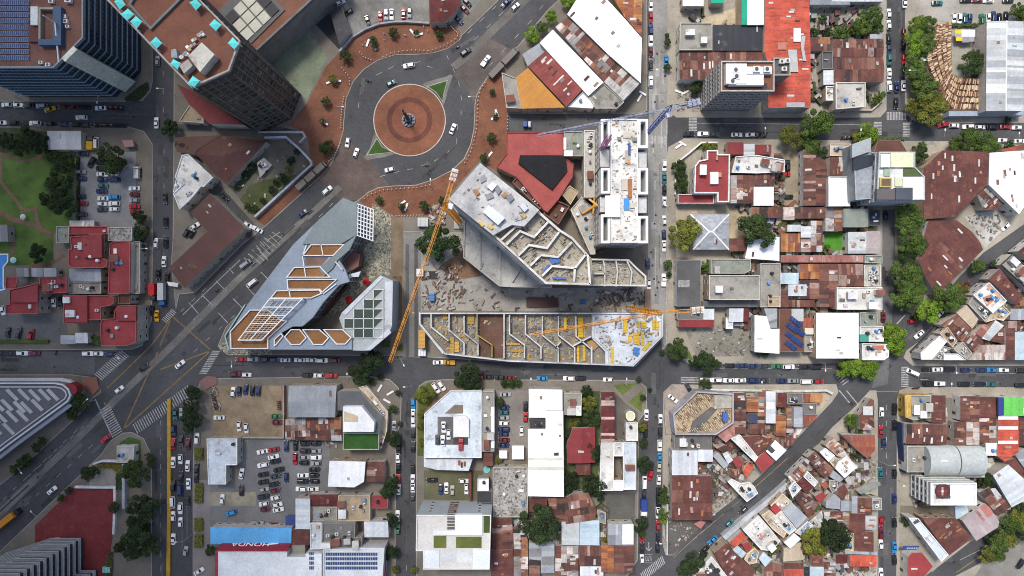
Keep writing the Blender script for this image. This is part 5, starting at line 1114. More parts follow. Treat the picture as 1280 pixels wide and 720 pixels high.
for a in (z8([35,160,35,280,270,575]),z8([150,180,150,310,325,450]),z8([330,180,330,340,480,470,480,590]),z8([480,200,480,370,620,480,620,590]),z8([610,180,610,390,760,490,760,610]),z8([880,180,880,620]),z8([935,190,935,380,1085,490,1085,620]),z8([1095,190,1095,380,1250,510,1250,630]),z7([62,190,60,370,210,490,210,630]),z7([212,190,212,370,365,490,365,640]),z7([375,190,378,380,520,500]),z7([545,200,545,390,690,520,690,650]),z7([525,480,525,650]),z7([190,480,235,430]),z7([350,470,520,380])):
    mb=MB(); yl=a[0] in (z8([610,0])[0],); wallline(mb,a,4.5,h-.1,.5 if not yl else .35,ZW if not yl else (.5,.38,.1),h); part(R_,mb,"partition_wall","weathered_concrete")
mb=MB()
for _ in range(1500):
    x=random.uniform(526,826); y=random.uniform(393,455); p=W(x,y,6)
    if inside(inset(P,1.3),p.x,p.y) and not(598<x<630 and random.random()<.93):
        z=7.2 if inside(DW,p.x,p.y) else 4.6
        if z>7 and random.random()<.55: continue
        if inside(inset(DW,-1.5),p.x,p.y) and not inside(inset(DW,1),p.x,p.y): continue
        mb.obox(p.x,p.y,z,random.uniform(.3,1.9),random.uniform(.15,.8),random.uniform(.1,.6),random.choice((0,1.57,.8)),random.choice(((.42,.27,.06),(.46,.3,.07),(.2,.19,.2),(.3,.28,.25),(.36,.34,.31),(.24,.14,.07),(.15,.14,.16),(.1,.09,.09))))
o=part(R_,mb,"building_materials","clean_paint"); o['kind']='stuff'
def pile(label,q,hh,z,c,cat="pile",group=None,name="material_pile"):
    p=cw(wp(q,z+hh)); cx=sum(a for a,b in p)/4; cy=sum(b for a,b in p)/4; mb=MB(); e=max(range(4),key=lambda i:(Vector(p[i])-Vector(p[i-1])).length); v=Vector(p[e])-Vector(p[e-1]); an=math.atan2(v.y,v.x); w=[(a-cx,b-cy) for a,b in p]
    for i in range(3): 
        s=1-.04*(i%2); mb.prism([(a*s,b*s) for a,b in w],hh*i/3,hh*(i+1)/3-.03,jit(c,.15))
    L=v.length; S_=min((Vector(p[i])-Vector(p[i-1])).length for i in range(4))
    for i in range(max(2,int(L/1.5))): 
        t=(i+.5)/max(2,int(L/1.5))-.5; mb.obox(t*L*math.cos(an)*.9,t*L*math.sin(an)*.9,hh-.02,.12,S_*.95,.1,an,tuple(v_*.7 for v_ in c))
    o=mb.build(name,"clean_paint"); o.location=(cx,cy,z); tag(o,label,cat,group); return o
YL=(.55,.36,.03)
for n_,q in enumerate(([262,205,288,205,288,310,262,310],[825,218,858,218,858,345,825,345],[985,240,1040,240,1040,300,985,300],[950,240,972,240,972,295,950,295],[1098,225,1120,225,1120,315,1098,315],[1125,225,1155,225,1155,318,1125,318],[870,370,905,360,905,430,870,430],[912,350,970,350,975,460,920,450],[990,335,1018,335,1018,460,990,460],[1000,500,1070,425,1090,440,1025,518],[705,480,730,480,735,645,708,645])): pile("%s yellow formwork stack from left on white construction deck"%("first second third seventh sixth eighth ninth fourth tenth fifth eleventh".split()[n_]),z7(q),.7,7.25,YL,"formwork","yellow formwork stacks on the deck","formwork_stack")
pile("largest bright yellow formwork stack in a middle bay",z7([395,205,445,205,445,390,395,390]),1.1,4.65,(.62,.4,.02),"formwork",None,"formwork_stack")
pile("tan plywood stack lying beside the white deck edge",z7([478,430,535,412,592,470,530,520]),.8,4.65,(.4,.26,.1),"plywood",None,"plywood_stack")
pile("blue tarp bundle on the white deck corner",z7([925,480,978,490,960,572,915,545]),.8,7.25,(.05,.17,.42),"tarp",None,"tarp_bundle")
for n_,q in enumerate(([25,340,90,340,90,520,25,520],[340,410,380,410,380,575,345,575],[385,460,430,460,430,560,385,560],[515,180,580,180,580,280,515,280],[955,530,1075,530,1075,560,955,560],[900,468,1040,468,1040,492,900,492],[385,180,402,180,402,262,385,262],[270,180,310,180,310,235,270,235])): pile("golden timber stack %s"%("at the far west end outside the deck wall","west one of the pair in the lower western bay","east one of the pair in the lower western bay","high in the bay beside the brown court","low in the bay right of brown court","upper one in the bay right of brown court","narrow one in the third upper western bay","square one in the second upper western bay")[n_],z8(q),.8,4.65,(.42,.25,.06),"timber","golden timber stacks in the bays","timber_stack")
for n_,q in enumerate(([385,460,408,460,408,620,385,620],[440,460,465,460,465,610,440,610])): pile("%s thin yellow scaffold plank stack beside the crossing braces"%("left","right")[n_],z7(q),.8,4.65,YL,"planks","scaffold plank stacks","plank_stack")
pile("dark brown steel stack on the demolition ground",r(658,372,698,384),1.2,.15,(.085,.04,.035),"steel",None,"steel_stack")
pile("blue site container on the demolition ground",r(536,367,543,376),2.4,.15,(.06,.16,.34),"container",None,"site_container")
pile("white site hut beside the tree crane jib",r(520.5,336,529,345.5),2.5,.15,(.62,.63,.63),"hut",None,"site_hut")
pile("white site box by the southwest deck corner",r(523,437,532,445),2.2,.15,(.68,.69,.68),"box",None,"site_hut")
pile("blue water barrel group on the demolition ground",r(726,374,732,380),1.2,.15,(.04,.16,.42),"barrels",None,"barrel_group")
pile("grey site cabin above the round site tree",r(522,272,535,283),2.4,.15,(.5,.52,.52),"cabin",None,"site_cabin")
pile("dark open pit hatch beside the round site tree",r(535,339,547,349),.3,.15,(.02,.02,.02),"hatch",None,"pit_hatch")
mb=MB()
for _ in range(520):
    x,y=random.choice(((random.uniform(528,810),random.uniform(361,388)),(random.uniform(745,808),random.uniform(362,386)),(random.uniform(528,580),random.uniform(330,388)),(random.uniform(744,752),random.uniform(262,318)),(random.uniform(535,556),random.uniform(258,282))))
    p=W(x,y); mb.obox(p.x,p.y,.15,random.uniform(.3,2.6),random.uniform(.2,1),random.uniform(.1,1.1),random.uniform(0,3),random.choice(((.33,.31,.28),(.12,.08,.07),(.2,.18,.16),(.3,.26,.2),(.42,.41,.39),(.06,.06,.07),(.2,.1,.06),(.1,.06,.05),(.08,.07,.06))))
o=mb.build("rubble","clean_paint"); tag(o,"scattered building rubble and timber on the demolition ground","rubble",None,'stuff')
# grey shopping block with orange roof terraces
R_=start("mall","grey angular shopping block with orange brown roof terraces","shopping block",370,370); h=16
P=cw(wp([429,247,446,254,446,293,436,312,424,325,432,338,437,352,424,356,404,378,391,397,378,408,366,408,352,416,350,420,440,421,440,437,287,437,286,418,307,384,367,305,393,280],h)); mb=MB(); mb.prism(P,0,h-.02,(.22,.25,.28),(.21,.25,.3)); part(R_,mb,"wall","clean_paint")
mb=MB(); mb.poly(inset(P,.2),h+.02,(.21,.255,.315)); part(R_,mb,"roof","sheet_metal")
mb=MB(); mb.prism(cw(wp([429,247,446,254,446,293,426,305,378,305,393,280],h+1)),h-.5,h+1,(.13,.16,.17),(.135,.17,.18)); mb.prism(cw(wp([431,305,446,293,437,312,422,325,416,335,405,345,398,336,416,320],h+.8)),h-.5,h+.8,(.13,.16,.17),(.145,.175,.185)); part(R_,mb,"dark_roof","sheet_metal")
OR=(.24,.115,.045)
for a in ([389,305.5,431,305.5,417,320,378,320],[368,334,401,333,414,347,358,347],[359,349,422,349,403,366,400,362,360,362],[346,363,400,362,403,367,389,373,338,373],[313,387,336,387,352,400,360,401,336,423,336,436,289,436,288,414],[343,424,352,416,355,420,346,431,343,433],[355.5,421,364,411.5,375.5,411.5,384,422,375.5,431,364,431],[378,411.5,400,411.5,412,422,404,431,392,431],[404,411.5,429,411.5,440,422,432,430.5,421,430.5]):
    p=cw(wp(a,h+.2)); mb=MB(); mb.poly(p,h+.06,OR); o=part(R_,mb,"terrace","weathered_concrete"); mb=MB(); ringwall(mb,p,.35,h,h+.9,(.66,.66,.65)); o2=mb.build("terrace_rim","clean_paint",o)
for a in ([401,305.5,404,320],[383,306,378,320,382,346],[361,362,363,373],[420,355,404,367]): mb=MB(); wallline(mb,a,h,h+.9,.35,(.66,.66,.65)); part(R_,mb,"terrace_divider","clean_paint")
mb=MB(); wallline(mb,[419,327,428,337],h+.8,h+1.4,.4,(.5,.52,.53)); part(R_,mb,"roof_vent","clean_paint")
p=cw(wp([381,321,411,321,402,332,382,332],h+.1)); mb=MB(); mb.poly(p,h+.05,(.2,.13,.1)); part(R_,mb,"terrace_bar","weathered_concrete")
def lattice(a,nu,nv,z,w,col,name="pergola"):
    q=[W(x,y,z) for x,y in pts(a)]; mb=MB()
    for i in range(nu+1):
        t=i/nu; u=q[0].lerp(q[1],t); v=q[3].lerp(q[2],t); mb.bar(u,v,w,col)
    for i in range(nv+1):
        t=i/nv; u=q[0].lerp(q[3],t)+Vector((0,0,.05)); v=q[1].lerp(q[2],t)+Vector((0,0,.05)); mb.bar(u,v,w,col)
    for c in q: mb.bar((c.x,c.y,z-2.6),c,w*1.3,col)
    part(R_,mb,name,"clean_paint")
lattice([337,373.5,378,373.5,327,425,298,425],2,5,h+2.8,.4,(.68,.69,.67)); lattice([337,373.5,378,373.5,327,425,298,425],6,20,h+2.6,.12,(.5,.5,.48),"pergola_slats")
lattice([444,254,467,262,466,301,443,293],6,8,h+.5,.35,(.6,.63,.65)); 
S_=cw(wp([475.5,344,491,351,490,407,487,415.5,458,438.5,440,438,440,423,429,413,424,398,427,391],15)); mb=MB(); mb.prism(S_,0,15,(.3,.32,.33),(.31,.335,.34)); part(R_,mb,"east_wing","sheet_metal")
for a in ([427,391,475,345,479,347,432,394],[481,352,491,352,490,407,481,407],[456,438,486,410,489,416,463,438]):
    p=wp(a,15.3); mb=MB(); mb.prism(cw(p),14.9,15.3,(.44,.47,.5)); part(R_,mb,"wing_fascia","sheet_metal")
for i,row in enumerate(((3,),(2,3),(1,2,3),(0,1,2,3),(1,2))):
    for j in row:
        x=430.5+j*12.2; y=362+i*12.2; mb=MB(); mb.prism(cw(wp(r(x,y,x+11,y+11) if j<3 or i==4 else [x,y,x+11,y,x,y+11,x,y+10.9],15.4)),14.9,15.3,(.025,.045,.03)); part(R_,mb,"glass_skylight","dark_glass"); 
mb=MB()
for i in range(6): wallline(mb,[430,362+i*12.1,480,362+i*12.1],14.9,15.6,.3,(.55,.57,.56)) if i>2 else wallline(mb,[468-i*12,362+i*12.1,480,362+i*12.1],14.9,15.6,.3,(.55,.57,.56))
for j in range(5): wallline(mb,[430+j*12.2,398-max(0,min(j,3))*12,430+j*12.2,423],14.9,15.6,.3,(.55,.57,.56))
part(R_,mb,"skylight_bars","clean_paint")
mb=MB(); mb.prism(cw(wp([437,312,450,318,448,333,440,338,432,338,430,326],9)),0,9,(.1,.05,.045),(.14,.06,.05)); mb.prism(cw(wp([424,356,437,352,440,345,400,396,392,397],8)),0,8,(.08,.04,.04),(.12,.05,.045)); mb.prism(cw(wp([418,348,451,339,448,346,424,347],10)),9,10,(.55,.6,.64)); part(R_,mb,"entrance_canopy","painted_sheet")
mb=MB(); p=inset(P,-.06)
for i in range(len(P)):
    A=Vector(p[i-1]); B=Vector(p[i]); n_=max(1,int((B-A).length/3))
    for j in range(n_):
        for f in range(3): a=A+(B-A)*(j+.12)/n_; b=A+(B-A)*(j+.88)/n_; z=2+f*4.6; mb.face([(*a,z),(*b,z),(*b,z+2.6),(*a,z+2.6)],(.03,.04,.045))
part(R_,mb,"shop_windows","dark_glass")['kind']='stuff'
def parasol(label,x,y,ra,col):
    o=start("parasol",label,"parasol",x,y); p=W(x,y,2.4); mb=MB(); n=8
    for i in range(n):
        a,b=i*math.tau/n,(i+1)*math.tau/n; mb.face([(p.x+ra*math.cos(a),p.y+ra*math.sin(a),2.2),(p.x+ra*math.cos(b),p.y+ra*math.sin(b),2.2),(p.x,p.y,3)],jit(col,.12))
        mb.face([(p.x+ra*math.cos(b),p.y+ra*math.sin(b),2.19),(p.x+ra*math.cos(a),p.y+ra*math.sin(a),2.19),(p.x,p.y,2.99)],col)
    part(o,mb,"canopy","painted_sheet"); mb=MB(); mb.tube((p.x,p.y,.15),(p.x,p.y,3.1),.04,.04,(.5,.5,.5),6); part(o,mb,"pole","clean_paint")
parasol("red parasol nearest the tip of the skylight wing",457.5,352,1.5,(.5,.012,.016)); parasol("red parasol on the mosaic courtyard below the other",436,374.5,1.5,(.5,.012,.016))
parasol("pale green square parasol at the park path fork",28,271,1.2,(.5,.62,.52)); parasol("turquoise parasol at the pool corner",16,325,1.3,(.35,.6,.58))
# brick tower by the north street
R_=start("apartment_tower","grey checkered brick tower with white plant roof beside red warehouse","apartment tower",910,105); h=27
P=cw(wp([900.5,77,967,77,967,115,900.5,115],h)); mb=MB(); mb.prism(P,0,h-.02,(.19,.185,.175),(.2,.09,.055)); part(R_,mb,"wall","render_wall")
mb=MB(); mb.poly(inset(P,.4),h+.02,(.2,.085,.05)); part(R_,mb,"roof","weathered_concrete"); mb=MB(); ringwall(mb,P,.4,h-.4,h+.9,(.45,.44,.41)); part(R_,mb,"parapet","render_wall")
mb=MB(); mb.prism(cw(wp(r(908,79,934,104),h+3)),h,h+2.6,(.6,.6,.59),(.76,.76,.75)); mb.prism(cw(wp([912,98,955,98,955,106,912,106],h+2.6)),h,h+2.2,(.6,.6,.59),(.76,.76,.75)); mb.prism(cw(wp(r(934,83,965,92),h+2.2)),h,h+2.0,(.6,.6,.59),(.7,.7,.7)); mb.prism(cw(wp(r(934,93,955,98),h+2)),h,h+1.8,(.6,.6,.59),(.74,.74,.73)); part(R_,mb,"plant_room","painted_sheet")
mb=MB(); mb.prism(cw(wp(r(907,104,959,110),h+.2)),h,h+.3,(.03,.033,.045)); part(R_,mb,"dark_gutter","painted_sheet")
for x,y in ((919,88),(920,96),(945,87),(958,87),(915,102)): p=W(x,y,h+2)-R_.location; put(AC,R_,(p.x,p.y,h+1.9),0,(1.8,2.2,.8))
for e,co in (((900.5,77,900.5,115),7),((900.5,115,967,115),7)):
    a,b=wp(list(e),h); facade(R_,a,b,2,26,7,co,.5,.45)
mb=MB(); 
for i in range(8): ringwall(mb,inset(P,-.1),.3,2+i*3.4,2.35+i*3.4,(.33,.32,.3))
part(R_,mb,"floor_slab","render_wall")
R_=start("building","dark roofed annex with white air units beside the brick tower","annex",965,90); h=19
P=cw(wp(r(966,73,987,95),h)); mb=MB(); mb.prism(P,0,h,(.2,.19,.18),(.1,.1,.095)); part(R_,mb,"wall","render_wall"); mb=MB(); ringwall(mb,P,.35,h-.2,h+.8,(.4,.38,.34)); part(R_,mb,"parapet","render_wall")
for x,y in ((976,78),(983,77),(979,87)): p=W(x,y,h)-R_.location; put(AC,R_,(p.x,p.y,h-.1),0,(1.4,1.5,1.2))
# grey slab tower at the end of the tree street
R_=start("apartment_tower","grey slab tower with cream and white roofs above the tree street","apartment tower",1090,225); h=18
P=cw(wp([1098,190,1143,190,1143,209,1155,221,1155,250,1095,251],h)); mb=MB(); mb.prism(P,0,h,(.3,.32,.33),(.62,.63,.62)); part(R_,mb,"wall","render_wall")
for q,z0,z1,c,nm in ((r(1101,193,1113,209),h,h+1.5,(.74,.74,.73),'white_roof'),([1113.5,191,1142,191,1142,209,1113.5,209],h,h+1,(.58,.6,.4),'cream_roof'),(r(1119,221,1128,233),h,h+.6,(.58,.6,.42),'cream_roof'),(r(1100,222,1115,234),h,h+1.4,(.45,.4,.12),'yellow_frame'),(r(1102,223.5,1113.5,232.5),h+.1,h+1.5,(.15,.09,.06),'brown_deck'),(r(1129,222,1154.5,249.5),h,h+.5,(.74,.75,.75),'white_roof'),(r(1129,210,1152,220.5),h-3,h+.2,(.07,.1,.03),'roof_garden'),(r(1120,234.5,1141,249.5),h+.1,h+2,(.07,.08,.1),'dark_louvre'),(r(1096,236,1119,249.5),h,h+1.5,(.11,.1,.1),'dark_louvre'),(r(1105,210,1113,220),h,h+.5,(.3,.42,.3),'green_deck')):
    mb=MB(); mb.prism(cw(wp(q,z1)),z0,z1,c); part(R_,mb,nm,"painted_sheet")
mb=MB(); ringwall(mb,P,.4,h-.6,h+.6,(.45,.47,.47)); part(R_,mb,"parapet","render_wall")
a,b=wp([1098,190,1095,251],h); facade(R_,a,b,1,17,5,5,.6,.5); a,b=wp([1095,251,1155,250],h); facade(R_,a,b,1,17,5,7,.7,.6)
mb=MB()
for i in range(6): ringwall(mb,inset(P,-.25),.5,1+i*3,1.5+i*3,(.4,.42,.43))
part(R_,mb,"floor_slab","render_wall")
R_=start("building","grey gabled stair wing with dark windows left of the slab tower","stair wing",1075,190); P=cw(wp([1066,181,1088,172,1088,190,1095,192,1096,248,1069,250],14)); mb=MB(); mb.prism(P,0,14,(.24,.26,.28),(.28,.31,.34)); part(R_,mb,"wall","render_wall"); mb=MB(); mb.prism(cw(wp([1067,197,1094,192,1094,205,1067,213],15)),13.9,14.8,(.03,.035,.045)); part(R_,mb,"glass_strip","dark_glass"); mb=MB(); mb.prism(cw(wp([1066,180,1088,172,1088,189,1066,197],16)),13.9,15.6,(.25,.27,.28),(.3,.33,.34)); part(R_,mb,"roof","sheet_metal")
mb=MB(); ringwall(mb,P,.3,13.6,14.5,(.38,.4,.41)); part(R_,mb,"parapet","render_wall")
# motor dealer hall with sign
R_=start("dealership","big white dealer hall with maroon sign band reading HONDA","dealership",330,710); h=9
P=cw(wp([272,688,359,688,359,696,382,696,382,692,402,692,402,745,272,745],h)); mb=MB(); mb.prism(P,0,h,(.55,.55,.55),(.66,.69,.69)); part(R_,mb,"hall","painted_sheet")
F0=W(272,687.6,h+1.2); F1=W(359.5,687.6,h+1.2); zt=h+1.2; yb=F0.y+2.0
mb=MB(); mb.face([(F0.x,yb,3.2),(F1.x,yb,3.2),(F1.x,F1.y,zt),(F0.x,F0.y,zt)],(.25,.02,.035)); mb.face([(F0.x,yb,3.2),(F0.x,F0.y,zt),(F0.x,F0.y-.4,3.2)],(.25,.02,.035)); mb.face([(F1.x,yb,3.2),(F1.x,F1.y-.4,3.2),(F1.x,F1.y,zt)],(.25,.02,.035)); mb.box(F0.x,F0.y-.5,h,F1.x,F0.y,zt,(.25,.02,.035)); sg=part(R_,mb,"sign_band","painted_sheet")
sl=math.hypot(2.0,zt-3.2); tilt=math.atan2(zt-3.2,2.0); ang_=tilt
def onsign(ob,u,v): # u along the band from west, v from the bottom, facing north
    c=Vector((F0.x,yb,3.2))+Vector((u,0,0))+Vector((0,-2.0,zt-3.2))*(v/sl); nrm=Vector((0,zt-3.2,2.0)).normalized(); ob.parent=sg; ob.location=c+nrm*.06
    ob.rotation_euler=Matrix((Vector((-1,0,0)),Vector((0,-2.0,zt-3.2)).normalized(),nrm)).transposed().to_euler()
o=text_mesh("sign_lettering","HONDA",3.2,"clean_paint",(.85,.85,.85),.03); link(o); onsign(o,11.6,sl*.5); o.scale=(1.28,1,1)
mb=MB(); mb.face([(-2.2,-.5,0),(-.4,-.9,0),(2.2,.9,0),(-1.6,.5,0)],(.85,.85,.85)); mb.face([(-2.4,.2,.0),(-2.0,-.1,0),(1.2,1.0,0)],(.85,.85,.85)); o=mb.build("sign_emblem","clean_paint"); onsign(o,20.3,sl*.45)
mb=MB(); ringwall(mb,cw(wp([269,688,272,688,272,745,269,745],h+.3)),.2,0,h+.3,(.3,.03,.04)); mb.prism(cw(wp([269,688,272,688,272,745,269,745],h+.25)),0,h+.25,(.3,.03,.04)); part(R_,mb,"red_side_wall","painted_sheet")
solar(R_,386.5,689,392.5,713,h+.05,4,3,.05)
mb=MB(); mb.prism(cw(wp(r(361,682,381,694),6)),0,6,(.3,.29,.26),(.25,.24,.2)); part(R_,mb,"courtyard_roof","weathered_concrete")
R_=start("hall","white hall covered with dark blue solar panels near bottom frame","hall",442,705); h=8
P=cw(wp([404,686,453,684,481,684,477,745,404,745],h)); mb=MB(); mb.prism(P,0,h,(.55,.55,.55),(.62,.65,.67)); part(R_,mb,"hall_body","painted_sheet"); mb=MB(); ringwall(mb,P,.4,h-.2,h+.7,(.6,.62,.63)); part(R_,mb,"parapet","painted_sheet")
solar(R_,407,690,472,713,h+.05,4,22,.04)
mb=MB(); mb.prism(cw(wp([477,689,482,690,480,745,477,745],5)),3,5,(.4,.015,.03)); part(R_,mb,"red_awning","painted_sheet")
# modern white block
R_=start("house","modern white block with slotted roof and sunken lawn terraces","modern block",570,660); h=17
P=cw(wp([521,643,605,644,614,644,614,629,612,711,529,711,529,688,520,688],h)); P=cw(wp([521,643,614,643,612,711,529,711,529,688,520,688],h)); mb=MB(); mb.prism(P,0,h,(.34,.38,.41),(.56,.54,.5)); part(R_,mb,"wall","clean_paint")
for q,z1,c,nm in (([569,644,603,644,603,669,542,669,542,663,569,663],h+1,(.74,.74,.74),'white_roof'),(r(542,670,558,685),h+.1,(.1,.115,.03),'roof_lawn'),(r(570,671,602,685),h+.1,(.1,.115,.03),'roof_lawn'),(r(604.5,645,612.5,666),h+.1,(.05,.07,.02),'roof_lawn'),(r(529,688,549,710),h+.3,(.68,.72,.75),'white_roof'),(r(551,690,570,703),h+.2,(.5,.52,.53),'deck'),(r(571,690,590,703),h+.2,(.6,.62,.62),'deck'),(r(591,688,612,711),h+.4,(.66,.7,.73),'white_roof'),(r(551,703.5,590,711),h-.6,(.22,.24,.26),'louvre')):
    mb=MB(); mb.prism(cw(wp(q,z1)),h-1,z1,c); part(R_,mb,nm,"lawn" if 'lawn' in nm else "painted_sheet")
for i in range(5): mb=MB(); y=643.5+i*4; mb.prism(cw(wp(r(559,y,568,y+2),h+.6)),h,h+.6,(.1,.1,.1)); part(R_,mb,"roof_slot","clean_paint")
mb=MB(); ringwall(mb,P,.35,h-.3,h+.7,(.66,.66,.64)); part(R_,mb,"parapet","clean_paint")
a,b=wp([614,643,521,643],h); facade(R_,a,b,1.5,15,4,3,.12,.5); 
A,B=wp([570,643,559,643],h)
for i in range(6): put(DOOR,R_,((A[0]+B[0])/2-R_.location.x,A[1]+.05-R_.location.y,2+i*2.4),0,(3.4,2,1),"wall_slot")
# rafters under construction
R_=start("half_built_house","tan rafter framed roof under construction on the corner","construction site",880,517); h=8
P=cw(wp([871,489,917,492,917,529,895,543.5,844,543.5,841,518],h)); mb=MB(); mb.prism(P,0,h-1.6,(.38,.36,.38),(.4,.31,.2)); part(R_,mb,"floor_deck","weathered_concrete"); mb=MB(); ringwall(mb,P,.55,h-1.7,h+.2,(.36,.35,.36)); part(R_,mb,"outer_wall","render_wall")
mb=MB()
IP=inset(P,.9)
for i in range(900):
    x=random.uniform(844,917); y=random.uniform(489,543); 
    if (x>890 and y<512) or abs((x-866)*.6+(y-527)*1.0-0)<9 and 862<x<898: continue
    d=Vector((2.3,3.0))*random.uniform(.6,1.2); k_=round((x*.8-y*.6)/2.2)*2.2; off=(k_-(x*.8-y*.6)); x+=off*.8; y-=off*.6
    p=W(x,y,h); q=W(x+d.x,y+d.y,h)
    if inside(IP,p.x,p.y) and inside(IP,q.x,q.y): mb.bar((p.x,p.y,h-.9+random.uniform(-.3,.3)),(q.x,q.y,h-1+random.uniform(-.3,.3)),random.uniform(.16,.3),random.choice(((.6,.5,.36),(.2,.12,.07),(.5,.4,.27),(.1,.07,.05),(.62,.55,.45))))
part(R_,mb,"rafters","clean_paint")
mb=MB(); mb.prism(cw(wp([868,543,897,511,889,509,866,527,862,543],h-1)),h-1.6,h-1,(.12,.115,.11)); part(R_,mb,"dark_slab","weathered_concrete"); mb=MB(); mb.prism(cw(wp([893,494,916,493,916,510,893,511],h-.8)),h-1.6,h-.8,(.42,.4,.33)); part(R_,mb,"plain_slab","weathered_concrete"); mb=MB(); mb.prism(cw(wp(r(904,516,910,527),h+.6)),h-1.6,h+.6,(.05,.12,.4)); part(R_,mb,"blue_tarp","painted_sheet")
R_=start("terrace","walled concrete corner terrace with two parked cars","terrace",848,495); mb=MB(); mb.prism(cw(wp([830,492,842,481,860,481,867,489,842,513,842,543,832,543],.6)),.1,.5,(.33,.28,.24)); part(R_,mb,"floor","weathered_concrete"); mb=MB(); wallline(mb,[842,517,871,488],.1,3,.6,(.38,.38,.42)); wallline(mb,[833,542,831,520],.1,1.4,.3,(.4,.38,.35)); part(R_,mb,"low_wall","render_wall")
# curved timber pergola market
R_=start("pergola","curved wooden slat pergola beside the long silver warehouse","pergola",1185,100); h=4.5
def slat(a,b): 
    p,q=W(*a,h),W(*b,h); mb.bar((p.x,p.y,h+random.uniform(0,.15)),(q.x,q.y,h+random.uniform(0,.15)),random.uniform(.25,.5),random.choice(((.48,.36,.2),(.4,.28,.15),(.22,.1,.06),(.17,.075,.05),(.58,.47,.32))),.1)
mb=MB()
def along(p,t):
    p=[Vector(q) for q in pts(p)]; L=[(p[i+1]-p[i]).length for i in range(len(p)-1)]; d=t*sum(L)
    for i,l in enumerate(L):
        if d<=l or i==len(L)-1: return p[i].lerp(p[i+1],d/l)
        d-=l
IN_=[1189,28,1189,70,1190,92,1196,98,1231,99]; OU=[1172,28,1169,44,1159,58,1158,74,1164,92,1172,110,1182,126,1192,137,1231,138]
for i in range(105):
    a=along(IN_,i/104); b=along(OU,i/104)
    for k in range(5):
        if random.random()<.05: continue
        f0=k/5+random.uniform(0,.02); f1=(k+1)/5-random.uniform(.01,.06); p=a.lerp(b,f0); q=a.lerp(b,f1); d=Vector((random.uniform(-.5,.5),random.uniform(-.5,.5))); slat(p+d,q+d)
part(R_,mb,"slats","clean_paint")
mb=MB(); 
for a in ([1175,30,1160,62,1160,80,1175,108,1190,135],[1189,30,1189,98,1231,98],[1190,137,1231,138],[1231,98,1231,138],[1180,30,1178,90,1200,118,1231,120]):
    p=pts(a)
    for u,v in zip(p,p[1:]): mb.bar(W(*u,h-.25),W(*v,h-.25),.25,(.2,.12,.07))
    for u in p: q=W(*u,h-.2); mb.bar((q.x,q.y,.14),(q.x,q.y,h-.2),.22,(.2,.12,.07))
part(R_,mb,"frame","clean_paint")
mb=MB(); mb.prism(cw(wp([1170,30,1189,30,1189,98,1231,98,1231,138,1190,138,1168,108,1158,80,1160,60],.2)),.13,.17,(.19,.1,.075)); part(R_,mb,"floor","soil")
pile("white stall roof at the pergola edge",r(1151,68,1160,76),.3,2.6,(.74,.74,.73),"stall roof",None,"stall_roof")
R_=start("canopy","yellow grey and white checkered play canopy in the walled yard","canopy",1207,45); mb=MB()
for x0,y0,x1,y1,c in((1194,37,1202,42,(.75,.5,.02)),(1202,37,1219,46,(.66,.68,.72)),(1194,42,1202,46,(.3,.3,.32)),(1195,46,1203,51,(.75,.5,.02)),(1203,46,1211,53,(.25,.26,.28)),(1205,46,1210,52,(.75,.5,.02)),(1211,46,1218,52,(.3,.31,.33))): mb.prism(cw(wp(r(x0,y0,x1,y1),3.2+random.uniform(0,.05))),3.0+random.random()*.1,3.15+random.random()*.1,c)
part(R_,mb,"shade_sail","painted_sheet"); mb=MB()
for x,y in((1194,37),(1219,37),(1195,51),(1218,52)): p=W(x,y); mb.bar((p.x,p.y,.14),(p.x,p.y,3.1),.15,(.3,.3,.3))
part(R_,mb,"posts","clean_paint")
# vaulted hall
R_=start("hall","silver barrel vaulted hall split by a dark seam","vaulted hall",1195,575); mb=MB()
for xa,xb,sh in((1161,1198,0),(1199,1231,.25)):
    ya,yb_=559,597; n=16; A=W(xa,ya,9); B=W(xb,yb_,9); ym=(A.y+B.y)/2; hw=abs(A.y-B.y)/2
    for i in range(n):
        t0,t1=math.pi*i/n,math.pi*(i+1)/n; y0,y1=ym-hw*math.cos(t0),ym-hw*math.cos(t1); z0,z1=6+sh+4.6*math.sin(t0),6+sh+4.6*math.sin(t1)
        for j in range(12):
            u0=A.x+(B.x-A.x)*j/12; u1=A.x+(B.x-A.x)*(j+1)/12; mb.face([(u0,y0,z0),(u1,y0,z0),(u1,y1,z1),(u0,y1,z1)],jit((.4,.43,.42),.04))
    for x in(A.x,B.x): mb.face([(x,ym-hw*math.cos(math.pi*i/n),6+sh+4.6*math.sin(math.pi*i/n)) for i in range(n+1)],(.35,.37,.37))
part(R_,mb,"vault_roof","sheet_metal"); A=W(1161,597,6); B=W(1231,559,6); mb=MB(); mb.prism([(A.x+.1,A.y+.1),(B.x-.1,A.y+.1),(B.x-.1,B.y-.1),(A.x+.1,B.y-.1)],0,6.1,(.4,.39,.36)); part(R_,mb,"wall","render_wall")
mb=MB(); 
for x,y in((1180,576),(1214,580)): p=W(x,y,10.6); mb.box(p.x-1.4,p.y-.3,10.3,p.x+1.4,p.y+.3,10.75,(.7,.7,.68))
part(R_,mb,"roof_vent","clean_paint")
R_=start("building","white roofed tall block with round dark red roof emblem","office block",1180,615); h=14
P=cw(wp(r(1162,603,1219.5,631),h)); mb=MB(); mb.prism(P,0,h,(.42,.43,.4),(.76,.76,.76)); part(R_,mb,"wall","render_wall"); mb=MB(); ringwall(mb,P,.5,h-.3,h+.7,(.74,.74,.73)); part(R_,mb,"parapet","painted_sheet")
for i in range(5):
    mb=MB(); q=inset(P,-.2); ringwall(mb,q,.4,1.8+i*2.6,2.4+i*2.6,(.5,.5,.47)); part(R_,mb,"floor_slab","render_wall")
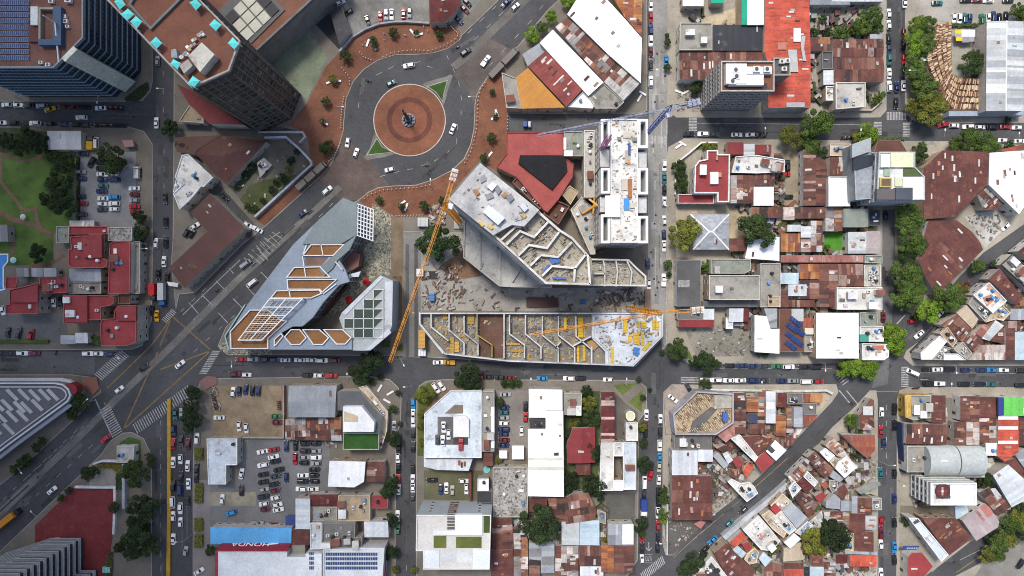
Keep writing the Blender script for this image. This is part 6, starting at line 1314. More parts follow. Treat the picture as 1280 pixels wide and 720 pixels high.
a,b=wp([1162,603,1162,631],h); facade(R_,a,b,2,13.5,4,3,.8,.6)
mb=MB(); c=W(1178,614,h+.1); disc(mb,c,2.6,h+.1,(.13,.03,.028),24); disc(mb,c,2.95,h+.13,(.03,.03,.03),24,2.5); mb.box(c.x-2.6,c.y-2.9,h+.06,c.x+3,c.y+2.4,h+.08,(.1,.09,.09)); p=c; mb.box(p.x-.35,p.y-1.6,h+.12,p.x+.35,p.y+1.6,h+.16,(.4,.3,.3)); mb.box(p.x-1.6,p.y-.3,h+.12,p.x+1.6,p.y+.3,h+.17,(.2,.05,.05)); disc(mb,c,.5,h+.2,(.6,.6,.6),12); mb.box(p.x-.3,p.y-2.4,h+.1,p.x+3.2,p.y-2.0,h+.14,(.08,.06,.06)); part(R_,mb,"roof_emblem","painted_sheet")
mb=MB(); mb.prism(cw(wp(r(1167,604.5,1185,629.5),h+.05)),h,h+.05,(.55,.53,.5)); mb.prism(cw(wp(r(1163.2,610,1165,617),h+.1)),h,h+.1,(.03,.03,.03)); part(R_,mb,"roof_deck","weathered_concrete")
mb=MB(); wallline(mb,[1128,529,1129,556,1132,592],.1,4.2,.45,(.03,.045,.1)); o=mb.build("wall","painted_sheet"); tag(o,"navy blue street wall beside the stained concrete roof","wall")
# apartment block bottom left
R_=start("apartment_block","dark apartment block with stacked white balcony slabs at bottom left corner","apartment block",70,710); h=46
P=cw([tuple(W(x,y)[:2]) for x,y in((15,690),(70,672),(104,672),(104,712),(122,712),(122,790),(-30,790))]); mb=MB(); mb.prism(P,0,h,(.05,.045,.045),(.4,.4,.39)); part(R_,mb,"wall","render_wall")
for i in range(13):
    mb=MB(); ringwall(mb,inset(P,-.9),1.2,2.8+i*3.4,3.3+i*3.4,(.5,.52,.53)); ringwall(mb,inset(P,-.9),.15,3.3+i*3.4,3.7+i*3.4,(.3,.32,.34)); part(R_,mb,"balcony","clean_paint")
mb=MB()
for i in range(len(P)):
    A=Vector(P[i-1]); B=Vector(P[i]); n_=max(1,int((B-A).length/3)); t=(B-A).normalized(); no=Vector((t.y,-t.x))*.04
    for j in range(n_):
        for f in range(13): a=A+(B-A)*(j+.15)/n_+no; b=A+(B-A)*(j+.85)/n_+no; z=3.9+f*3.4; mb.face([(*a,z),(*b,z),(*b,z+1.9),(*a,z+1.9)],(.02,.022,.025))
part(R_,mb,"windows","dark_glass")['kind']='stuff'
pile("small white guard cabin on the red court edge",r(65,674,71,680),2,.2,(.6,.62,.62),"cabin",None,"guard_cabin"); pile("turquoise covered trolley on the red court",r(128,709,137,716),1,.2,(.2,.55,.55),"trolley",None,"trolley")
# monument
R_=start("monument","dark column monument with figure in the roundabout fountain","monument",511,150.5); c=W(511,150.5); mb=MB(); ringwall(mb,circ(c,2.7,20),.5,.2,.9,(.3,.3,.32)); disc(mb,c,2.3,.6,(.05,.06,.07),20); part(R_,mb,"basin","weathered_concrete")
for i in range(10): a=i*math.tau/10; mb=MB(); mb.obox(c.x+2.1*math.cos(a),c.y+2.1*math.sin(a),.3,.7,.7,1.3,a,(.22,.23,.26)); part(R_,mb,"plinth_stone","weathered_concrete")
mb=MB(); mb.box(c.x-1.1,c.y-1.1,.2,c.x+1.1,c.y+1.1,2.6,(.12,.12,.13)); mb.tube((c.x,c.y,2.6),(c.x,c.y,14.5),.75,.5,(.06,.05,.035),12); mb.box(c.x-.8,c.y-.8,14.5,c.x+.8,c.y+.8,15,(.12,.1,.06)); part(R_,mb,"column","weathered_concrete")
mb=MB(); mb.tube((c.x,c.y,15),(c.x,c.y,16.6),.4,.28,(.05,.045,.035),8); mb.tube((c.x,c.y,16.6),(c.x,c.y,17),.2,.15,(.05,.045,.035),8); mb.bar((c.x,c.y,16.4),(c.x+.7,c.y,17.1),.14,(.05,.045,.035)); part(R_,mb,"statue","clean_paint",None)
# tower cranes
def crane(label,top,base,tip,tail,h,col,cabcol,wt,dens=2.4,jw=1.05,mw=1.5,jc=None,jb=.09):
    jc=jc or col
    o=start("tower_crane",label,"tower crane",*base); T=W(*top,h); Bp=W(*base); p0=Vector((T.x,T.y,.1))
    def lat(u,v,w,n,c,bw,tri=False):
        mb=MB(); d=(v-u).normalized(); s=d.cross(Vector((0,0,1))).normalized() if abs(d.z)<.9 else Vector((1,0,0)); k=s.cross(d).normalized()
        cs=[s*w/2,-s*w/2,k*w*.9] if tri else [s*w/2+k*w/2,s*w/2-k*w/2,-s*w/2-k*w/2,-s*w/2+k*w/2]
        for q in cs: mb.bar(u+q,v+q,bw*1.5,c)
        m_=len(cs)
        for i in range(n):
            a=u.lerp(v,i/n); b=u.lerp(v,(i+1)/n)
            for j in range(m_):
                q,q2=cs[j],cs[(j+1)%m_]; mb.bar(a+q,b+q2 if i%2 else a+q2,bw,c); mb.bar(a+q,b+q2,bw,c)
        return mb
    L=(T-p0).length; part(o,lat(p0,T,mw,int(L/2.4),col,.13),"mast","clean_paint")
    tp=W(*tip,h); tl=W(*tail,h); u=T+Vector((0,0,.8)); part(o,lat(u,tp+Vector((0,0,.8)),jw,int((tp-T).length/dens),jc,jb,True),"jib","clean_paint")
    part(o,lat(u,tl+Vector((0,0,.8)),jw,int((tl-T).length/dens)+1,jc,.16 if jb>.1 else .1),"counter_jib","clean_paint")
    mb=MB(); d=(tl-T).normalized(); an=math.atan2(d.y,d.x)
    for s_ in (0,1.4,2.8): q=tl-d*s_; mb.obox(q.x,q.y,h-1.2,1.1,2.0,2.4,an,wt)
    part(o,mb,"counterweight","clean_paint"); mb=MB(); dj=(tp-T).normalized(); s=Vector((-dj.y,dj.x,0)); q=T+s*1.7; mb.obox(q.x,q.y,h-.6,1.8,1.5,2.1,an,cabcol); part(o,mb,"cab","clean_paint")
    mb=MB(); apex=T+Vector((0,0,7)); 
    for c_ in((.7,.7),(-.7,.7),(.7,-.7),(-.7,-.7)): mb.bar(T+Vector((*c_,.8)),apex,.2,col)
    part(o,mb,"tower_peak","clean_paint"); mb=MB(); mb.bar(apex,T.lerp(tp,.65)+Vector((0,0,2)),.08,(.2,.2,.2)); mb.bar(apex,tl+Vector((0,0,1)),.08,(.2,.2,.2)); part(o,mb,"tie_rod","clean_paint")
    mb=MB(); hk=T.lerp(tp,.7); mb.bar(hk,(hk.x,hk.y,h-14),.05,(.1,.1,.1)); mb.box(hk.x-.35,hk.y-.2,h-15,hk.x+.35,hk.y+.2,h-14,(.5,.3,.02)); part(o,mb,"hook","clean_paint")
    mb=MB(); mb.box(p0.x-2.4,p0.y-2.4,.1,p0.x+2.4,p0.y+2.4,1,(.4,.4,.38)); part(o,mb,"base_block","weathered_concrete")
ORC=(.62,.25,.012)
crane("orange tower crane with its jib over the concrete lane",(557,256),(575,279),(488,452),(569,214),60,ORC,(.7,.7,.7),(.55,.56,.56))
crane("orange tower crane above the white construction deck",(822,391),(784,384),(667,418),(877,387),58,ORC,(.75,.75,.75),(.6,.6,.58),2.4,.95)
crane("blue tower crane with a pale lattice jib beside white tower",(834,138),(794,185),(672,170),(872,128),59,(.09,.13,.36),(.5,.5,.55),(.3,.32,.42),3.4,.9,1.1,(.3,.32,.45),.07)
R_=start("hoist_mast","purple lattice hoist mast along the white tower side","hoist",742,195); mb=MB(); a=W(743,200,4); b=W(743,200,4)
for i in range(26):
    z=2+i*1.7; q=[(a.x+x,a.y+y) for x,y in((-.7,-.7),(.7,-.7),(.7,.7),(-.7,.7))]
    for j in range(4): mb.bar((*q[j],z),(*q[(j+1)%4],z+1.7),.14,(.3,.1,.22)); mb.bar((*q[j],z),(*q[j],z+1.7),.2,(.33,.12,.25))
part(R_,mb,"mast","clean_paint")
R_=start("placing_boom","orange concrete placing boom between pale block and white tower","placing boom",743,257); mb=MB(); p=W(743,257,20); q=W(728,267,20); mb.bar((p.x,p.y,.1),(p.x,p.y,20),.8,(.5,.28,.03)); mb.bar((p.x,p.y,19.6),(q.x,q.y,19.6),.6,ORC); mb.bar((p.x-2,p.y+2.5,19.8),(p.x+2.5,p.y-1,19.8),.7,(.65,.4,.1)); mb.bar((p.x,p.y+3,19.4),(p.x-.5,p.y-3,19.4),.5,ORC); part(R_,mb,"boom","clean_paint")
# walls and barriers
def wall(label,a,hh,w,col,mat="render_wall",name="wall",cat="wall"):
    mb=MB(); wallline(mb,a,.1,hh,w,col); o=mb.build(name,mat); tag(o,label,cat)
wall("white perimeter wall of the vacant lot along the brick pavement",[330,172,357,171,373,185,388,201,389,206,318,271],2.6,.8,(.4,.42,.46))
wall("timber topped fence along the alley north of vacant lot",[323,165,378,165,381,171,374,178],2.4,.7,(.4,.36,.34))
wall("curved grey car park wall above the roundabout plaza",[424,64,440,46,456,36,473,29.5,490,27,507,26.5,536,28.5],1.6,.7,(.33,.34,.36))
wall("white wall at the corner below the red parapet house",[845,204,863,190,877,178,897,178],2,.6,(.72,.72,.7)); wall("white side wall beside dark garden trees",[845,204,844,243],2,.5,(.72,.72,.7))
wall("white garden wall north of the red court",[93,609,143,609.5,143,632,141.5,668],1.6,.9,(.6,.62,.62)); wall("white curb wall beside the street trees bottom left",[116,580,127,576.5,166,577],2,.8,(.55,.56,.56))
wall("tall pale wall beside the bottom left street trees",[154,580,154,636],2.4,1.1,(.4,.43,.45)); wall("pink wall between dirt car park and grey warehouse",[354,482,354,548],2.4,.5,(.42,.28,.25)); wall("beige wall below the dirt car park",[268,547,354,547.5],2,.4,(.4,.36,.3))
wall("brown brick wall along the angular clinic garden",[530,517,562,489],2.4,1,(.26,.13,.08)); wall("maroon wall beside clinic yard white hut",[588,590,588,626],2.6,.8,(.16,.045,.04)); wall("long white kerb wall in front of triangle block",[880,487,1000,489,1033,488,1041,492],1.8,.9,(.5,.5,.46))
wall("white curved kerb wall on the diagonal street",[981,563,990,550,998,545],1.2,.5,(.6,.6,.58)); wall("grey parapet strip along the diagonal pavement",[905,673,930,651,958,629,985,606],3.2,2,(.42,.44,.47)); wall("long dark rail wall on the sharp corner pavement",[1140,441,1168,412,1215,367,1245,335,1275,310],1.4,1.1,(.07,.075,.085)); wall("tan wall along sharp corner block",[1143,443,1171,415,1219,371,1247,340],2.2,.7,(.42,.3,.18)); wall("tan wall on the lower street below pale striped roof",[1147,450.5,1256,451.5],2,.5,(.3,.24,.17))
wall("beige wall between street and stained terrace",[1044,137.5,1090,137.5,1104,125],1.6,.5,(.45,.4,.32)); wall("white street wall beside the triangle yard",[834,630,834,694],1.5,.5,(.55,.55,.53)); wall("blue grey band at the foot of the long silver warehouse",[1186,142,1279,141],4,2,(.28,.34,.4),"painted_sheet")
wall("green hedge topped wall along south side of red houses car park",[-10,427,60,427],1.2,1.2,(.07,.1,.02),"lawn","hedge_wall","wall")
wall("long yellow topped concrete barrier dividing the two lanes",[211,499,211,640,209.5,740],1.1,1.4,(.42,.25,.03),"render_wall","median_barrier","barrier")
wall("white lattice walkway rail below the glass tower",[0,96,50,118],3,.7,(.36,.38,.36),"clean_paint","walkway_rail","rail")
wall("glass balustrade wall along avenue side of grey shopping block",[286,437,281,420,306,381],1.2,.5,(.3,.42,.4),"clean_paint")
# pool and billboard
mb=MB(); p=cw(wp([-10,317,10.5,317,10.5,327,5,334,5,358,7,362,-10,366],.2)); ringwall(mb,p,.5,.1,.3,(.7,.7,.7)); o=mb.build("swimming_pool","clean_paint"); tag(o,"blue swimming pool with white rim at left frame edge","swimming pool"); mb=MB(); mb.poly(inset(p,.5),.22,(.05,.25,.6)); mb.build("pool_water","pool_water",o)
mb=MB(); p=W(608.5,586.5); mb.prism(circ(p,1.3,16),.1,.8,(.5,.5,.48)); o=mb.build("plunge_pool","clean_paint"); tag(o,"round turquoise plunge pool beside the maroon roof","pool"); mb=MB(); disc(mb,p,1.1,.82,(.1,.5,.5),16); mb.build("pool_water","clean_paint",o)
R_=start("billboard","blue billboard panel behind the red gabled shop","billboard",1139,685); mb=MB(); a,b=W(1129,690,5),W(1149,690,5); mb.face([(a.x,a.y,3),(b.x,b.y,3),(b.x,b.y+2.6,5.4),(a.x,a.y+2.6,5.4)],(.06,.1,.4)); mb.face([(a.x,a.y,2.95),(a.x,a.y+2.6,5.35),(b.x,b.y+2.6,5.35),(b.x,b.y,2.95)],(.2,.2,.2)); part(R_,mb,"panel","painted_sheet"); mb=MB()
for i in range(5): mb.face([(a.x+2+i*.9,a.y+.6,3.6),(a.x+2.6+i*.9,a.y+.6,3.6),(a.x+2.6+i*.9,a.y+1.6,4.52),(a.x+2+i*.9,a.y+1.6,4.52)],(.6,.65,.75))
part(R_,mb,"faded_marks","clean_paint"); mb=MB(); mb.bar((a.x+1,a.y,.1),(a.x+1,a.y,3.2),.25,(.3,.3,.3)); mb.bar((b.x-1,a.y,.1),(b.x-1,a.y,3.2),.25,(.3,.3,.3)); part(R_,mb,"post","clean_paint")
# tilted solar rows on the brown roof
for i,(x,y) in enumerate(((994,402),(990,410),(998,414),(989,421),(996,427),(988,432))):
    o=start("solar_array","tilted dark blue solar row on brown roof, %s from the top"%("first","second","third","fourth","fifth","lowest")[i],"solar panels",x,y,"tilted solar rows on the brown roof"); mb=MB(); a=W(x,y,6.4)
    for j in range(5):
        d=Vector((.8,-.6,0)); n=Vector((.6,.8,0)); c=a+d*(j-2)*1.1; q=[c-d*.5-n*.85,c+d*.5-n*.85,c+d*.5+n*.85+Vector((0,0,.5)),c-d*.5+n*.85+Vector((0,0,.5))]; mb.face([tuple(k+Vector((0,0,.3))) for k in q],jit((.025,.05,.16),.15))
    part(o,mb,"panel","dark_glass"); mb=MB(); mb.bar(a-Vector((2.2,-1.6,.6)),a+Vector((2.2,-1.6,-.6)),.1,(.5,.5,.5)); part(o,mb,"rail","clean_paint")
for i,args in enumerate(QUEUE): make(*args)

R_=start("showroom","dark triangular roofed showroom with white rim and skylight bars","showroom",30,520); h=9
P=cw(wp([-60,478,70,478,80,480,87,486,90,494,86,502,12,556,-60,612],h)); mb=MB(); mb.prism(P,0,h-.1,(.2,.2,.2),(.07,.07,.075)); part(R_,mb,"wall","render_wall")
mb=MB(); mb.poly(inset(P,.4),h+.02,(.1,.1,.105)); rf=part(R_,mb,"roof","sheet_metal")
mb=MB(); ringwall(mb,P,.55,h-1,h+.7,(.55,.56,.58)); ringwall(mb,inset(P,1.5),.45,h-.2,h+.5,(.45,.46,.48)); ringwall(mb,inset(P,-1.3),1.2,h-4,h-2.6,(.5,.51,.53)); part(R_,mb,"white_rim","clean_paint")
mb=MB(); mb.prism(cw(wp([81,480,88,478.5,95,483,96,490,91,494,88,487],h+.2)),h-4,h+.2,(.2,.02,.02)); part(R_,mb,"red_prow","painted_sheet")
for x in range(-50,84,13):
    for y in range(474,600,14):
        x0,y0=x+(y-476)*.45+random.uniform(-3,3),y+random.uniform(-2,2); q=[x0,y0,x0+3.6,y0-2.6,x0+17,y0+11,x0+13.4,y0+13.6]; p=wp(q,h+.2); I_=inset(P,1.6)
        if random.random()<.95 and all(inside(I_,*c_) for c_ in p): mb=MB(); mb.prism(cw(p),h,h+.2,(.4,.41,.41)); part(R_,mb,"skylight","painted_sheet")
# ---------------------------------------------------------------- trees
ORD=("first second third fourth fifth sixth seventh eighth ninth tenth eleventh twelfth thirteenth fourteenth fifteenth sixteenth seventeenth eighteenth nineteenth twentieth twenty-first twenty-second twenty-third").split()
random.seed(21)
def crown(seed,n,leaf):
    rd=random.Random(seed); mb=MB(); cl=[]
    for i in range(15):
        a=rd.uniform(0,math.tau); q=math.sqrt(rd.random())*.75; z=rd.uniform(-.15,.5)*(1-q*.5); cl.append((q*math.cos(a),q*math.sin(a),z,rd.uniform(.17,.38),rd.uniform(.55,1.5)))
    for i in range(7):
        a=i*math.tau/7+rd.uniform(-.3,.3); q=rd.uniform(.55,.92); cl.append((q*math.cos(a),q*math.sin(a),rd.uniform(-.2,.1),rd.uniform(.12,.27),rd.uniform(.6,1.4)))
    cl.append((0,0,.42,.36,1.1))
    for i in range(n):
        x,y,z,ra,tn=rd.choice(cl); 
        while True:
            v=Vector((rd.gauss(0,1),rd.gauss(0,1),rd.gauss(.25,1)))
            if v.length>.1: break
        v.normalize(); p=Vector((x,y,z))+v*ra*rd.uniform(.72,1.06); p.z*=.85
        nn=(v+Vector((rd.uniform(-.8,.8),rd.uniform(-.8,.8),rd.uniform(-.3,1)))).normalized(); t=nn.cross(Vector((rd.gauss(0,1),rd.gauss(0,1),rd.gauss(0,1)))).normalized(); b=nn.cross(t); s=leaf*rd.uniform(.6,1.3)
        k=tn*rd.uniform(.65,1.4); yel=rd.uniform(.85,1.3)
        mb.face([p-t*s*.5,p-b*s*.32,p+t*s*.55,p+b*s*.32],(k*yel,k,k*rd.uniform(.6,1.1)))
    return mesh_of(mb.build("crown","leaves"))
CR=[crown(s,5200,.105) for s in (1,2,3,4)]; CRS=[crown(s,1100,.2) for s in (11,12,13)]
def trunk():
    mb=MB(); mb.tube((0,0,-1.25),(0,0,-.45),.075,.05,(.1,.07,.05),8)
    for i in range(6): a=i*math.tau/6+.3; mb.tube((0,0,-.5),(.45*math.cos(a),.45*math.sin(a),.05+.1*(i%2)),.04,.015,(.1,.07,.05),6); mb.tube((.45*math.cos(a),.45*math.sin(a),.05),(.68*math.cos(a+.3),.68*math.sin(a+.3),.15),.015,.006,(.1,.07,.05),5)
    return mesh_of(mb.build("trunk","bark"))
TR=trunk()
LEAF={'d':(.028,.05,.016),'m':(.058,.1,.022),'o':(.1,.115,.022),'b':(.095,.17,.018),'y':(.13,.15,.03),'f':(.018,.034,.013)}
LN={'d':'dark green','m':'green','o':'olive green','b':'bright green','y':'yellowish green','f':'very dark'}
tc_=[0]
def tree(x,y,ra,c,label,name="tree",group=None,cat="tree"):
    R=ra*SC*1.06; zc=.1+R*1.25; w=W(x,y,min(zc,9)); 
    o=empty(name,(w.x,w.y,.1),random.uniform(0,6.28)); tag(o,label,cat,group); tc_[0]+=1; small=ra<7.5
    cr=bpy.data.objects.new("crown",random.choice(CRS if small else CR)); q=LEAF[c]; k=random.uniform(.85,1.15); cr.color=(q[0]*k,q[1]*k,q[2]*k,1); cr.scale=(R*random.uniform(.95,1.1),R*random.uniform(.95,1.1),R*(.95 if R<4 else .8)); link(cr,o)
    H=R*1.25; cr.location=(0,0,H)
    tr=bpy.data.objects.new("trunk",TR); tr.scale=(R,R,R); tr.location=(0,0,H); link(tr,o)
SZ=lambda r_:'large' if r_>=16 else 'medium' if r_>=9 else 'small'
def trees(desc,s,group=None,noun='tree'):
    it=[]
    for t in s.split():
        c=t[0]; a=[float(v) for v in t[1:].split(',')]; it.append((*a,c))
    xs=[i[0] for i in it]; ys=[i[1] for i in it]; hor=max(xs)-min(xs)>=max(ys)-min(ys); it.sort(key=lambda i:i[0] if hor else i[1])
    for n,(x,y,ra,c) in enumerate(it):
        col=LN[c]
        pos='' if len(it)==1 else ", %s from %s"%(ORD[n],'left' if hor else 'top')
        lab="%s %s %s %s%s"%(SZ(ra),col,noun,desc,pos)
        if len(lab.split())>16: lab="%s %s %s%s"%(col,noun,desc,pos)
        if len(lab.split())>16: lab="%s %s%s"%(noun,desc,pos)
        tree(x,y,ra,c,lab,noun,group or ("trees "+desc if len(it)>1 else None),noun)
trees("clustered in the park","f82,206,13 f72,228,17 f78,254,16 f57,249,8")
trees("beside the yellow truck in the car park","d142,198,19"); trees("standing alone on the park lawn","f46,317,11")
trees("in the shady north edge of the park","d8,176,12 f26,184,10 d32,170,11 f47,178,14 d64,193,8")
trees("in the tall column by the long red roof","f175,270,9 f176,290,10 f174,308,8")
trees("on the west kerb outside the maroon house","f212,160,10"); trees("over the hipped maroon roof corner","f230,183,9 f238,188,6")
trees("beside the vacant lot slab","f312,208,6 f306,217,5 d309,258,5 f364,200,6 f353,222,6 d318,262,5 f371,190,4 o360,212,5 f340,238,5 d328,250,4 f345,228,4")
trees("on the pavement by the dark triangular showroom","d98,503,13 d90,517,8 d46,560,6 d32,577,9 d20,586,7 d52,551,6")
trees("in the verge west of the parked jam","f242,492,10 f238,510,11 f240,526,12 d235,535,8")
trees("on the bottom left street verge","d170,592,15 d162,585,9 f175,640,19 d186,632,11 f168,676,19 d186,682,14 f176,660,14 d150,684,8 d142,634,7")
trees("beside the red court","d108,593,9 d117,588,7 d76,622,5 d86,613,5")
trees("at the round lawn corner","d186,571,6 d189,580,5"); trees("beside the dealer hall entrance","d263,689,7")
trees("over the street at the mall south corner","f462,452,17 f450,470,12 f440,462,7")
trees("on the chamfered office pavement","d475.5,471,4 d465.5,477,4.5 d497,491,4 d492,511,6 d499,529,3.5 f492,549,9")
trees("along the inner street left pavement","f488,612,12 f492,600,7 f489,651,9 f489,689,9 d484,695,6"); trees("at the inner street bottom end","o494,712,5 o518,713,5")
trees("in the clinic corner garden","o531,494,11 y536,492,5 o526,516,5 o525,532,5 o526,552,5")
trees("at the kerb in front of the clinic","f585,467,15 f590,480,11 f573,478,7"); trees("beside the clinic parking strip","d624,502,7 o624,574,5")
trees("in the overgrown garden beside the striped maroon roof","f733,489,7 o736,504,9 d740,523,11 f727,530,8 f711,541,7 o719,529,7 f742,563,12 d748,575,7 f713,600,11 f709,612,8 f742,604,14 f748,616,9 f734,594,7")
trees("beside the street hedge above white hall lot","d639,479,5 d630,479,5 d648,479,5")
trees("on the verge of the round turret lot","o802,532,7 d804,553,6 d798,474,4 d803,497,4 d812,487,3"); trees("on the pale street left pavement","f806,580,10 f801,655,9 d803,668,5")
trees("on the pale street right pavement","d829,625,7 m829,642,7 b830,650,5 d829,612,6")
trees("towering over the grey twin roof","f674,655,24"); trees("beside the patterned gravel roof","d641,642,8 d650,645,5")
trees("behind the half slate gabled house","o755,674,4 o733,647,5")
trees("at the round site beside the orange crane jib","f549,306,23")
# right half
trees("in the garden of the red parapet house","d849,209,9 d852,231,9 d851,220,8 d856,243,5 o882,183,5 o892,184,4"); trees("next to the grey hipped villa","y853,291,20"); trees("between hipped villa and white roof","d945,289,21")
trees("around the north street car yard end","o988,171,14 m1007,173,11 m1020,152,19 m1016,180,12 d1024,190,9 m1008,186,6"); trees("in the green patio by the silver roof","b950,189,6 b944,188,4")
trees("beside the asphalt roof deck","m883,331,7 d879,338,4 m835,331,6 d836,343,4"); trees("on the dark verge at the street corner","d846,437,13 o850,443,6 d828,440,4 d882,453,12 f871,452,9 d895,455,6"); trees("on the corner terrace kerb","d880,480,7 d887,483,4")
trees("below the white cut corner roof","d950,441,6 d957,441,5"); trees("beside the light blue roof pair","m989,329,5 m982,328,4 o977,278,5"); trees("in the walled lawn corner","m1033,309,4 m1018,312,3")
trees("in the garden right of red warehouse","d1028,24,6 d1017,40,6 d1035,41,6"); trees("under the long pale tin roof","m1090,20,13 m1080,31,11 m1070,36,9 m1095,33,9 m1050,40,9 m1060,41,6 m1098,120,6 m1092,126,5")
trees("beside the brick tower base","d871,110,8"); trees("along the top of the pale street kerb","d834,52,5 d834,85,5 d834,44,3")
trees("in the tall row left of the wooden pergola","b1145,31,12 m1158,33,13 b1143,50,12 m1157,52,12 b1141,67,9 m1152,64,8 m1144,82,13 m1150,97,14 m1146,108,10 m1158,112,14 o1167,126,12 o1164,138,18 o1140,133,9 o1151,145,8")
trees("in the walled play yard","d1216,80,15 d1225,72,9 d1224,90,8"); trees("at the top right car park corner","m1273,12,10 m1276,25,6"); trees("beside the north street parking row","d1260,151,5")
trees("at the crossing above the slab tower","b1085,168,13 o1074,170,8 b1093,175,6"); trees("on the grassy corner of the market block","d1149,192,10 m1152,183,6 m1144,200,6")
trees("along the north edge of the market roof","m1208,174,14 m1222,176,11 m1236,178,13 m1194,181,9 d1262,182,7 m1247,184,6")
trees("along the tree street beside the market roofs","m1138,270,16 m1135,286,15 m1140,302,17 d1133,318,12 m1132,344,19 m1145,338,12 m1134,368,18 m1145,360,11 m1130,378,10")
trees("at the lower tip of the market roof","m1186,370,17 o1200,362,9 b1162,388,15 m1148,393,8 o1174,382,8 m1221,332,9 d1243,329,5"); trees("on the white terrace corner by tree street","b1118,423,15 b1113,412,9 b1120,435,10")
trees("forming the long oval by the street corner","b1057,460,11 b1072,461,13 b1088,461,12 o1064,457,10 o1081,457,10")
trees("above the tan ribbed roof","o1017,676,16 o1025,684,10"); trees("beside the yellow house","f1043,668,20 f1034,655,9 f1050,680,10"); trees("at the bottom diagonal corner","f866,704,13 f857,712,10 f880,694,6"); trees("behind the big cluttered terrace","o967,680,8 o964,688,5")
trees("below the rust gable tip","m1066,527,8 b1062,522,5 m1073,536,6"); trees("behind the larger white irregular roof","d1069,568,6 d1072,574,4")
trees("between white tall block and white blue slant","d1231,600,10 d1222,605,6 d1240,606,6"); trees("on the side street kerb by the maroon warehouse","d1131,650,5 d1133,656,3")
trees("shading the bottom right avenue","o1275,650,13 m1262,657,14 o1258,672,13 m1247,685,14 o1236,693,11 d1276,638,9 d1280,668,10 d1243,673,9")
trees("beside the avenue in front of the white warehouses","b665,44,9 m677,33,8 b689,21,8 b712,3,9 b664,50,5")
# palms and small trees on the plaza
trees("on the upper left brick plaza","d465.5,50,5 d469,57,4 d492,41,6 d520,41,4 d549,43,5 d431,71,7 o417,99,6 d407,126,6 d404,152,4 d409,185,9")
trees("on the right brick plaza","d615,115,4 d619,144,4 d614.5,173,6 d606,198,6"); trees("on the lower brick plaza","d475,250,5 d502,258,5 d529,257,7 d553,251,5")
def hedge(label,q,hh,c):
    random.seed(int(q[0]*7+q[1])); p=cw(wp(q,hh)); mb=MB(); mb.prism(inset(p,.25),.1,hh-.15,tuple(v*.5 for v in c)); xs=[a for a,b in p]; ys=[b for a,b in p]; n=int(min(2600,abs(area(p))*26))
    for i in range(n):
        x=random.uniform(min(xs),max(xs)); y=random.uniform(min(ys),max(ys))
        if not inside(p,x,y): continue
        z=hh-.2+random.uniform(0,.3); s=random.uniform(.16,.34); a=random.uniform(0,3.14); t=Vector((math.cos(a),math.sin(a),random.uniform(-.5,.5)))*s; b=Vector((-math.sin(a),math.cos(a),random.uniform(-.5,.5)))*s*.7; v=Vector((x,y,z)); mb.face([v-t,v-b,v+t,v+b],jit(c,.4))
    o=mb.build("hedge","clean_paint"); tag(o,label,"hedge")
OL=(.115,.115,.02)
for n,y0,y1 in (("first",560,575),("second",604,629),("third",648,664),("lowest",668,685)): hedge("olive hedge strip beside the jammed street, %s from the top"%n,r(243,y0,253,y1),1.3,OL)
hedge("dark hedge strip along the park car park wall",r(95,195,98,280),1.4,(.03,.05,.015)); hedge("green hedge at the street corner above white hall lot",r(628,475,651,484),1.3,(.06,.1,.02)); hedge("slanted green hedge beside the corner terrace of crossing",[1089,129,1104,113,1110,117,1097,129],1.2,(.06,.11,.02)); hedge("low green hedge below the north street crossing",r(1097,171,1131,175),1,(.07,.1,.03)); hedge("mustard hedge on the white garden wall corner",[122,580,152,580,152,592,146,592,140,586,124,585],1.2,(.15,.13,.015)); hedge("dark hedge down the east side of the garden wall",r(144.5,592,152,612),1.3,(.035,.06,.018)); hedge("long green hedge under the play yard top wall",r(1189,29,1232,33),1.4,(.05,.08,.02)); hedge("olive verge hedge at the foot of the bottom left trees",[134,690,141,690,139,730,130,730],1,(.08,.09,.025)); hedge("green hedge beside the grey sheds of the red houses",r(110,420,125,432),1.4,(.05,.085,.02)); hedge("pointed green shrub bed at the foot of glass tower",[185,102,186,111,181,118,172,127,157,127,155,123,176,106],.6,(.035,.06,.018))
hedge("small planted square by the mall east corner",r(478,426,487,434),.8,(.06,.09,.02)); hedge("second planted wedge by the orange jib tip",[494,436,503,428,503,438,498,438],.8,(.06,.09,.02))
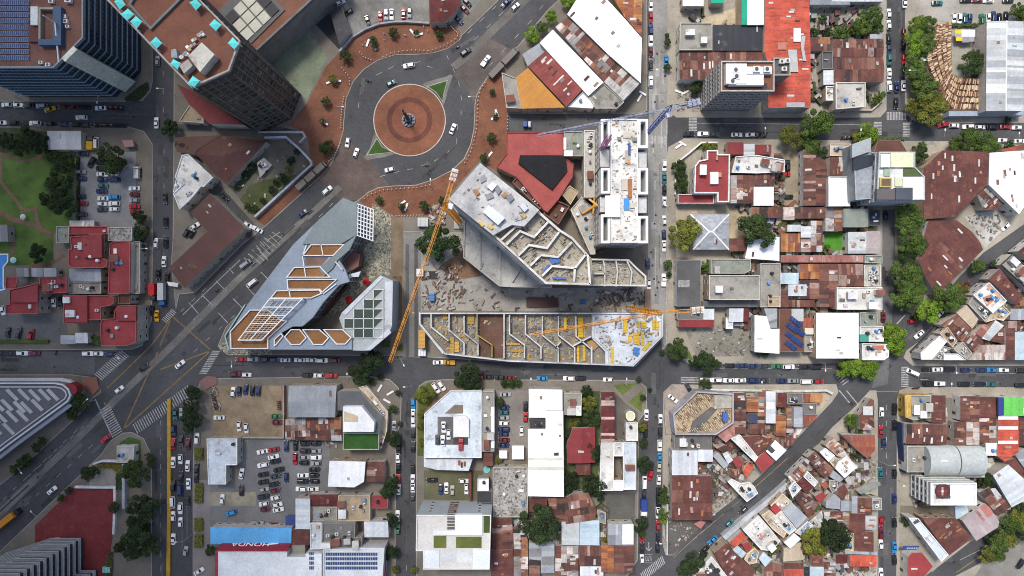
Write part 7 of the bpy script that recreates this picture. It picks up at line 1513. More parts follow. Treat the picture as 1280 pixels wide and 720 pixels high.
# ---------------------------------------------------------------- vehicles
GL=(.012,.014,.018)
def carproto(kind,L,Wd,H,belt,cb,cr_,hood,name):
    mb=MB(); w=Wd/2; c=(1,1,1); st=[]
    for i in range(13):
        t=i/12; x=-L/2+L*t; e=min(t,1-t); ww=w*(1-.16*max(0,1-e/.1)**2); zt=belt-(belt-hood)*max(0,(x-cb[1])/(L/2-cb[1]+1e-6))-.16*max(0,1-e/.07)**2
        st.append((x,ww,zt))
    rings=[[(x,-ww*.93,.24),(x,-ww,.5),(x,-ww*.98,zt-.14),(x,-ww*.84,zt),(x,0,zt+.03),(x,ww*.84,zt),(x,ww*.98,zt-.14),(x,ww,.5),(x,ww*.93,.24)] for x,ww,zt in st]
    for A,B in zip(rings,rings[1:]):
        for j in range(8): mb.face([A[j],B[j],B[j+1],A[j+1]][::-1],c)
    mb.face(rings[0],c); mb.face(rings[-1][::-1],c)
    b0,b1=cb; r0,r1=cr_; wb=w*.9; wr=w*.7; zb=belt-.03
    base_=[(b0,-wb,zb),(b1,-wb,zb),(b1,wb,zb),(b0,wb,zb)]; top=[(r0,-wr,H-.05),(r1,-wr,H-.05),(r1,wr,H-.05),(r0,wr,H-.05)]; m_=[( (r0+.1),-wr*.82,H),((r1-.1),-wr*.82,H),((r1-.1),wr*.82,H),((r0+.1),wr*.82,H)]
    for i in range(4):
        j=(i+1)%4; mb.face([base_[i],base_[j],top[j],top[i]],c); mb.face([top[i],top[j],m_[j],m_[i]],c)
    mb.face(m_,c)
    if kind=='p': mb.box(-L/2+.15,-w*.8,belt+.015,b0-.12,w*.8,belt+.03,(.1,.1,.1)); mb.box(-L/2+.05,-w*.95,belt-.05,b0-.05,-w*.82,belt+.22,c); mb.box(-L/2+.05,w*.82,belt-.05,b0-.05,w*.95,belt+.22,c); mb.box(-L/2,-w*.95,belt-.05,-L/2+.12,w*.95,belt+.22,c)
    body=mesh_of(mb.build("body","car_paint"))
    def quad(a,b,c_,d,nm):
        V_=[Vector(q) for q in (a,b,c_,d)]; ce=sum(V_,Vector())/4; V_=[ce+(q-ce)*.86 for q in V_]; n=(V_[1]-V_[0]).cross(V_[3]-V_[0]).normalized(); 
        if n.dot(ce-Vector(((b0+b1)/2,0,zb)))<0: n=-n
        mb=MB(); mb.face([q+n*.02 for q in V_],GL); return mesh_of(mb.build(nm,"dark_glass"))
    ps=[("body",body,(0,0,0)),("windshield",quad(base_[1],base_[2],top[2],top[1],"windshield"),(0,0,0)),("rear_window",quad(base_[0],base_[3],top[3],top[0],"rear_window"),(0,0,0)),("side_window",quad(base_[0],base_[1],top[1],top[0],"side_window"),(0,0,0)),("side_window",quad(base_[3],base_[2],top[2],top[3],"side_window"),(0,0,0))]
    mb=MB(); mb.tube((0,-.11,0),(0,.11,0),.32,.32,(.02,.02,.022),12); mb.tube((0,-.12,0),(0,.12,0),.18,.18,(.4,.4,.42),10); wh=mesh_of(mb.build("wheel","clean_paint"))
    for x in(-L*.3,L*.31):
        for y in(-w*.9,w*.9): ps.append(("wheel",wh,(x,y,.32)))
    mb=MB(); mb.box(-.06,-.16,-.07,.06,.16,.07,(.8,.8,.78)); hl=mesh_of(mb.build("headlight","clean_paint"))
    for y in(-w*.66,w*.66): ps.append(("headlight",hl,(L/2-.06,y,.62)))
    return name,ps
PRO={'s':carproto('s',4.5,1.8,1.45,.93,(-1.62,1.0),(-.95,.2),.78,"sedan"),'h':carproto('h',4.0,1.74,1.5,.95,(-1.95,.9),(-1.45,.1),.8,"hatchback"),'u':carproto('u',4.65,1.92,1.76,1.08,(-2.2,1.05),(-1.8,.3),.95,"suv"),'p':carproto('p',5.2,1.9,1.76,1.0,(-.55,1.3),(-.35,.6),.92,"pickup"),'v':carproto('v',4.9,1.9,2.0,1.2,(-2.35,2.0),(-2.25,1.3),.95,"van")}
PC={'w':('white',(.74,.74,.73)),'g':('silver',(.3,.31,.32)),'k':('black',(.014,.015,.018)),'b':('dark blue',(.02,.035,.11)),'r':('red',(.4,.014,.02)),'m':('maroon',(.13,.012,.018)),'t':('teal',(.02,.13,.14)),'l':('light blue',(.02,.22,.48)),'y':('orange yellow',(.6,.3,.01)),'e':('beige',(.48,.43,.33)),'n':('green',(.03,.16,.07)),'d':('dark grey',(.05,.052,.056))}
TN={'s':'sedan','h':'hatchback','u':'SUV','p':'pickup','v':'van'}
CC=[0]; SEEN={}
def vehicle(x,y,ang,ty,co,label,group=None,z=.016):
    nm,ps=PRO[ty]; w=W(x,y,.7); o=empty(nm,(w.x,w.y,z),math.radians(ang)); tag(o,label,{'s':'car','h':'car','u':'car','p':'pickup','v':'van'}[ty],group); CC[0]+=1
    c=PC[co][1]; k=random.uniform(.85,1.08) if co!='w' else random.uniform(.92,1.05)
    for n,me,loc in ps:
        q=bpy.data.objects.new(n,me); q.location=loc; q.color=(c[0]*k,c[1]*k,c[2]*k,1); link(q,o)
def zat(x,y): return .016
def cars(desc,ang,s,one=False,z=.016):
    it=[]
    for t in s.split():
        h,_,a=t.partition('@'); i=0
        while h[i].isalpha(): i+=1
        cd=h[:i]; x,y=[float(v) for v in h[i:].split(',')]; it.append((x,y,cd,float(a) if a else ang))
    xs=[i[0] for i in it]; ys=[i[1] for i in it]; hor=max(xs)-min(xs)>=max(ys)-min(ys); it.sort(key=lambda i:i[0] if hor else i[1])
    cnt={}; tot={}
    rows=[]
    for x,y,cd,a in it:
        ty=cd[0] if len(cd)==2 else random.choice('sshhu'); co=cd[-1]; key=PC[co][0]; rows.append((x,y,a,ty,co,key)); tot[key]=tot.get(key,0)+1
    for n,(x,y,a,ty,co,key) in enumerate(rows):
        cnt[key]=cnt.get(key,0)+1; nn=key+' '+{'p':'pickup','v':'van'}.get(ty,'car')
        if len(rows)==1: lab="%s %s"%(nn,desc)
        elif tot[key]==1: lab="only %s %s"%(nn,desc)
        else: lab="%s %s from %s %s"%(ORD[cnt[key]-1],nn,'left' if hor else 'top',desc)
        if len(lab.split())>16: print("LONG",len(lab.split()),lab)
        vehicle(x,y,a+random.choice((0,180))+random.uniform(-2,2),ty,co,lab,("cars "+desc) if len(rows)>1 else None,z)
random.seed(99)
cars("below the glass tower kerb",0,"w8,131 w22.5,131.5 k36,132 g52,132.5 y62.5,136.5@20 m80,134 m93,134 k105,134 w125.5,135")
cars("on the south kerb facing the park",0,"w2,153.5 k16,154 k30,154.5 w44,154 k61,155 b80,155.5 k94,156 k107,156.5")
cars("driving on the street below the glass tower",0,"w102,147")
cars("driving up the street beside the brown tower",90,"w195.5,153.5 g197,76")
cars("on the narrow street by the dark red warehouse",90,"d206,248 k207,278 w195,304.5 k207,303 w205,327 k197.5,343 k209,346 k190,388 y196,395")
cars("in the left column of the park car park",0,"d104,192 g101,215 b101,223 d101,245.5 r103,254 d102,268",z=.17); cars("turning inside the park car park",60,"k115,203",z=.17)
cars("in the middle column of the park car park",0,"k127,203 k126,210.5 w128,218 b128,224.5 t129,232 b127,239 w129,248 w128,255 d128,262",z=.17)
cars("in the second middle column by the park tree",0,"w142,217 b143,224.5 l143,246.5 w143,254.5 w143,261.5",z=.17); cars("in the right column of the park car park",0,"w168,235.5 m168,243 g168,250.5 r168,258 r169,265",z=.17)
cars("beside the yellow truck box",90,"vw121,179",z=.17)
cars("in the walled lot below the red houses",80,"w4,388@100 k10,416 d24,416 r39.5,418",z=.17); cars("in the forecourt of the stepped red house",90,"w67.5,378 k76,378",z=.17)
cars("west of the striped crossing by the showroom",0,"k3,441.5 k15.5,441.5 w28,441.5 m43,441.5 w110,442 w122,442 b137,442.5")
cars("driving across the yellow box junction",38,"k180,459.5 w149,487 w225,455.5"); cars("at the diagonal crossing below the junction",38,"r132,548.5"); cars("on the lower avenue near the red court",38,"w65,613")
cars("circling the roundabout",0,"w511,82@8 t489,104@28 w566,161@68 w487,212@12 w445,191@70 w434.5,178@80 k582,65@35")
cars("on the upper avenue above the roundabout",45,"pw607,76@55 b632,4 w644,8.5"); cars("on the avenue by the vacant lot",40,"w409,238 b378.5,267")
cars("leaving the lane beside the dark red warehouse",-30,"w310,281 w322,287 m309,291@-60"); cars("in the lane behind the dark red warehouse",-45,"k280,246",z=.16)
cars("on the avenue beside the orange terraces",38,"vg307,330 vw315,354")
cars("in the small yard by the dark red warehouse",50,"w243.5,283@35 d234,290@60 k240,292@60",z=.16)
cars("in the row below the orange roof terraces",0,"r301,449 g316,449 d329,449 b344,449.5 w356,450 w374.5,450 w389,450 w403,450.5 m418,450.5")
cars("on the kerb above the dirt car park",0,"m294.5,467.5 w308,468.5 k383,469 w398,469.5 pr414,469.5")
cars("on the left kerb of the inner street",90,"pg493,534 k498,561 w497.5,573 k498,585 r498,599 w498,611.5 w497,645 n497.5,662")
cars("on the right kerb of the inner street",90,"l516.5,504.5 w516.5,518 w516.5,527 k516.5,541 k516.5,558.5 k516,587 w516,600 w516,609 d516,620")
cars("on the clinic corner forecourt",-55,"w545,485 w552,482",z=.16); cars("below the zigzag construction walls",0,"w548,453 py561,453")
cars("on the kerb above clinic parking strip",0,"r599,472 k610,471.5 k624.5,472 m638,472.5"); cars("on the kerb above the long white hall",0,"l678,473 w711,473 k725.5,473 w760,474.5")
cars("on the left kerb of pale street lower half",90,"w808,519 m807,531 k807,542.5 r813,593.5@80 vw805.5,603 k805,618 w806,645 r803,671 k802.5,685.5 w802.5,698")
cars("on the right kerb of pale street lower half",90,"w825.5,524 k825.5,539 w824.5,557 l824.5,573 e824,584 w823.5,600 k823,614 k823,627 w822.5,641 r822.5,656.5 k822.5,671 k822,685")
cars("on the left kerb by the white warehouses",90,"w813.5,8 r813.5,22 b813.5,37 w813.5,51 m813.5,64.5 k813.5,81 w813.5,102"); cars("opposite the white warehouse kerb",90,"l833,76")
cars("on the kerb facing the long white tower",90,"w830.5,207 t830.5,223.5 k830.5,238 w830.5,252 w830.5,275.5 b830,293 w830,307.5 pw829.5,350"); cars("at the concrete rooms by pale street",90,"b809.5,329 w811,356",z=.16)
cars("on the north street kerb by the red parapet house",0,"k861,167.5 w879,167.5 d892,168 w921,168.5 w938,168.5 k951,168.5")
cars("below the long silver warehouse",0,"r1179,156@10 w1193,157 w1210,158.5 w1225.5,159 k1241,159 r1257,158.5 w1271,159.5"); cars("on the street edge by the white sheet roof",0,"w1253,175.5 w1275,176.5")
cars("on the left kerb of the top right street",90,"w1111,17 w1111,31 k1111,48 b1111.5,62 t1111.5,74.5 w1111.5,92 w1111.5,108"); cars("on the right kerb of the top right street",90,"w1131,3 m1129.5,42 k1129.5,54.5 r1130,74 d1129.5,89.5 w1129.5,107 b1121,109 k1120,129")
cars("in the car park row above the pergola",90,"w1192,23 w1198.5,24 t1205,23.5 b1212,23.5 n1227,24.5 w1235,22.5 b1241.5,21.5 k1249,22.5 k1257,21.5",z=.17); cars("at the very top of pergola car park",0,"t1171.5,4 k1207,0.5 m1221,0.5 w1235,1 k1260,1",z=.17)
cars("in the car park row behind the plaza wall",90,"k459.5,25.5@110 r475.5,21 g483,18.5 w489.5,18 r504.5,17 g512,16",z=.17); cars("at the left edge of the top car park",30,"w425.5,3.5 k435.5,15.5",z=.17); cars("on the avenue pavement by the dome pavilion",-45,"b573,25 m581,12 k584,3.5",z=.17)
cars("in the top row of the dirt car park",85,"w291.5,490 b299,489 b307,487 k315.5,488.5 b323,488",z=.17); cars("in the middle of the dirt car park",95,"w299,533 w308,535.5",z=.17); cars("at the sides of the dirt car park",0,"w274,522 n345.5,520.5 m347,528",z=.17)
cars("in the first column of the big asphalt car park",10,"w328,564.5 w329,581 k329,593 k329,602.5 g330,611.5 k329.5,620.5 w330,629.5 m332,636.5",z=.17)
cars("in the second column of the big asphalt car park",12,"r342.5,562 w342,571 k344,576.5 k348.5,587 d345,595 k343,605 m344.5,613 w344.5,622 w347,630.5 w348,637",z=.17)
cars("standing upright in the big asphalt car park",90,"b358,557.5 k369.5,557 r369,573.5 b358,597",z=.17)
cars("in the third column of the big asphalt car park",0,"k382,554.5 k382,563.5 g381.5,571.5 k380,578.5 w379,594 k378.5,601.5 w377,611",z=.17); cars("in the fourth column of the big asphalt car park",0,"k395.5,554.5 g395,563.5 w395,571.5 g395,579 k393.5,587 k393,594 k393,601.5 w391.5,611",z=.17)
cars("in the yard beside the white blue shop",80,"w302,592 k302,613@90 w278,624@85 l289,641@20",z=.17); cars("against the bright blue roof",0,"pg322,654 r341.5,656",z=.17); cars("below the dealer entrance tree",30,"w249,714",z=.15)
cars("in the left lane of the jam by the barrier",90,"t219,518 b217,538 r216.5,554.5 w216.5,578 k216.5,606.5 vw216,628 w216.5,645.5 w216.5,674")
cars("in the middle lane of the jam",90,"g227,517 d226.5,551 w225.5,574 k226,596 vb225.5,613 w225.5,635.5 w225.5,653 g232,689@80"); cars("in the right lane of the jam",90,"w235.5,508 m235,554.5 w234.5,582.5 w235.5,605 k234.5,627")
cars("parked between the olive hedges",90,"w246.5,548 k246,585 k245.5,597",z=.15)
cars("in the left column of clinic parking strip",0,"g632,493 b631,509 t630,515.5 g630,522 w630,529 b630,536.5 b629.5,542.5 m630,550 b630,556.5",z=.17); cars("in the right column of clinic parking strip",90,"k657,508 r657,521.5 w652,539",z=.17)
cars("in the yard below the courtyard clinic",90,"b551,612 w558,610 e565.5,613 w579.5,601@0 w583,611.5 k540,600@0",z=.17)
cars("on the right kerb of the lower diagonal street",40,"d929,638.5 t912,653.5 l891,675 k880.5,687.5")
cars("on the north kerb below the big blank roof block",0,"k912,457 b928,457 b941.5,457.5 d954,457.5 n971.5,458 w986,458.5 k1005,458.5 k1019.5,458.5"); cars("on the south kerb above the rust rows",0,"w882,475 w895.5,475 w911,475.5 w925.5,475.5 b942,475.5 d955,475.5 b978,476 g991,476 vw1008,477 r1023,477")
cars("on the corner terrace by the rafters",-50,"k860,484@-60 w841,498@-40",z=.55)
cars("on the kerb below the pale striped roof",0,"k1159,462 w1172.5,462 k1186,462 b1207.5,462.5 b1227.5,462.5 l1240.5,462.5 w1255,462.5 k1277,463"); cars("on the kerb above the yellow fronted house",0,"k1161,479.5 w1174,479.5 k1205,480 k1224,480.5 t1239,480.5 k1276,481.5"); cars("turning at the sharp street corner",-25,"vw1140.5,465.5")
cars("on the left kerb of the side street",90,"w1102,515.5 r1101,539 b1104.5,554.5 t1100.5,591 r1101,652 m1101,667 w1101,680.5 w1101,717"); cars("on the right kerb of the side street",90,"k1118,511.5 k1118,531 k1118,593 b1118,623 k1118,653 l1118,684.5 k1118,699.5")
cars("on the diagonal street by the market roof",42,"w1149,418 r1141,401@10 w1174,393 m1208,357 k1231,335.5 w1257,283.5"); cars("at the slab tower end of tree street",90,"b1107,269"); cars("beside the white clutter terrace",90,"m1104,396")
cars("in the brown yard among rust roofs",0,"r982,218 k984.5,207@90 k985.5,246",z=.17); cars("in the bottom right paved yard",60,"k1275,705",z=.17)
cars("inside the clinic courtyard",90,"w557,529 w563,538 w556,545.5 d549.5,544 r578,550",z=8.2)
def truck(label,x,y,ang,L,boxc,cabc,Hh=3.2,name="truck",cat="truck",z=.016,cabL=1.9,seg=1,Wd=2.4):
    w=W(x,y,1.5); o=empty(name,(w.x,w.y,z),math.radians(ang)); tag(o,label,cat)
    n=seg; bl=(L-cabL-.4-.5*(n-1))/n
    for i in range(n):
        x0=-L/2+i*(bl+.5); mb=MB(); mb.box(x0,-Wd/2,.8,x0+bl,Wd/2,Hh,boxc); 
        for k in range(int(bl/1.2)): mb.box(x0+.3+k*1.2,-Wd/2+.08,Hh,x0+.38+k*1.2,Wd/2-.08,Hh+.05,tuple(v*.75 for v in boxc))
        b=mb.build("cargo_box" if n==1 else "carriage","clean_paint",o)
    mb=MB(); c0=L/2-cabL; mb.box(c0,-1.1,.5,L/2,1.1,1.5,cabc); mb.prism([(c0,-1.05),(L/2-.35,-1.05),(L/2-.35,1.05),(c0,1.05)],1.5,2.4,cabc); mb.build("cab","clean_paint",o)
    mb=MB(); mb.face([(L/2-.02,-.95,1.52),(L/2-.02,.95,1.52),(L/2-.33,.95,2.3),(L/2-.33,-.95,2.3)],GL); mb.build("windshield","dark_glass",o)
    for xx in (-L/2+1.2,-L/2+L*.55,L/2-.9):
        for yy in(-1,1): mb=MB(); mb.tube((xx,yy-.15,.45),(xx,yy+.15,.45),.45,.45,(.02,.02,.02),10); mb.build("wheel","clean_paint",o)
    mb=MB(); mb.box(-L/2,-.5,.5,L/2-.3,.5,.8,(.05,.05,.05)); mb.build("chassis","clean_paint",o)
truck("red box truck by the left kerb of narrow street",191.5,365,-90,6.8,(.5,.02,.02),(.03,.04,.05)); truck("silver box truck with blue cab on narrow street",203,368,-90,9.2,(.42,.44,.46),(.03,.1,.35),3.3)
truck("yellow box truck at the top of park car park",113.7,179,90,5.6,(.58,.33,.01),(.1,.1,.1),2.8,z=.17); truck("long orange trailer truck on the lower left avenue",3,655,39,18,(.55,.22,.02),(.02,.02,.025),3.4)
truck("blue lorry with a white cab on the plaza street",659,155.5,0,3.4,(.05,.1,.3),(.5,.55,.6),2.4,cabL=1.3,Wd=2); truck("blue truck with white cab on the pale street",804.5,634,-90,7,(.02,.05,.22),(.7,.7,.7))
truck("grey articulated bus parked on the brick pavement by vacant lot",390,220,-318,15.5,(.2,.18,.15),(.19,.17,.145),3.0,"bus","bus",.16,1.0,3); truck("grey articulated bus beside the white warehouse corner",630,79,46,16,(.15,.135,.125),(.15,.14,.13),3.0,"bus","bus",.16,1.0,2)
truck("narrow white minibus at the park car park edge",171.5,215.5,90,5,(.6,.58,.52),(.6,.58,.52),2.4,"bus","bus",.17,1,1,1.9)
# motorcycles
mb=MB(); mb.tube((0,-.05,.3),(0,.05,.3),.3,.3,(.02,.02,.02),10); WHL=mesh_of(mb.build("wheel","clean_paint"))
mb=MB(); mb.bar((-.6,0,.45),(.35,0,.6),.28,(1,1,1)); mb.bar((.0,0,.8),(.4,0,.85),.34,(1,1,1)); mb.bar((.62,0,.3),(.42,0,1.0),.1,(.2,.2,.2)); mb.bar((.4,-.38,1.02),(.4,.38,1.02),.07,(.1,.1,.1)); BIKE=mesh_of(mb.build("frame","car_paint"))
mb=MB(); mb.bar((-.75,0,.82),(-.02,0,.8),.3,(.02,.02,.02)); SEAT=mesh_of(mb.build("seat","clean_paint"))
def bikes(label,x0,y0,x1,y1,n,ang,z=.016,group=None):
    for i in range(n):
        t=(i+.5)/n; w=W(x0+(x1-x0)*t,y0+(y1-y0)*t); o=empty("motorcycle",(w.x,w.y,z),math.radians(ang+random.uniform(-8,8))); tag(o,label if n==1 else "%s %s%s"%(ORD[i],label," from the left" if x1-x0>y1-y0 else " from the top"),"motorcycle",group or ("motorcycles: "+label.split(" in ")[-1] if n>1 else None))
        q=put(BIKE,o,(0,0,0)); q.color=(*random.choice(((.02,.02,.02),(.3,.02,.02),(.03,.04,.12),(.35,.35,.35),(.02,.02,.02))),1); put(WHL,o,(-.62,0,0)); put(WHL,o,(.62,0,0)); put(SEAT,o,(0,0,0))
bikes("motorcycle in the tight kerb row north of the car park gate",119,157,160,157.5,18,80); bikes("motorcycle in the short kerb row below the glass tower lawn",136,135,156,136,9,80); bikes("motorcycle at the kerb below the slab tower crossing",1050,173,1065,172,7,80); bikes("motorcycle by the left wall of the dirt car park",266,488,272,512,9,10,.17)
bikes("motorcycle riding on the avenue near orange terraces",271,362,273,364,1,40); bikes("motorcycle rounding the lower roundabout lane",532,207,535,207,1,15); bikes("motorcycle on the plaza right of the roundabout exit",571,59,573,60,1,30); bikes("motorcycle row beside the grey metal warehouse",349,500,350,512,5,5,.17); bikes("motorcycle parked by the showroom corner street",70,441,72,441,1,80); bikes("motorcycle row on kerb at the oval tree corner",1140,484.5,1148,484.5,3,20,.16)
# ---------------------------------------------------------------- bollards, benches, lamps, people-scale things
mb=MB(); mb.tube((0,0,0),(0,0,.85),.13,.11,(.62,.61,.58),8); mb.tube((0,0,.85),(0,0,.97),.13,.05,(.62,.61,.58),8); BOL=mesh_of(mb.build("bollard","clean_paint"))
def bollards(label,a,n,off=0):
    p=[Vector(q) for q in pts(a)]; seg=[(p[i+1]-p[i]).length for i in range(len(p)-1)]; tot=sum(seg)
    for k in range(n):
        s=(k+.5)/n*tot
        for i,l in enumerate(seg):
            if s<=l: q=p[i].lerp(p[i+1],s/l); break
            s-=l
        w=W(q.x,q.y); o=bpy.data.objects.new("bollard",BOL); o.location=(w.x,w.y,.14); o.scale=(1.6,1.6,1.25); link(o); tag(o,"%s bollard from the %s, %s"%(ORD[k],"left" if abs(p[-1].x-p[0].x)>abs(p[-1].y-p[0].y) else "top" if p[0].y<p[-1].y else "bottom",label.replace("white bollard ","").replace("small stone ","among small stones ")),"bollard",label)
bollards("white bollard along the upper left roundabout kerb",[427,162,427,150,428.5,132,431,120],13); bollards("white bollard in the curve beside the upper plaza trees",[477,73,490,67,505,64.5,520,63.5,536,64.5,552,59.5,568,51,574,44],20); bollards("white bollard in the small hooked row left of plaza",[449,65,455,72,466,76],6); bollards("white bollard along the left plaza trees",[427,84,433,92,437,97,438,108],7)
bollards("white bollard on the west kerb below the buses",[426,178,423,186,417,197,411,203],9); bollards("white bollard along the right plaza kerb of the roundabout",[608,102,601,112,598,122,597,140,596,160,592,180,586,196,580,206],22); bollards("white bollard along the lower plaza kerb of the roundabout",[454,250,464,243,478,238,495,236.5,520,235,540,231],17); bollards("white bollard in the row between plaza and street",[634.5,144,634.5,164],5); bollards("white bollard at the lower plaza back edge",[494,270,530,269],10); bollards("white bollard in the upper right plaza corner",[563,33,568,38,573,44],6)
bollards("small stone on the brick plaza near the plant benches",[446,62,475,41,500,49,520,34,560,34,440,60],9)
mb=MB(); mb.box(-1.4,-.25,.35,1.4,.25,.5,(.72,.71,.68)); mb.box(-1.2,-.2,0,-1,.2,.35,(.5,.5,.48)); mb.box(1,-.2,0,1.2,.2,.35,(.5,.5,.48)); BEN=mesh_of(mb.build("bench","clean_paint"))
def bench(label,x,y,a,s=1): w=W(x,y); o=bpy.data.objects.new("bench",BEN); o.location=(w.x,w.y,.145); o.rotation_euler=(0,0,math.radians(a)); o.scale=(s,s*1.4,1); link(o); tag(o,label,"bench")
for i,(x,y,a,n) in enumerate(((516,41,-50,"west bench of the pair by the planter above the roundabout"),(524,44,20,"east bench of the pair by the planter above the roundabout"),(460,54,70,"bench beside the double tree on upper plaza"),(468,59,-60,"bench below the double tree on upper plaza"),(413,103,20,"bench by the yellow tree on the left plaza"),(422,101,-10,"second bench right of the left plaza yellow tree"),(406,154,-30,"bench at the low left plaza tree"),(617,146,60,"bench beside the middle tree of right plaza"),(621,142,-70,"bench right of the middle tree on right plaza"),(612,194,50,"bench at the lowest tree of right plaza"),(503,254,35,"bench above the lower plaza middle tree"),(508,259,70,"bench right of the lower plaza middle tree"),(848,183,35,"bench on the corner below the north crossing"),(853,180,-30,"second bench on the corner below the north crossing"),(799,123,60,"bench by the warehouse south tip"),(803,117,-30,"second bench by the warehouse south tip"),(475,485,60,"white bench on the chamfered office pavement"),(488,491,30,"second white bench on the chamfered office pavement"),(484,501,-30,"third white bench on the chamfered office pavement"),(848,115,-20,"bench below the brick tower yard"),(856,116,25,"second bench below the brick tower yard"))): bench("white stone "+n,x,y,a,1.15)
def lamp(label,x,y,a,h=8,arm=2.2):
    w=W(x,y); o=empty("street_lamp",(w.x,w.y,.1),math.radians(a)); tag(o,label,"street lamp"); mb=MB(); mb.tube((0,0,0),(0,0,h),.11,.07,(.35,.35,.34),8); mb.bar((0,0,h),(arm,0,h+.3),.09,(.35,.35,.34)); mb.build("pole","clean_paint",o); mb=MB(); mb.box(arm-.1,-.2,h+.2,arm+.8,.2,h+.4,(.7,.7,.7)); mb.build("lamp_head","clean_paint",o)
for x,y,a,n in ((36,128,-90,"beside the white cars below glass tower"),(137,127,-90,"near the motorcycle row below glass tower"),(218,118,180,"on the kerb below the brown tower"),(217,300,180,"beside the dark red warehouse street"),(189,312,0,"east of the long red slab"),(300,447,-90,"at the orange terrace corner"),(440,472,90,"left of the chamfered office"),(517,480,180,"at the clinic garden corner"),(663,478,90,"above the long white hall"),(779,478,90,"above the driveway triangle lawns"),(834,350,180,"beside the asphalt roof deck"),(834,260,180,"beside the hipped villa yard"),(808,95,0,"beside the big white warehouse"),(947,174,90,"by the small red roof kerb"),(1165,176,90,"by the market corner"),(1255,180,90,"by the white sheet roof corner"),(1130,96,180,"under the pergola tree row"),(1063,176,90,"above the small beige house row"),(943,482,90,"above the rust row"),(1020,452,-90,"below the big blank white roof"),(1179,455,-90,"below the small white pavement roof"),(1173,484,90,"above the maroon ribbed roof"),(1096,575,0,"beside the stone yard"),(1123,600,180,"beside the navy street wall"),(828,670,180,"beside the triangle yard"),(541,236,90,"on the lower roundabout kerb"),(427,140,0,"on the left roundabout kerb"),(596,128,180,"on the right roundabout kerb"),(119,500,40,"at the lower avenue crossing island"),(157,440,-40,"at the upper avenue crossing corner"),(40,578,-50,"on the lower avenue showroom side"),(62,637,130,"on the lower avenue court side"),(240,668,180,"beside the olive hedge verge"),(505,447,-60,"at the concrete lane mouth")):
    lamp("grey street lamp "+n,x,y,a)
for i in range(11): pass
# a water tower tank group and small stalls
def hut_(label,q,hh,c,rc): 
    p=cw(wp(q,hh)); cx=sum(a for a,b in p)/len(p); cy=sum(b for a,b in p)/len(p); o=empty("kiosk",(cx,cy,.12)); tag(o,label,"kiosk"); w=[(a-cx,b-cy) for a,b in p]; mb=MB(); mb.prism(inset(w,.25),0,hh-.2,c); mb.build("wall","render_wall",o); mb=MB(); mb.prism(w,hh-.2,hh,rc); mb.build("roof","painted_sheet",o)
hut_("pink fabric kiosk on the brown pavement by the car park",[152,175,166,175,168,183,156,184],2.6,(.3,.25,.22),(.34,.2,.2)); hut_("white kiosk roof in the clinic parking strip bottom",r(624,563,634,573),2.6,(.5,.5,.48),(.74,.74,.72)); hut_("white square carport roof beside the white hall lot",r(640,557,655,574),2.8,(.5,.5,.48),(.76,.76,.76)); hut_("pink tarpaulin stall in the dark triangular yard",[867,655,876,650,882,653,876,661],2.4,(.2,.2,.2),(.4,.16,.14)); hut_("brown brick corner stage at the junction crossing",[102,475,112,471,121,472,124,486,117,493,106,485],.6,(.22,.1,.07),(.24,.1,.07)); hut_("blue tarp cover next to the bright blue roof",r(357,645,369,658),2.6,(.1,.1,.2),(.03,.06,.2)); hut_("brick red paved corner podium above the dirt car park",[249,477,258,470,271,471,271,480,257,487],.4,(.2,.1,.09),(.22,.11,.1))
hut_("white shade awning of the narrow lane kiosk",[209,352,223,354,222,359,211,357],2.5,(.4,.4,.4),(.7,.7,.68)); hut_("rubble walled brown hut among the construction drive",r(806,361,813,386),2.5,(.3,.25,.2),(.16,.1,.07))
random.seed(5)
def rubble(label,q,n,zs=.15,cs=((.34,.32,.29),(.2,.18,.16),(.26,.19,.14),(.42,.41,.39),(.1,.1,.1),(.14,.12,.1),(.22,.2,.17))):
    p=cw(wp(q)); xs=[a for a,b in p]; ys=[b for a,b in p]; mb=MB()
    for _ in range(n):
        x,y=random.uniform(min(xs),max(xs)),random.uniform(min(ys),max(ys))
        if inside(p,x,y): mb.obox(x,y,zs,random.uniform(.25,1.5),random.uniform(.2,.8),random.uniform(.1,.7),random.uniform(0,3),random.choice(cs))
    o=mb.build("rubble","clean_paint"); tag(o,label,"rubble",None,'stuff')
for l,q,n in (("loose stones and junk in the debris yard beside rust roof",[890,600,905,600,918,622,890,645],140),("junk and planks in the stone yard of the dense block",[1040,610,1085,570,1095,575,1095,610,1060,612],150),("scrap heaps along the wall of the dirt car park",[266,484,275,484,276,515,266,515],50),("loose debris on the vacant lot",[320,191,357,171,385,203,330,262,290,236],90),("scrap in the dark yard beside triangle block",[834,650,850,652,870,662,850,682,836,682],60),("odds and ends in the yard below the red strip roof",[856,411,942,404,942,443,872,444],110),("junk on the pale concrete market yard",[1207,271,1245,263,1254,285,1231,308],110),("clutter on the white side street yard",[1046,706,1095,706,1095,720,1046,720],50),("yard clutter between the rust patched roof and lawn block",[357,550,427,552,427,560,357,552],40),("grit and boxes behind the brick tower",[846,104,880,104,880,138,846,138],60)): rubble(l,q,n)
NOCL=[wp(q) for q in (r(977,187,1002,257),r(1027,289,1059,314),r(855,409,943,446),r(880,4,930,31),[846,103,880,103,880,140,846,140],r(1123,632,1194,646),[1124,660,1142,660,1180,705,1160,718,1124,692],[834,650,884,642,842,694],r(1180,497,1193,560),r(911,260,936,298),r(845,262,863,322),r(757,616,794,655),[1003,503,1042,490,1022,520,1003,533])]
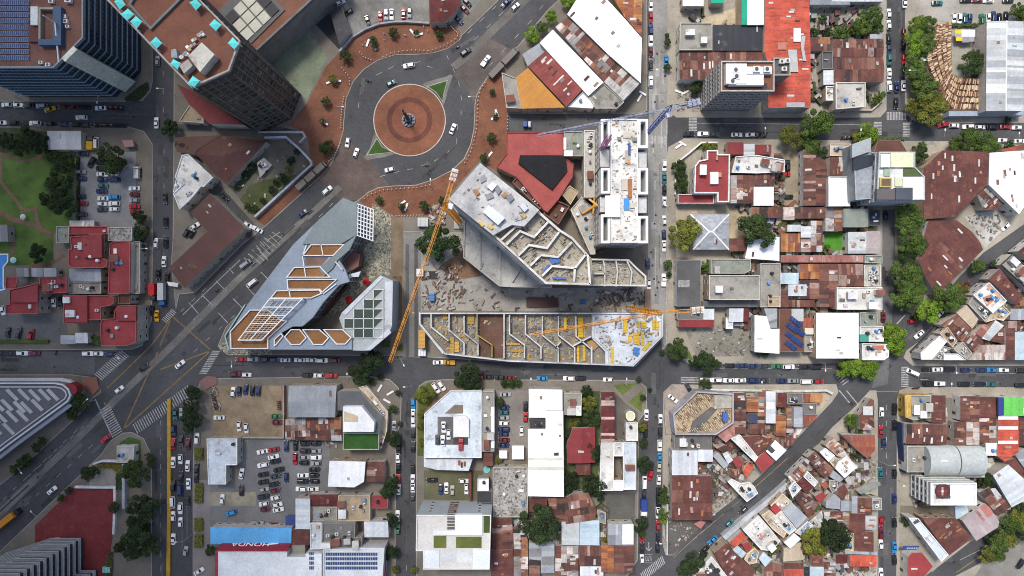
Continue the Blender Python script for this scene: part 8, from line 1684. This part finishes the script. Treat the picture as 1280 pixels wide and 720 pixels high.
def clutter(label,q,n,seed):
    rd=random.Random(seed); p=inset(cw(wp(q)),4.2); xs=[a for a,b in p]; ys=[b for a,b in p]; mb=MB(); k=0
    FP=[inset(f,-.35) for f,h in FOOT if any(min(xs)-9<a<max(xs)+9 and min(ys)-9<b<max(ys)+9 for a,b in f)]
    for _ in range(n*14):
        if k>=n: break
        x,y=rd.uniform(min(xs),max(xs)),rd.uniform(min(ys),max(ys))
        if not inside(p,x,y) or any(inside(f,x,y) for f in FP) or any(inside(f,x,y) for f in NOCL): continue
        k+=1; c=rd.choice(((.12,.05,.04),(.16,.075,.055),(.3,.28,.25),(.4,.39,.37),(.08,.075,.07),(.22,.2,.17),(.27,.3,.32),(.09,.04,.035),(.42,.4,.37),(.2,.1,.06),(.05,.05,.05),(.05,.08,.03),(.05,.07,.02),(.14,.13,.11),(.1,.09,.08))); big=rd.random()<.45
        mb.obox(x,y,.15,rd.uniform(1.4,3.8) if big else rd.uniform(.3,1.2),rd.uniform(.8,2.2) if big else rd.uniform(.2,.8),rd.uniform(1.2,2.6) if big else rd.uniform(.2,1.4),rd.choice((0,1.57,0,1.57,.75,-.75))+rd.uniform(-.1,.1),jit(c,.2))
    o=mb.build("yard_clutter","rusty_sheet"); tag(o,label,"yard clutter",None,'stuff')
clutter("sheds, tanks and tin clutter filling gaps of the block north of oval tree",[905,180,1100,180,1100,448,905,448],700,1)
clutter("tin scraps and sheds filling gaps of the wedge block",[842,490,1040,490,1036,500,980,560,915,622,850,680,836,690],520,2)
clutter("tin scraps and sheds filling gaps of the dense lower block",[1088,490,1094,490,1096,722,845,722,874,702,1015,568],900,3)
clutter("clutter in the gaps of sharp cornered diagonal block",[1135,440,1180,406,1238,340,1290,298,1290,455,1140,455],420,4)
clutter("yard clutter in the block with the silver vault",[1126,490,1290,488,1290,630,1213,674,1173,704,1126,722],520,5)
clutter("yard clutter in the block of rusty roofs and big round tree",[612,640,796,612,796,722,612,722],420,6)
clutter("back yard clutter behind the red warehouse",[850,2,1100,2,1100,135,1015,140,850,140],260,7)
# ---------------------------------------------------------------- unseen cloud bank above the camera, added to shade the western half

m,t,b=base("cloud_vapour",1.0,spec=0)
tr_=t.nodes.new("ShaderNodeBsdfTransparent"); tl_=t.nodes.new("ShaderNodeBsdfTranslucent"); tl_.inputs[0].default_value=(.42,.44,.46,1); mx=t.nodes.new("ShaderNodeMixShader")
t.links.new(ramp(t,noise(t,.006,4,.6,rnd=False),.25,.75,.38,.85),mx.inputs[0]); t.links.new(tr_.outputs[0],mx.inputs[1]); t.links.new(tl_.outputs[0],mx.inputs[2]); t.links.new(mx.outputs[0],t.nodes["Material Output"].inputs[0])
random.seed(3); mb=MB()
def lump(cx,cy,cz,ra,rz,n=10):
    P=[[(cx+ra*math.sin(math.pi*i/n)*math.cos(math.tau*j/(2*n))*random.uniform(.93,1.07),cy+ra*math.sin(math.pi*i/n)*math.sin(math.tau*j/(2*n))*random.uniform(.93,1.07),cz+rz*math.cos(math.pi*i/n)) for j in range(2*n)] for i in range(n+1)]
    for i in range(n):
        for j in range(2*n): mb.face([P[i][j],P[i+1][j],P[i+1][(j+1)%(2*n)],P[i][(j+1)%(2*n)]],(1,1,1))
CX,CY,CZ=-330-150,282,620
for i in range(26): lump(CX+random.uniform(-330,130),CY+random.uniform(-330,330),CZ+random.uniform(-20,60),random.uniform(70,150),random.uniform(30,60))
o=mb.build("cloud","cloud_vapour",None,True); o['kind']='structure'
bpy.context.view_layer.update()
for l,g in LABELS.items():
    if len(g)>1 and (None in g or len(set(g))>1): print("DUP",l,len(g))
    if not 4<=len(l.split())<=16: print("LEN",len(l.split()),l)
print("cars",CC[0],"trees",tc_[0],"objs",len(bpy.data.objects))
